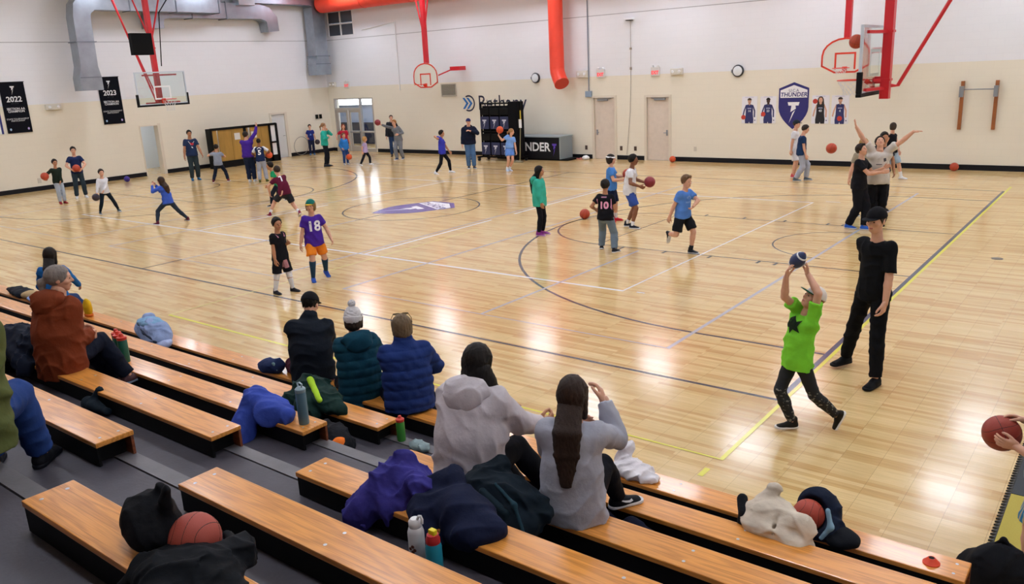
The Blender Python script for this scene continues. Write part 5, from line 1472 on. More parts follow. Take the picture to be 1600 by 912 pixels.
ball('orange and white ball on the floor by the second beige door', (-10.72, 18.75, .11), B_BRIGHT, .11)
ball('purple ball on the floor near the open doorway', (-28.3, 7.85, .11), B_PURPLE, .11, plain=True)
ball('basketball in the hands of the dark-haired boy at the right edge', (2.215, -1.94, .945), mat('ball_red_brown', '9c3524', .5, bump=.25, bscale=400), rot=(.2, 1.2, .6))

# football in the hands of the boy in lime green
r = empty('football', at_person('p35', (-.112, .01, 1.13)), 0, 'small navy football with red and white marks in the raised hands', 'ball')
r.rotation_euler = (0.5, 0.6, 0.4); r.scale = (.84, .84, .84)
fb = MB().lathe([(.004, -.135), (.03, -.115), (.055, -.08), (.074, -.035), (.079, 0), (.074, .035), (.055, .08), (.03, .115), (.004, .135)], 20)
fb.build('cover', mat('football_navy', '22335f', .45, bump=.2, bscale=300), r, smooth=True)
for zz in (-.075, .075):
    MB().lathe([(.0585 + .001, zz - .010), (.0595, zz), (.056, zz + .010)] if zz > 0 else [(.056, zz - .010), (.0595, zz), (.0595, zz + .010)], 20).build('stripe', M_WHITE, r, smooth=True)
MB().lathe([(.020, .118), (.004, .1365)], 16).lathe([(.004, -.1365), (.020, -.118)], 16).build('tip', mat('football_red', 'a8322c', .5), r)
lc = MB().box((.077, -.006, -.035), (.083, .006, .035))
for i in range(5): lc.box((.077, -.014, -.03 + i * .014), (.084, .014, -.026 + i * .014))
lc.build('laces', M_WHITE, r)

# ------------------------------------------------------------------ hoops
RIM = mat('rim_orange', 'e0391f', .4)
NETM = mat('net_cord', 'dfe0e2', .8)
GLASSB = mat('backboard_glass', 'e9f3f1', .02, trans=1.0)
def rim_and_net(root, c, d, drop=.085, net=True):
    """c: centre of ring; d: unit vector from board to ring"""
    c = np.array(c, float); d = np.array(d, float); s = np.array((-d[1], d[0], 0))
    m = MB()
    m.tube([c + .23 * (math.cos(t) * d + math.sin(t) * s) for t in np.linspace(0, 2 * math.pi, 28, endpoint=False)], .011, 7, closed=True)
    m.bar(c - d * .225 + s * .05, c - d * .375 + s * .07 , .03, .012).bar(c - d * .225 - s * .05, c - d * .375 - s * .07, .03, .012)
    m.bar(c - d * .225 + (0, 0, -.01), c - d * .36 + (0, 0, -.11), .08, .012, up=s).box(tuple(np.minimum(c - d * .38 - s * .07, c - d * .36 + s * .07) + (0, 0, -.14)), tuple(np.maximum(c - d * .38 - s * .07, c - d * .36 + s * .07) + (0, 0, .03)))
    m.build('rim', RIM, root, smooth=True)
    if not net: return
    n = MB(); K = 12
    rad = [.225, .20, .17, .14, .125, .13]
    def pt(i, j): t = 2 * math.pi * (j + .5 * (i % 2)) / K; return c + rad[i] * (math.cos(t) * d + math.sin(t) * s) + np.array((0, 0, -.012 - drop * i))
    for j in range(K):
        n.tube([pt(i, j if i % 2 == 0 else j) for i in range(6)], .004, 4, cap=False)
        n.tube([pt(i, j if i % 2 == 0 else (j - 1)) for i in range(6)], .004, 4, cap=False)
    n.build('net', NETM, root)

def glass_hoop(label, bx, sgn, mast_x, y0=CY, zb=2.90, zt=3.97, mb=2.66, drop=.085, dz=0.0):
    """bx: x of the board face; sgn: +1 when the ring lies towards +x"""
    root = empty('basketball_hoop', (bx, y0, 2.7), 0, label, 'basketball hoop')
    o = np.array((bx, y0, 2.7))
    L = lambda p: tuple(np.array(p, float) - o)
    g = MB().box(L((bx - .008, y0 - .905, zb + .02)), L((bx + .008, y0 + .905, zt - .02))).build('glass_board', GLASSB, root)
    f = MB(); b = -sgn * .03
    x0, x1 = sorted((bx - sgn * .035, bx + sgn * .012))
    f.box(L((x0, y0 - .915, zb)), L((x1, y0 - .875, zt))).box(L((x0, y0 + .875, zb)), L((x1, y0 + .915, zt))).box(L((x0, y0 - .875, zb)), L((x1, y0 + .875, zb + .04))).box(L((x0, y0 - .875, zt - .04)), L((x1, y0 + .875, zt)))
    f.build('board_frame', mat('board_frame', 'c9d3de', .35, metal=.3), root)
    q = MB(); xs_ = bx + sgn * .010; e = .002
    xa, xb = sorted((xs_, xs_ + sgn * e))
    for lo, hi in (((y0 - .305, 3.05), (y0 - .255, 3.50)), ((y0 + .255, 3.05), (y0 + .305, 3.50)), ((y0 - .255, 3.45), (y0 + .255, 3.50)), ((y0 - .255, 3.05), (y0 + .255, 3.10))):
        q.box(L((xa, lo[0], lo[1])), L((xb, hi[0], hi[1])))
    q.build('target_square', M_WHITE, root)
    p = MB()
    px0, px1 = sorted((bx - sgn * .06, bx + sgn * .03))
    p.box(L((px0, y0 - .95, zb - .05)), L((px1, y0 + .95, zb + .012)))
    for s in (-1, 1):
        ya, yb_ = sorted((y0 + s * .885, y0 + s * .95)); p.box(L((px0, ya, zb + .012)), L((px1, yb_, zb + .36)))
    p.build('edge_padding', mat('black_padding', '090a0e', .6, spec=.2), root, bevel=.012)
    rim_and_net(root, L((bx + sgn * .375, y0, 3.05 + dz)), (sgn, 0, 0), drop)
    mx = mast_x
    MB().box(L((mx - .075, y0 - .075, mb)), L((mx + .075, y0 + .075, CEIL))).build('mast', M_RED, root)
    for z in (zt - .11, 2.98, zb + .06):
        for s in (-1, 1):
            MB().bar(L((mx, y0, z)), L((bx - sgn * .03, y0 + s * (.62 if z != 2.98 else .16), z)), .05, .05).build('board_arm', M_RED, root)
    MB().bar(L((mx, y0, 2.98)), L((bx - sgn * .02, y0, 2.98)), .09, .12).build('ring_arm', M_RED, root)
    for z in (zt - .11, 2.98, 4.75): MB().box(L((mx - .09, y0 - .09, z - .02)), L((mx + .09, y0 + .09, z + .02))).build('mast_collar', M_RED, root)
    br = MB()
    far = mx - sgn * 2.7
    br.tube([L((mx - sgn * .09, y0, 2.88)), L((mx - sgn * .20, y0, 2.88)), L((far, y0, CEIL))], .032, 8)
    br.build('back_brace', M_RED, root)
    return root, L
rt_, L_ = glass_hoop('near glass backboard seen edge-on from behind with red mast', -1.22, -1, -1.02, zb=2.78, zt=3.89, drop=.05, dz=-.06)
MB().tube([L_((-1.02, 7.50, 4.75)), L_((-1.15, 7.45, 4.75)), L_((-1.35, 7.3, 5.1)), L_((-1.6, 7.0, CEIL))], .012, 6).build('hoist_cable', M_GREY, rt_)
rt_, L_ = glass_hoop('far glass backboard with white frame hanging in front of the left wall', -24.38, 1, -24.62, mb=2.92, zb=2.88, drop=.075)
MB().box(L_((-24.50, 6.78, 4.52)), L_((-24.30, 7.50, 5.22))).bar(L_((-24.45, 7.50, 4.9)), L_((-24.6, 7.6, 4.9)), .06).build('shot_clock', mat('clock_black', '07080a', .7, spec=.15), rt_, bevel=.01)
bb = MB()
bb.tube([L_((-24.6, 7.55, 5.15)), L_((-24.6, 6.75, CEIL))], .03, 6).tube([L_((-24.6, 7.70, 5.15)), L_((-24.6, 8.55, CEIL))], .03, 6).tube([L_((-24.55, 7.55, 2.95)), L_((-24.55, 6.0, CEIL))], .025, 6)
bb.build('side_braces', M_RED, rt_)
MB().tube([L_((-24.5, 7.80, 4.15)), L_((-24.5, 8.0, 5.9)), L_((-24.3, 9.3, CEIL))], .02, 6).build('hoist_cable', M_BLACK, rt_)

def fan_hoop(label, x, y, braces, bx=(.65, 1.15), bz=0.0):
    root = empty('wall_side_hoop', (x, y, 2.9), 0, label, 'basketball hoop')
    out = [(-.30, 0), (-.685, .20), (-.685, .50)] + [(-.685 * math.cos(t), .50 + .50 * math.sin(t)) for t in (.35, .65, .95, 1.25)] + [(0, 1.0)]
    out = out + [(-a, b) for a, b in out[-2::-1]]
    MB().poly([(a, 0, b) for a, b in out], (0, .04, 0)).build('fan_board', mat('fan_board_white', 'e4e3da', .45), root)
    e = MB(); n = len(out)
    for i in range(n):
        a, b = out[i], out[(i + 1) % n]
        e.bar((a[0], -.003, a[1]), (b[0], -.003, b[1]), .012, .055, up=(0, 0, 1) if abs(a[0] - b[0]) > abs(a[1] - b[1]) else (1, 0, 0))
    e = MB()
    for i in range(n):
        a, b = np.array(out[i]), np.array(out[(i + 1) % n])
        nn = np.array((-(b - a)[1], (b - a)[0])); nn = nn / np.linalg.norm(nn) * .05
        ctr = np.array((0, .5))
        if nn @ (ctr - a) < 0: nn = -nn
        e.poly([(a[0], -.008, a[1]), (b[0], -.008, b[1]), ((b + nn)[0], -.008, (b + nn)[1]), ((a + nn)[0], -.008, (a + nn)[1])], (0, .008, 0))
    e.build('red_border', RIM, root)
    MB().box((-.30, -.008, .10), (-.25, 0, .58)).box((.25, -.008, .10), (.30, 0, .58)).box((-.25, -.008, .53), (.25, 0, .58)).build('target_square', RIM, root)
    rim_and_net(root, (0, -.375, .15), (0, -1, 0), .03, not braces)
    MB().box((-.085, .05, .5), (.085, .20, CEIL - 2.9)).build('mast', M_RED, root)
    MB().bar((.45, .06, .42), (bx[0] + .1, .9, .58 + bz), .045).box((bx[0], .85, .52 + bz), (bx[1], 1.25, .68 + bz)).build('wall_brace', M_RED, root)
    if braces:
        MB().tube([(0, .1, 2.0), (-.62, .1, CEIL - 2.9)], .03, 6).tube([(0, .1, 2.0), (.62, .1, CEIL - 2.9)], .03, 6).build('side_braces', M_RED, root)
    return root
fan_hoop('fan-shaped white backboard with red border left of the vent', -21.42, 17.6, True, (.62, 1.15), .12)
fan_hoop('fan-shaped white backboard with red border above the player posters', -4.62, 17.6, False, (.50, .85), .0)

# ------------------------------------------------------------------ ducts
r = empty('orange_duct', (-15.45, 18.55, 2.8), 0, 'big round orange duct along the far wall top, dropping left of both beige doors', 'duct')
MB().tube([(0, 0, 3.75), (0, 0, .62), (.03, -.02, .48), (.16, -.10, .27), (.34, -.22, .07)], .275, 20).build('drop_pipe', M_ORANGE, r, smooth=True)
MB().tube([(.335, -.217, .075), (.352, -.228, .055)], .285, 20).build('outlet_rim', mat('duct_rim', 'c93a24', .5), r)
hd0 = np.array((-28.4, 18.35, 6.8)) - np.array((-15.45, 18.55, 2.8))
MB().tube([hd0, hd0 + (26, 0, 0)], .40, 22).build('header_pipe', M_ORANGE, r, smooth=True)
for i in range(1, 9): MB().tube([hd0 + (i * 2.9 - .02, 0, 0), hd0 + (i * 2.9 + .02, 0, 0)], .412, 22).build('band', mat('duct_band', 'd83d25', .5), r)

def duct_box(mb, path, w, d, up=(1, 0, 0)):
    """rectangular duct along points; w across, d along 'up'"""
    pts = [np.array(p, float) for p in path]; u = np.array(up, float)
    vs = []
    for i, p in enumerate(pts):
        t = pts[min(i + 1, len(pts) - 1)] - pts[max(i - 1, 0)]; t /= np.linalg.norm(t)
        x = np.cross(t, u); x /= np.linalg.norm(x)
        ww = w[i] if hasattr(w, '__len__') else w
        vs += [p + x * ww / 2 + u * d / 2, p - x * ww / 2 + u * d / 2, p - x * ww / 2 - u * d / 2, p + x * ww / 2 - u * d / 2]
    fs = [(3, 2, 1, 0)]
    for i in range(len(pts) - 1):
        for k in range(4): fs.append((4 * i + k, 4 * i + (k + 1) % 4, 4 * i + 4 + (k + 1) % 4, 4 * i + 4 + k))
    n = 4 * (len(pts) - 1); fs.append((n, n + 1, n + 2, n + 3))
    return mb.add(vs, fs)
def flanges(root, pts, w, d, axis):
    for p in pts:
        h = [0, 0, 0]; h[0] = d / 2 + .025
        o = 1 if axis == 'z' else 2
        h[o] = w / 2 + .025; h[2 if axis == 'z' else 1] = .018
        MB().box(tuple(np.array(p) - h), tuple(np.array(p) + h)).build('flange', mat('flange_steel', '7c858f', .4, metal=.8), root)
r = empty('steel_duct', (-28.4, 7.08, 3.46), 0, 'tall galvanised duct dropping down the left wall between the banners', 'duct')
duct_box(MB(), [(0, 0, 0), (0, 0, .45), (0, .02, .85), (0, .06, 2.55), (0, .12, 2.85), (0, .38, 3.12), (0, .75, 3.22), (0, 5.8, 3.22)], [.80, .80, .62, .62, .66, .74, .82, .82], .55).build('duct_run', M_GALV, r)
flanges(r, [(0, 0, .46), (0, .05, 1.7)], .70, .55, 'z'); flanges(r, [(0, 1.9, 3.22), (0, 3.8, 3.22), (0, 5.7, 3.22)], .82, .55, 'y')
r = empty('steel_duct', (-29.05, 10.31, 5.35), 0, 'galvanised duct high on the left wall ending in a downward elbow', 'duct')
duct_box(MB(), [(0, 0, .35), (0, 0, .60), (0, .08, .86), (0, .30, 1.02), (0, .6, 1.08), (0, 4.9, 1.08), (0, 5.25, .98), (0, 5.48, .76), (0, 5.52, .25)], [.62, .62, .66, .68, .66, .62, .62, .62, .56], .6).build('duct_run', M_GALV, r)
flanges(r, [(0, 1.6, 1.08), (0, 3.2, 1.08)], .66, .6, 'y')
MB().box((.1, 3.7, 1.30), (.55, 4.5, 1.9)).build('plenum_box', mat('plenum_steel', 'b4bcc4', .35, metal=.7), r)
r = empty('steel_duct', (-28.85, 18.25, 3.65), 0, 'galvanised duct dropping in the corner beside the orange duct', 'duct')
duct_box(MB(), [(0, 0, 0), (0, 0, .5), (0, 0, .8), (0, 0, 3.0), (0, -.05, 3.25), (0, -.35, 3.45), (0, -.8, 3.5), (0, -3.6, 3.5)], [.86, .86, .68, .68, .70, .76, .8, .8], .6).build('duct_run', M_GALV, r)
flanges(r, [(0, 0, .5), (0, 0, .85)], .80, .6, 'z')

# ------------------------------------------------------------------ banners on the left wall
BAN = mat('banner_black', '0a0d17', .8, spec=.15)
BW = mat('banner_print', 'dfe2e6', .7)
def banner(label, y0, y1, z0, z1, year):
    r = empty('banner', (XL + .03, (y0 + y1) / 2, z0), 0, label, 'banner')
    w = (y1 - y0) / 2; h = z1 - z0
    MB().box((-.008, -w, 0), (.002, w, h)).build('cloth', BAN, r)
    for q in ((-w, h - .02), ): MB().tube([(0, -w - .02, h), (0, w + .02, h)], .014, 6).build('rod', M_BLACK, r)
    # wall faces +x: image-right is +y
    def put(me, y, z, nm='print', m=BW): basis_mesh(me, (.005, y, z), (0, 1, 0), (0, 0, 1)); link(nm, me, m, r)
    put(text_mesh(year, .26, weight=.006), 0, h * .66)
    for i, (t, s) in enumerate((('SECTION AA', .105), ('CHAMPION', .105))): put(text_mesh(t, s, weight=.002), 0, h * (.475 - .05 * i))
    for i, (t, s) in enumerate((('STATE TOURNAMENT', .075), ('PARTICIPANT', .075))): put(text_mesh(t, s), 0, h * (.275 - .036 * i))
    me = flat_mesh([[(.75 * a, .6 * b) for a, b in q] for q in BOLT]); basis_mesh(me, (.005, 0, h * .89), (0, 1, 0), (0, 0, 1), (.5, .75)); link('bolt_print', me, BW, r)
    for s, c in ((-1, '9fb8d8'), (1, 'b9a8e0')): put(flat_mesh([[(.035 * math.cos(t), .045 * math.sin(t)) for t in np.linspace(0, 6.28, 9)[:-1]]]), s * w * .72, h * .075, 'small_emblem', mat('emb' + c, c, .6))
    for s in (-1, 1): put(flat_mesh([[(-w * .30, 0), (w * .30, 0), (w * .30, .006), (-w * .30, .006)]]), 0, h * .575 + s * .0, 'rule')
banner('black banner reading 2022 at the left edge', 4.42, 5.25, 2.12, 3.88, '2022')
banner('black banner reading 2023 right of the tall steel duct', 7.88, 8.72, 2.16, 3.93, '2023')
r = empty('banner', (XL + .03, 4.05, 2.12), 0, 'sliver of a white banner with navy edge beyond the 2022 banner', 'banner')
MB().box((-.008, -.25, 0), (.002, .24, 1.75)).build('cloth', M_WHITE, r)
MB().box((.002, .17, 0), (.004, .24, 1.75)).build('edge_stripe', mat('stripe_navy', '2a2f78', .6), r)

# ------------------------------------------------------------------ fittings on the walls
SIGNR = mat('exit_red', 'e8303a', .5, emit='ff3040', estr=.5)
def exit_sign(x, z, label):
    r = empty('exit_sign', (x, YF, z), 0, label, 'exit sign')
    MB().box((-.17, -.07, -.13), (.17, 0, .17)).build('sign_case', mat('sign_case', 'd8d4d2', .5), r, bevel=.01)
    me = text_mesh('EXIT', .17, weight=.006); basis_mesh(me, (0, -.073, -.02), (1, 0, 0), (0, 0, 1), (.82, 1)); link('lettering', me, SIGNR, r)
    for s in (-1, 1): MB().lathe([(.03, 0), (.045, .05), (.03, .07)], 10, (s * .10, -.05, .17)).build('spot_lamp', M_WHITE, r, smooth=True)
exit_sign(-27.95, 3.12, 'red exit sign above the glazed double door')
exit_sign(-13.82, 3.14, 'red exit sign above the left beige door')
exit_sign(-11.55, 3.13, 'red exit sign above the right beige door')
def wall_box(label, x, z, w, h, d=.12, left=None):
    r = empty('emergency_lamp', (x, YF, z) if left is None else (XL, left, z), 0 if left is None else -math.pi / 2 * -1, label, 'lamp')
    MB().box((-w / 2, -d, -h / 2), (w / 2, 0, h / 2)).build('lamp_case', mat('case_cream', 'd9d6cc', .5), r, bevel=.02)
    for s in (-1, 1): MB().lathe([(.045, 0), (.055, .03), (.04, .05)], 12).build('lamp_head', M_WHITE, r, loc=(s * w * .28, -d, 0), rot=(math.pi / 2, 0, 0))
wall_box('pale emergency lamp in the corner left of the first exit sign', -28.95, 3.18, .42, .22)
wall_box('pale emergency lamp between orange duct and left exit sign', -14.62, 3.17, .48, .26)
wall_box('pale emergency lamp right of the right exit sign', -10.70, 3.12, .46, .22)
wall_box('pale emergency lamp on the left wall above the colour change', 0, 2.94, .55, .2, left=6.1)
def speaker(x, z, label):
    r = empty('round_speaker', (x, YF, z), 0, label, 'speaker')
    MB().lathe([(.19, 0), (.20, .06), (.17, .09)], 28).build('ring', mat('ring_dark', '2b2f38', .5), r, rot=(math.pi / 2, 0, 0), smooth=True)
    MB().lathe([(.165, 0), (.15, .012), (.06, .02)], 28).build('cone', mat('cone_white', 'dfe5ea', .5), r, loc=(0, -.085, 0), rot=(math.pi / 2, 0, 0), smooth=True)
    MB().box((-.24, -.05, -.05), (-.15, 0, .05)).build('bracket', M_GREY, r)
speaker(-16.82, 3.10, 'round wall fixture with dark ring left of the orange duct')
speaker(-8.47, 3.06, 'round wall fixture with dark ring above the posters')
r = empty('air_vent', (-21.48, YF, 2.74), 0, 'grey louvred vent on the far wall under the left fan backboard', 'vent')
MB().box((-.44, -.03, -.27), (.44, 0, -.22)).box((-.44, -.03, .22), (.44, 0, .27)).box((-.44, -.03, -.22), (-.39, 0, .22)).box((.39, -.03, -.22), (.44, 0, .22)).build('vent_frame', mat('vent_frame', 'b8b2a4', .5), r)
for i in range(9): MB().poly([(-.39, -.025, -.2 + i * .05), (.39, -.025, -.2 + i * .05), (.39, -.001, -.175 + i * .05), (-.39, -.001, -.175 + i * .05)], (0, 0, .006)).build('slat', mat('vent_slat', '7d7d76', .5), r)
def conduit(label, pts, rad, box=None, m=None):
    r = empty('conduit', pts[0], 0, label, 'pipe'); o = np.array(pts[0])
    MB().tube([np.array(p) - o for p in pts], rad, 8).build('pipe', m or mat('conduit_grey', '8d95a2', .4, metal=.5), r)
    if box is not None:
        b = np.array(box) - o
        MB().box(tuple(b - (.13, .05, .11)), tuple(b + (.13, .05, .11))).build('junction_box', mat('box_blue_grey', '8fa3ba', .45), r, bevel=.01)
conduit('grey conduit dropping to a junction box left of the beige doors', [(-14.36, YF - .03, CEIL), (-14.36, YF - .03, 2.50)], .022, (-14.36, YF - .056, 2.43))
conduit('white painted conduit on the far wall left of the fan backboard', [(-26.6, YF - .03, 5.55), (-24.42, YF - .03, 5.75), (-24.42, YF - .03, 2.8)], .022, None, M_WHITE)
r = empty('wall_camera', (-12.55, YF, 5.0), 0, 'small white projector bracket with a long thin cable on the far wall', 'camera')
MB().box((-.16, -.22, -.03), (.16, 0, .03)).build('bracket', M_WHITE, r, bevel=.01)
MB().box((-.12, -.16, -.055), (.12, -.04, -.03)).build('slot', M_BLACK, r)
MB().tube([(0, -.02, 0), (0, -.02, -1.9), (-.04, -.02, -3.2), (-.2, -.02, -4.8)], .008, 5).box((-.03, -.05, -1.05), (.03, 0, -.98)).box((-.03, -.05, -1.75), (.03, 0, -1.66)).build('cable', mat('cable_grey', '9a8f84', .6), r)
for x, z, lb in ((-12.4, .42, 'dark socket plate between the two beige doors'), (-13.0, .42, 'dark socket plate right of the left beige door'), (-14.55, .42, 'brown socket plate beside the score table'), (-10.0, .45, 'pale socket plate right of the beige doors')):
    r = tag(MB().box((-.05, -.015, -.08), (.05, 0, .08)).build('socket_plate', mat('socket_' + ('pale' if x > -10.5 else 'dark'), 'cfc8ba' if x > -10.5 else '4a3a34', .5), loc=(x, YF, z)), lb, 'socket')
tag(MB().box((0, -.06, -.09), (.015, .06, .09)).build('socket_plate', mat('socket_pale', 'cfc8ba', .5), loc=(XL, 5.15, .36)), 'pale socket plate low on the left wall', 'socket')
for dy in (0, .22):
    tag(MB().box((0, -.07, -.1), (.05, .07, .1)).build('wall_switch', M_BLACK, loc=(XL, 18.2 + dy, 1.72)), 'small black control on the left wall, %s the corner of the pair' % ('nearer to' if dy else 'farther from'), 'switch')
tag(MB().box((0, -.06, -.08), (.04, .06, .08)).build('wall_switch', M_GREY, loc=(XL, 18.55, 1.15)), 'small grey control lower on the left wall by the corner', 'switch')

# emblem, posters, lettering on the far wall
r = empty('wall_emblem', (-6.585, YF, 1.15), 0, 'navy and white shield emblem with lightning letter on the far wall', 'emblem')
emblem((0, -.005, .745), (1, 0, 0), (0, 0, 1), (.99, .99), r, (0, -1, 0), True, .004)
SK = {'light': mat('print_skin_light', 'd6a58c', .6), 'dark': mat('print_skin_dark', '4a332a', .6)}
PNAVY = mat('print_navy', '2a2f66', .6); PBLK = mat('print_black', '1a1a22', .6); PRED = mat('print_ball', 'c03a2c', .6); PPALE = mat('poster_paper', 'e8e8ee', .5)
def poster(label, x0, x1, z0, z1, skin, hairc, shirt, num, longs, ballp, hair_long=False):
    r = empty('player_poster', ((x0 + x1) / 2, YF, z0), 0, label, 'poster')
    W_, H_ = (x1 - x0), (z1 - z0)
    MB().box((-W_ / 2, -.008, 0), (W_ / 2, 0, H_)).build('sheet', PPALE, r)
    def put(polys, m, nm, l): me = flat_mesh(polys); basis_mesh(me, (0, -.009 - .0015 * l, 0), (1, 0, 0), (0, 0, 1)); link(nm, me, m, r)
    ci = lambda cx, cz, rx, rz, n=12: [(cx + rx * math.cos(t), cz + rz * math.sin(t)) for t in np.linspace(0, 2 * math.pi, n, endpoint=False)]
    sk = SK[skin]
    if hair_long: put([[(-.09, .78), (.09, .78), (.13, .50), (-.12, .50)], ci(0, .76, .085, .09)], mat('hairp' + hairc, hairc, .6), 'printed_hair', 0)
    put([ci(0, .73, .062, .085), [(-.035, .68), (.035, .68), (.04, .60), (-.04, .60)]], sk, 'printed_face', 1)
    if not hair_long: put([[(.075 * math.cos(t), .755 + .075 * math.sin(t)) for t in np.linspace(0, math.pi, 9)]], mat('hairp' + hairc, hairc, .6), 'printed_hair', 2)
    sm = shirt if longs else sk
    put([[(-.13, .60), (-.09, .61), (-.16, .40), (-.20, .22), (-.24, .24), (-.20, .42)], [(.13, .60), (.09, .61), (.16, .40), (.16, .20), (.205, .20), (.205, .42)]], sm, 'printed_arms', 1)
    put([[(-.12, .60), (-.04, .62), (0, .59), (.04, .62), (.12, .60), (.125, .30), (.15, .12), (.14, 0), (.02, 0), (.0, .06), (-.02, 0), (-.14, 0), (-.15, .12), (-.125, .30)]], shirt, 'printed_kit', 2)
    put([ci(ballp[0], ballp[1], .078, .078)], PRED, 'printed_ball', 4)
    me = text_mesh(num, .10, weight=.002); basis_mesh(me, (0, -.016, .40), (1, 0, 0), (0, 0, 1)); link('printed_number', me, BW, r)
    put([[(-.07, .475), (.07, .475), (.065, .505), (-.065, .505)]], mat('print_grey', 'a9aecb', .6), 'printed_name', 3)
    put([[(-.16, .845), (.14, .845), (.14, .858), (-.16, .858)]], mat('print_lilac', 'b9b4d4', .6), 'printed_caption', 3)
    put([ci(.20, .10, .018, .022, 8)], PNAVY, 'printed_emblem', 3)
poster('player poster left of the shield, farthest, long navy sleeves, number 14', -8.32, -7.79, 1.34, 2.22, 'light', '3a2a20', PNAVY, '14', True, (-.20, .20))
poster('player poster left of the shield, nearest, dark-skinned player number 23', -7.68, -7.15, 1.34, 2.21, 'dark', '15110f', PNAVY, '23', True, (-.16, .30))
poster('player poster just right of the shield, girl with long hair and raised ball', -5.99, -5.45, 1.33, 2.21, 'light', '2e221c', PBLK, '40', False, (-.17, .70), True)
poster('player poster farthest right of the shield, player holding ball low', -5.38, -4.85, 1.32, 2.20, 'light', '3a2c24', PNAVY, '4', False, (0, .17))
r = empty('wall_lettering', (-20.4, YF, 1.88), 0, 'dark sponsor lettering with a blue double chevron in a ring on the far wall', 'lettering')
LTN = mat('letter_navy', '1a1f3d', .5); CHV = mat('chevron_blue', '2170c0', .5)
ring = [(.0 + .34 * math.cos(t), .29 + .34 * math.sin(t)) for t in np.linspace(-2.15, 2.15, 26)] + [(.0 + .275 * math.cos(t), .29 + .275 * math.sin(t)) for t in np.linspace(2.0, -2.0, 26)]
me = bpy.data.meshes.new('ring'); n_ = 26
me.from_pydata([(a, b, 0) for a, b in ring], [], [(i, i + 1, 2 * n_ - 2 - i, 2 * n_ - 1 - i) for i in range(n_ - 1)])
basis_mesh(me, (0, -.006, 0), (1, 0, 0), (0, 0, 1)); link('ring_mark', me, LTN, r)
for dx in (-.34, -.12):
    me = flat_mesh([[(dx, .52), (dx + .12, .52), (dx + .33, .29), (dx + .20, .29)], [(dx + .20, .29), (dx + .33, .29), (dx + .12, .06), (dx, .06)]])
    basis_mesh(me, (0, -.010, 0), (1, 0, 0), (0, 0, 1)); link('chevron', me, CHV, r)
me = text_mesh('Bethany', .86, weight=.0, align='LEFT'); basis_mesh(me, (.50, -.006, .27), (1, 0, 0), (0, 0, 1), (.92, 1.0)); link('lettering', me, LTN, r)

# pull-up bar
r = empty('pull_up_bar', (-1.30, YF - .004, 1.17), 0, 'wall-mounted pull-up bar between two brown wooden posts', 'pull-up bar')
for s in (-1, 1):
    p_ = MB().box((s * .43 - .045, -.10, 0), (s * .43 + .045, 0, 1.36)).build('post', mat('post_wood', '9a5a2c', .45, var=.15, vscale=4), r, bevel=.006)
    MB().box((s * .43 - .05, -.26, .92), (s * .43 + .05, -.10, 1.22)).build('steel_plate', M_GREY, p_)
MB().tube([(-.43, -.2, 1.13), (.43, -.2, 1.13)], .016, 8).build('bar', M_GREY, r)

# ------------------------------------------------------------------ score table and chair cart
r = empty('score_table', (-16.7, 18.5, 0), 0, 'black score table with white THUNDER lettering and grey end panel', 'table')
MB().box((-1.6, -.42, .06), (1.56, -.38, .88)).build('front_panel', mat('fascia_black', '101017', .5, spec=.25), r)
MB().box((1.56, -.42, .06), (1.60, .42, .90)).build('end_panel', mat('table_grey', '8b979d', .5), r)
MB().box((-1.62, -.44, .88), (1.62, .44, .92)).build('table_top', mat('table_top_grey', '8f9ea3', .45), r)
MB().box((-1.55, -.36, 0), (1.9, .40, .06)).build('base', M_BLACK, r)
me = text_mesh('THUNDER', .46, weight=.012, space=1.0, align='RIGHT'); basis_mesh(me, (1.13, -.424, .50), (1, 0, 0), (0, 0, 1), (1.0, 1.0)); link('lettering', me, mat('letter_white', 'eef0f4', .5), r)
me = flat_mesh(BOLT); basis_mesh(me, (1.33, -.424, .56), (1, 0, 0), (0, 0, 1), (.55, .72)); link('bolt_print', me, mat('bolt_purple', '5a3fb8', .5), r)
tag(MB().tube([(-14.9, 18.75, .02), (-14.6, 18.7, .03), (-14.45, 18.85, .02), (-14.75, 18.9, .03), (-14.3, 18.8, .02)], .02, 6).build('extension_cord', mat('cord_pink', 'e08a86', .6)), 'loose pink cord coiled on the floor beside the score table', 'cord')
tag(np_link := link('paper_bag', np_mesh('paper_bag', [Vox((-.2, -.2, 0), (.2, .2, .2), .02).ell((0, 0, .07), (.15, .12, .09)).ripple(.012, .1, 3).cut((0, 0, -1), (0, 0, .005)).mesh()]), M_WHITE, None, (-14.35, 18.7, 0)), 'crumpled white paper on the floor right of the score table', 'paper')

r = empty('chair_cart', (-17.55, 17.6, 0), 0, 'black two-tier cart that carries folded chairs in front of the far wall', 'cart')
fr_ = MB()
for x in (-.98, .98): fr_.box((x - .03, -.03, .12), (x + .03, .03, 2.25)).box((x - .03, -.35, .12), (x + .03, .35, .18))
for z in (.14, 1.13, 2.22): fr_.box((-.98, -.03, z - .03), (.98, .03, z + .03))
fr_.build('frame', M_BLACK, r)
for x in (-.95, .95):
    for y in (-.3, .3): MB().tube([(x - .03, y, .07), (x + .03, y, .07)], .07, 12).build('caster', mat('caster_black', '18181c', .5), r)
MB().box((.52, -.20, .2), (.98, .22, 2.28)).build('cover_panel', mat('cover_black', '0b0b10', .8, spec=.15), r, bevel=.03)
MB().box((-.96, .05, .2), (.52, .22, 2.12)).build('folded_stack', mat('stack_black', '0c0c11', .8, spec=.15), r, bevel=.02)
for k in range(7): MB().tube([(-.88 + k * .21, .02 + .03 * (k % 2), 1.95), (-.90 + k * .21, .06, 2.36)], .014, 6).build('leg_end', M_BLACK, r)
chairs = None
CH_N = mat('chair_navy', '222a52', .55)
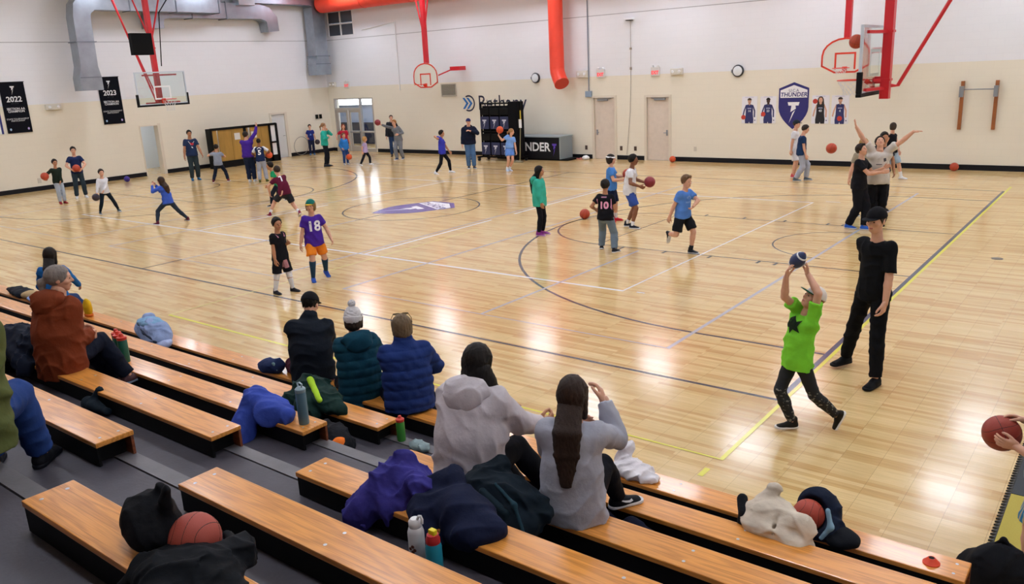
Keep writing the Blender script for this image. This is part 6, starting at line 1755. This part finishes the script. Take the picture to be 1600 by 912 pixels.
def folded_chair():
    c = empty('folded_chair', (0, 0, 0), 0, 'navy folded chair with white lightning mark hanging on the black cart', 'chair', 'folded chairs on the cart')
    MB().box((-.215, -.06, .08), (.215, -.02, .56)).build('seat_panel', CH_N, c, bevel=.02)
    MB().box((-.215, -.03, .62), (.215, .0, .90)).build('back_panel', M_BLACK, c, bevel=.02)
    for s in (-1, 1): MB().tube([(s * .235, .0, .0), (s * .235, .0, .92)], .013, 6).build('leg', M_BLACK, c)
    me = flat_mesh([[(a * .55, b * .55) for a, b in q] for q in BOLT]); basis_mesh(me, (0, -.063, .38), (1, 0, 0), (0, 0, 1)); link('bolt_print', me, mat('print_silver', 'c3c6d4', .5), c)
    return c
i_ = 0
for z in (.16, 1.16):
    for k, x in enumerate((-.70, -.20, .29)):
        c = folded_chair() if chairs is None else copy_tree(chairs)
        chairs = chairs or c
        c.location = (-17.55 + x, 17.5, z)
        c['label'] = 'navy folded chair with white lightning mark, %s tier of the cart, %s' % ('lower' if z < 1 else 'upper', ('left end', 'middle', 'beside the black cover')[k])
r = empty('mop', (-16.42, 17.25, 0), 0, 'long-handled dust mop leaning on the right end of the chair cart', 'mop')
MB().tube([(0, 0, .06), (-.02, .18, 1.75)], .016, 8).build('handle', mat('mop_handle', '8a8560', .5), r)
MB().box((-.42, -.06, .0), (.12, .06, .07)).build('mop_head', mat('mop_grey', '8f8a72', .9, bump=.5), r, bevel=.02)
MB().box((-.07, .12, 1.30), (.05, .14, 1.62)).build('paper_tag', M_WHITE, r)
MB().box((-.03, .15, 1.62), (.01, .17, 1.95)).build('yellow_strap', mat('strap_yellow', 'c9b23a', .6), r)

# wood-panelled cage by the left wall
r = empty('storage_cage', (-28.75, 13.5, 0), 0, 'black steel cage with plywood door leaves and white end windows by the left wall', 'cage')
f = MB()
for y in (-1.68, -.02, 1.25, 1.62): f.box((.20, y - .05, .0), (.28, y + .05, 1.66))
f.box((.20, -1.68, 1.58), (.28, 1.62, 1.68)).box((.20, -1.68, .0), (.28, 1.62, .28)).box((.20, 1.25, .80), (.28, 1.62, .88)).box((-.05, -1.73, 1.60), (.2, 1.66, 1.66)).box((-.05, -1.73, 0), (.2, -1.68, 1.6))
f.build('frame', M_BLACK, r)
for y0_, y1_ in ((-1.60, -1.40), (-1.33, -.70), (-.69, -.10), (.06, .14), (.26, .80), (.81, 1.20)):
    MB().box((.21, y0_, .28), (.245, y1_, 1.58)).build('plywood_panel', mat('plywood_door', 'a9833c', .5, var=.16, vscale=2.2, stretch=(1, 3, .5)), r)
for z0_, z1_ in ((.28, .80), (.88, 1.58)): MB().box((.22, 1.31, z0_), (.235, 1.56, z1_)).build('white_panel', M_WHITE, r)
for y in (-.42, .42): MB().box((.246, y - .14, 1.12), (.250, y + .14, 1.40)).build('paper_notice', mat('notice_paper', 'd8d6d0', .7), r)
tag(MB().tube([(XL + .10 + .12 * (.5 + .5 * math.sin(t)) * .6, 17.0 + .42 * math.cos(t), .45 + .42 * math.sin(t)) for t in np.linspace(0, 2 * math.pi, 32, endpoint=False)], .012, 6, closed=True).build('hula_hoop', mat('hoop_grey', '8f8d88', .5), loc=(0, 0, 0)), 'thin grey hoop leaning on the left wall beside the boy with the dark ball', 'hoop')

# ------------------------------------------------------------------ floor mat at the right edge
r = empty('floor_mat', (2.20, -1.97, 0), 0, 'interlocking foam floor mat of yellow and dark tiles at the right edge', 'mat')
def tile(x0, y0, w, h):
    b = MB().box((x0, y0, 0), (x0 + w, y0 + h, .014))
    return b
edge = mat('mat_edge', '3b3a36', .7)
for j, c in enumerate(('b9a94a', '3a3f45', 'b9a94a')):
    for i in range(2):
        cc = c if i == 0 else ('3a3f45' if c != '3a3f45' else 'b9a94a')
        tile(.03 + i * 1.05, .02 + j * 1.05, 1.04, 1.04).build('mat_tile', mat('mat_' + cc, cc, .8, bump=.3, bscale=200), r)
te = MB()
for k in range(64): te.add([(-.012, k * .05, .001), (.028, k * .05, .001), (.028, k * .05 + .05, .001), (-.012 + .02, k * .05 + .025, .001), (-.012, k * .05, .015), (.028, k * .05, .015), (.028, k * .05 + .05, .015), (.008, k * .05 + .025, .015)], [(0, 3, 2, 1), (4, 5, 6, 7), (0, 1, 5, 4), (1, 2, 6, 5), (2, 3, 7, 6), (3, 0, 4, 7)])
tag(te.build('toothed_edge', edge, r), kind='stuff')

# ------------------------------------------------------------------ coats, bags and bottles left on the bleachers
def heap(name, label, cat, loc, prims, col, rz=0.0, h=.012, amp=.010, lam=.12, seed=1, rough=.8, floor=None, dirs=None, parts=(), m=None, sharp=0.0, crumple=True):
    """soft crumpled thing; prims: ('e', centre, radii) or ('c', a, b, ra, rb); parts: (name, prims, colour, amp)"""
    root = empty(name, loc, rz, label, cat)
    def solid(pr, a, sd, fl_):
        ps = []
        for q in pr:
            if q[0] in 'eE': ps += [np.array(q[1]) - np.array(q[2]), np.array(q[1]) + np.array(q[2])]
            else: R_ = max(q[3], q[4]); ps += [np.minimum(q[1], q[2]) - R_, np.maximum(q[1], q[2]) + R_]
        v = Vox(np.min(ps, 0) - .03, np.max(ps, 0) + .03, h)
        for q in pr:
            if q[0] == 'e': v.ell(q[1], q[2], k=.05)
            elif q[0] == 'E': v.ell(q[1], q[2], k=.02, op='sub')
            elif q[0] == 'c': v.cap(q[1], q[2], q[3], q[4], k=.03)
        if a and crumple: v.ripple(a * .6, lam * 1.8, sd, 3); v.crease(a * 1.0, lam * 1.0, sd + 50, 3); v.crease(a * .22, lam * .45, sd + 90, 2)
        elif a: v.ripple(a, lam, sd, 6, dirs=dirs, sharp=sharp)
        if fl_ is not None: v.cut((0, 0, -1), (0, 0, fl_))
        return v.mesh()
    link('fabric' if cat not in ('bag', 'backpack') else 'body', np_mesh(name, [solid(prims, amp, seed, floor)]), m or cloth(col, rough, var=.18, bump=.4, bscale=25), root)
    crumple = False
    for i, (nm, pr, c_, a_) in enumerate(parts):
        link(nm, np_mesh(nm, [solid(pr, a_, seed + i + 7, None)]), cloth(c_, rough) if isinstance(c_, str) else c_, root)
    return root
def bottle(label, loc, prof, col, lid, lidcol, rough=.35, metal=.0, extra=None):
    r = empty('water_bottle', loc, 0, label, 'bottle')
    MB().lathe(prof, 24).build('bottle_body', mat('bottle_' + col, col, rough, metal=metal), r, smooth=True)
    MB().lathe(lid, 20).build('lid', mat('lid_' + lidcol, lidcol, .45), r, smooth=True)
    if extra: extra(r)
    return r
# far left
heap('gym_bag', 'black, tan and pale blue bag lying flat on the lowest bench far left', 'bag', (-10.75, -2.90, .413), [('e', (-.15, 0, .05), (.35, .13, .07)), ('e', (-.5, .02, .04), (.2, .08, .05))], '22252e', h=.018, floor=0,
     parts=[('tan_panel', [('e', (.12, -.01, .06), (.10, .12, .06))], 'b39a72', .004), ('blue_panel', [('e', (.36, -.02, .03), (.2, .11, .04))], '8fa6d8', .005)])
heap('coat', 'shapeless dark navy coat piled on the fourth bench left of the rust coat', 'coat', (-5.15, -5.05, 1.172), [('e', (0, .0, .10), (.52, .16, .14)), ('e', (-.35, -.12, .02), (.35, .16, .12)), ('c', (-.1, -.1, .1), (.42, -.18, -.02), .10, .07), ('e', (.28, .05, .18), (.20, .12, .10)), ('c', (-.6, -.16, .0), (-.1, -.22, -.10), .10, .08)], '161c2c', h=.014, amp=.014, seed=3)
heap('coat', 'black coat bundled on the fifth bench behind the rust coat', 'coat', (-4.55, -5.72, 1.425), [('e', (0, 0, .06), (.36, .15, .10)), ('e', (.15, -.1, -.02), (.25, .12, .09))], '11141d', h=.014, amp=.012, seed=4)
heap('backpack', 'pale blue backpack slumped on the lowest bench', 'backpack', (-6.75, -3.02, .413), [('e', (0, -.02, .14), (.30, .17, .15)), ('e', (.16, -.05, .09), (.20, .15, .10)), ('c', (-.25, -.04, .08), (-.12, .02, .26), .07, .08)], '8ea2cc', h=.012, amp=.010, seed=5, floor=0,
     parts=[('strap', [('c', (-.10, -.14, .24), (.06, -.17, .16), .022, .022), ('c', (.06, -.17, .16), (.30, -.17, .08), .02, .02)], '3a4256', .0), ('top_flap', [('e', (-.04, -.03, .235), (.22, .13, .065))], '7fa8cc', .006), ('side_pocket', [('e', (.32, -.08, .04), (.10, .10, .05))], 'a9b6dc', .005)])
GP = [(.0, 0), (.043, 0), (.045, .02), (.045, .215), (.038, .225)]
for i, (dx, dy) in enumerate(((0, 0), (-.11, .02), (-.20, .05))):
    bottle('dark green sports bottle with red lid on the third bench, %s of three' % ('nearest', 'middle', 'farthest')[i], (-4.80 + dx, -4.35 + dy, .919), GP, '1d5a48', [(.040, .222), (.046, .226), (.046, .250), (.022, .256), (.016, .285), (.010, .287)], 'd8402e')
heap('snack_bag', 'upright yellow snack bag on the lowest bench beside the woman in blue', 'bag', (-8.72, -2.92, .413), [('e', (0, 0, .12), (.09, .05, .14))], 'e0b020', h=.012, amp=.004, floor=0, parts=[('orange_base', [('e', (0, 0, .02), (.092, .052, .035))], 'd8702a', .0)])
heap('shoulder_bag', 'small navy bag on the lowest bench left of the man in black', 'bag', (-4.52, -2.93, .413), [('e', (0, -.02, .06), (.15, .10, .08)), ('e', (-.12, 0, .05), (.10, .08, .05)), ('e', (.10, 0, .08), (.08, .08, .07))], '26345c', h=.010, amp=.008, floor=0, parts=[('strap', [('c', (.05, -.08, .11), (.12, -.06, .12), .012, .012), ('c', (.12, -.06, .12), (.15, -.05, .05), .012, .012)], '7fa0a8', .0)])
heap('glove', 'dark glove lying on the deck in front of the fifth bench', 'glove', (-3.62, -5.22, 1.012), [('e', (0, 0, .05), (.13, .06, .05)), ('c', (.0, .0, .07), (.06, .05, .16), .03, .025), ('c', (.05, -.02, .05), (.24, .0, .04), .04, .03)], '1b2630', h=.010, amp=.006, floor=0)
# middle
heap('coat', 'dark green coat with a lime stripe draped over the second bench end', 'coat', (-2.86, -3.66, .666), [('e', (0, .02, .06), (.30, .17, .10)), ('e', (-.12, .06, .12), (.17, .12, .09)), ('c', (.05, -.12, .02), (.16, -.20, -.14), .12, .09), ('c', (.10, .0, .06), (.38, -.03, .03), .10, .06), ('c', (-.2, -.1, .03), (-.12, -.2, -.12), .09, .07)], '17302c', h=.009, amp=.011, seed=8,
     parts=[('lime_stripe', [('c', (-.06, .02, .205), (.20, -.10, .105), .030, .026)], 'b4e03a', .002), ('lime_lining', [('e', (.10, -.27, -.14), (.04, .03, .05))], '9ad03a', .002)])
heap('coat', 'bright blue padded coat hanging over the third bench end', 'coat', (-2.50, -4.42, .919), [('e', (0, .04, .05), (.24, .14, .09)), ('c', (-.11, -.02, .08), (-.13, -.18, -.12), .09, .10), ('c', (-.10, -.17, -.1), (-.05, -.20, -.22), .09, .06), ('c', (.02, -.02, .05), (.25, .02, .04), .09, .065), ('e', (-.15, .05, .11), (.10, .10, .08))], '3a4fa8', h=.009, amp=.012, lam=.14, seed=9)
def loop_lid(r):
    MB().tube([(-.02, 0, .30), (-.028, 0, .325), (.0, 0, .335), (.028, 0, .325), (.02, 0, .30)], .007, 6).build('loop', mat('lid_clear', 'a9bcc8', .3), r, smooth=True)
bottle('tall steel blue bottle with loop lid at the end of the third bench', (-2.10, -4.35, .919), [(0, 0), (.038, 0), (.040, .012), (.040, .25), (.035, .262)], '5b7c8e', [(.037, .258), (.040, .262), (.040, .285), (.025, .300), (.012, .302)], '8fa6b0', rough=.3, metal=.3, extra=loop_lid)
heap('backpack', 'black backpack with an orange patch on the deck by the aisle', 'backpack', (-2.22, -4.02, .506), [('e', (0, 0, .10), (.20, .14, .13)), ('e', (-.12, .05, .10), (.12, .11, .12)), ('e', (.12, -.03, .08), (.12, .12, .10))], '14161d', h=.010, amp=.010, floor=0, seed=10,
     parts=[('orange_patch', [('e', (.155, -.06, .12), (.06, .08, .075))], 'f07a2a', .003), ('white_laces', [('c', (-.22, .02, .20), (-.10, -.05, .22), .008, .008), ('c', (-.20, -.05, .21), (-.08, .02, .21), .008, .008), ('c', (-.16, .04, .22), (-.12, -.07, .20), .008, .008)], 'b9c4d8', .0)])
bottle('green sports bottle with red and white lid beside the aisle end of the second bench', (-1.89, -3.56, .510), [(0, 0), (.034, 0), (.036, .01), (.036, .16), (.030, .175)], '3d8a34', [(.034, .172), (.036, .178), (.036, .195), (.018, .205), (.012, .222)], 'd23a2e')
heap('plastic_bag', 'crumpled pale grey plastic bag on the deck by the aisle', 'bag', (-1.66, -3.60, .510), [('e', (0, 0, .03), (.09, .05, .035)), ('e', (.08, -.01, .03), (.05, .04, .03))], '8fa3a6', h=.009, amp=.008, lam=.07, floor=0, rough=.35)
# near the two women
heap('jacket', 'purple jacket thrown over the fourth bench left of the navy coat', 'jacket', (-.33, -5.05, 1.172), [('e', (0, .04, .07), (.18, .13, .11)), ('c', (-.07, .06, .12), (.0, .08, .19), .07, .05), ('c', (-.06, -.05, .09), (-.14, -.19, -.06), .09, .085), ('c', (-.13, -.17, -.04), (-.15, -.21, -.17), .08, .05), ('c', (.05, .03, .10), (.22, -.02, .12), .09, .07), ('e', (.02, -.05, .0), (.13, .13, .10))], '3a3684', h=.008, amp=.012, lam=.11, seed=12)
heap('coat', 'dark navy coat slumped over the fourth bench beside the purple jacket', 'coat', (.04, -5.07, 1.172), [('e', (.02, .02, .06), (.24, .14, .10)), ('c', (.10, -.01, .08), (.30, .0, .02), .105, .085), ('c', (-.08, -.08, .04), (.0, -.15, -.08), .09, .07), ('e', (.20, -.08, .0), (.13, .09, .09)), ('c', (-.14, .06, .10), (-.02, .10, .16), .08, .07)], '171e38', h=.009, amp=.009, lam=.16, seed=13)
heap('padded_coat', 'black padded coat with ribbed panels piled behind the two women', 'coat', (.02, -4.64, 1.02), [('e', (0, 0, .07), (.26, .15, .15)), ('c', (-.14, .07, .12), (-.02, .10, .20), .08, .06), ('c', (.10, .04, .10), (.28, .03, .08), .10, .07), ('e', (.18, -.06, .0), (.17, .13, .12)), ('c', (.24, -.02, .12), (.34, .05, .05), .05, .04)], '14202a', h=.008, amp=.011, lam=.11, seed=14,
     parts=[('ribbed_panel', [('c', (.02, -.125, .155 - i * .036), (.20, -.145, .09 - i * .036), .024, .024) for i in range(5)], '1a2a33', .002), ('strap', [('c', (.08, -.08, .20), (.24, -.12, .14), .011, .011), ('c', (.24, -.12, .14), (.32, -.15, .0), .011, .011)], '25404c', .0)])
def paw(r):
    for i, (a, z_) in enumerate(((-.015, .13), (.0, .115), (.014, .13), (0, .145))):
        MB().lathe([(.010, 0), (.008, .002)], 10).build('sticker', mat('sticker_brown', '5a2f22', .6), r, loc=(a + .012, -.0425, z_ - .02), rot=(math.pi / 2, 0, 0.28))
    MB().tube([(.018, 0, .262), (.03, 0, .285), (.045, .0, .29), (.052, 0, .275), (.05, 0, .25)], .008, 6).build('loop', mat('lid_f0', 'e9eaec', .4), r, smooth=True)
bottle('white bottle with a brown sticker behind the fourth bench', (.04, -5.30, 1.012), [(0, 0), (.040, 0), (.043, .01), (.043, .19), (.036, .215), (.030, .22)], 'e2e3e6', [(.032, .218), (.034, .222), (.034, .25), (.022, .265)], 'f0f0f2', extra=paw)
def spout(r): MB().box((-.018, -.014, .235), (.022, .014, .268)).build('spout', mat('spout_yellow', 'f0dc2a', .4), r, bevel=.006); MB().lathe([(.037, .195), (.037, .215), (.030, .235)], 20).build('red_collar', mat('collar_red', 'c02c2e', .4), r, smooth=True)
bottle('turquoise bottle with red collar and yellow spout behind the fourth bench', (.19, -5.33, 1.012), [(0, 0), (.040, 0), (.042, .01), (.042, .17), (.036, .195)], '2a9ab4', [(.030, .23), (.030, .240), (.01, .245)], 'c02c2e', extra=spout)
heap('towel', 'white towel or shirt crumpled on the lowest bench right of the girl', 'towel', (-.10, -2.88, .413), [('e', (0, 0, .04), (.16, .12, .06)), ('c', (-.1, .06, .06), (-.06, .08, .16), .06, .05), ('e', (.14, -.02, .03), (.11, .08, .035))], 'e3dfe4', h=.008, amp=.009, lam=.10, floor=0, seed=16)
heap('shoes', 'pair of dark navy shoes on the deck behind the second bench', 'shoes', (.42, -3.86, .506), [('c', (-.18, .02, .10), (-.05, .0, .06), .075, .06), ('c', (-.05, .0, .06), (.04, .0, .05), .06, .05), ('c', (.02, .06, .09), (.14, .04, .06), .07, .055), ('c', (.14, .04, .06), (.24, .03, .05), .055, .045)], '141a30', h=.008, amp=.004, floor=0, seed=17)
heap('fleece', 'cream fleece jacket dropped over the second bench', 'jacket', (1.20, -3.36, .666), [('e', (0, -.02, .06), (.16, .12, .10)), ('c', (-.07, .02, .10), (-.02, .06, .19), .06, .035), ('c', (-.13, -.04, .05), (-.08, -.10, .02), .06, .07), ('c', (.08, -.06, .06), (.22, -.08, .08), .08, .06), ('c', (.20, -.08, .10), (.24, -.12, -.02), .05, .045), ('c', (-.08, -.14, .02), (.20, -.16, -.02), .07, .06), ('E', (.06, -.16, .12), (.035, .06, .10))], 'd3c6b4', h=.008, amp=.009, lam=.12, seed=18,
     parts=[('dark_lining', [('c', (-.20, -.02, .10), (-.16, -.10, .05), .035, .035), ('c', (-.16, -.12, .0), (.12, -.215, -.045), .028, .028)], '17181e', .003)])
heap('backpack', 'navy backpack with a basketball inside on the lowest bench', 'backpack', (1.33, -2.92, .413), [('e', (0, .02, .14), (.145, .11, .16)), ('e', (.05, -.05, .07), (.14, .11, .08)), ('E', (-.02, -.13, .18), (.11, .14, .12))], '1c2438', h=.008, amp=.006, floor=0, seed=19,
     parts=[('strap', [('c', (.10, -.12, .24), (.13, -.14, .14), .016, .016), ('c', (.13, -.14, .14), (.08, -.16, .06), .016, .016)], '8fb4cc', .0), ('base_pocket', [('e', (.18, -.08, .05), (.12, .10, .06))], '15181f', .004)])
ball('basketball half hidden in the navy backpack on the lowest bench', (1.305, -3.02, .575), mat('ball_in_bag', 'b0402c', .55, bump=.2, bscale=300), .10)
r = empty('disc_cone', (2.02, -2.90, .413), 0, 'small orange disc cone on the lowest bench near its right end', 'cone')
MB().lathe([(.050, 0), (.050, .006), (.040, .012), (.022, .036), (.018, .036), (.016, .03)], 20).build('cone_shell', mat('cone_orange', 'ef4a26', .5), r, smooth=True)
MB().lathe([(.016, .0365), (.004, .037)], 14).build('centre_hole', M_BLACK, r)
heap('backpack', 'black backpack on the floor by the right end of the bleachers', 'backpack', (2.34, -2.42, 0), [('e', (0, 0, .20), (.19, .15, .20)), ('e', (-.10, .05, .14), (.16, .14, .14)), ('e', (.08, -.06, .10), (.16, .14, .10))], '15161b', h=.010, amp=.008, floor=0, seed=20, parts=[('zip_tag', [('c', (.10, -.15, .22), (.11, -.16, .15), .008, .008)], 'd8a83a', .0), ('grab_loop', [('c', (-.04, .0, .39), (.0, .01, .43), .012, .012), ('c', (.0, .01, .43), (.05, .0, .39), .012, .012)], '15161b', .0)])
# foreground left
heap('knit_hood', 'black soft bag with two upright handles on the sixth bench', 'bag', (-.27, -6.47, 1.678), [('e', (0, 0, .09), (.125, .11, .10)), ('c', (.02, .03, .15), (.03, .05, .20), .04, .025), ('c', (.10, .01, .10), (.135, .02, .235), .035, .018), ('e', (.08, -.03, .06), (.09, .10, .08))], '0e0f14', h=.006, amp=.005, lam=.10, floor=0, seed=21)
heap('coat', 'black coat and backpack heaped over the sixth bench around a basketball', 'coat', (.06, -6.50, 1.61), [('e', (-.02, -.02, .05), (.18, .16, .09)), ('c', (.0, -.12, .06), (.16, -.20, .0), .11, .10), ('e', (.12, .0, .06), (.15, .13, .08)), ('c', (-.14, -.10, .02), (-.18, -.2, -.06), .09, .07), ('c', (.05, .12, .06), (.02, .20, .04), .07, .06), ('e', (.26, -.05, .02), (.12, .13, .08)), ('c', (.10, .16, .06), (-.08, .22, .05), .05, .03)], '101318', h=.007, amp=.009, lam=.11, seed=22,
     parts=[('ribbed_back', [('c', (.12 + .0 * i, -.22 - .022 * i, .035 - .012 * i), (.30, -.23 - .022 * i, .0 - .012 * i), .026, .026) for i in range(4)], '1c2a34', .003), ('strap', [('c', (.30, -.16, .06), (.38, -.22, .0), .022, .022), ('c', (.38, -.22, 0), (.42, -.20, -.03), .02, .02)], '12141a', .0)])
ball('basketball nested in the black coat on the sixth bench', (-.07, -6.40, 1.70), mat('ball_rust', 'a8483a', .6, bump=.2, bscale=300), .105, rot=(.9, .1, .5))
r = tag(link('tissue', np_mesh('tissue', [Vox((-.09, -.05, -.03), (.09, .05, .05), .006).ell((0, 0, .0), (.06, .025, .014)).ell((.03, 0, .012), (.03, .02, .014), k=.01).ripple(.004, .05, 2).mesh()]), M_WHITE, None, at_person('s7', (.42, -.16, .43))), 'white tissue in the hand of the woman in the pale hoodie', 'tissue')
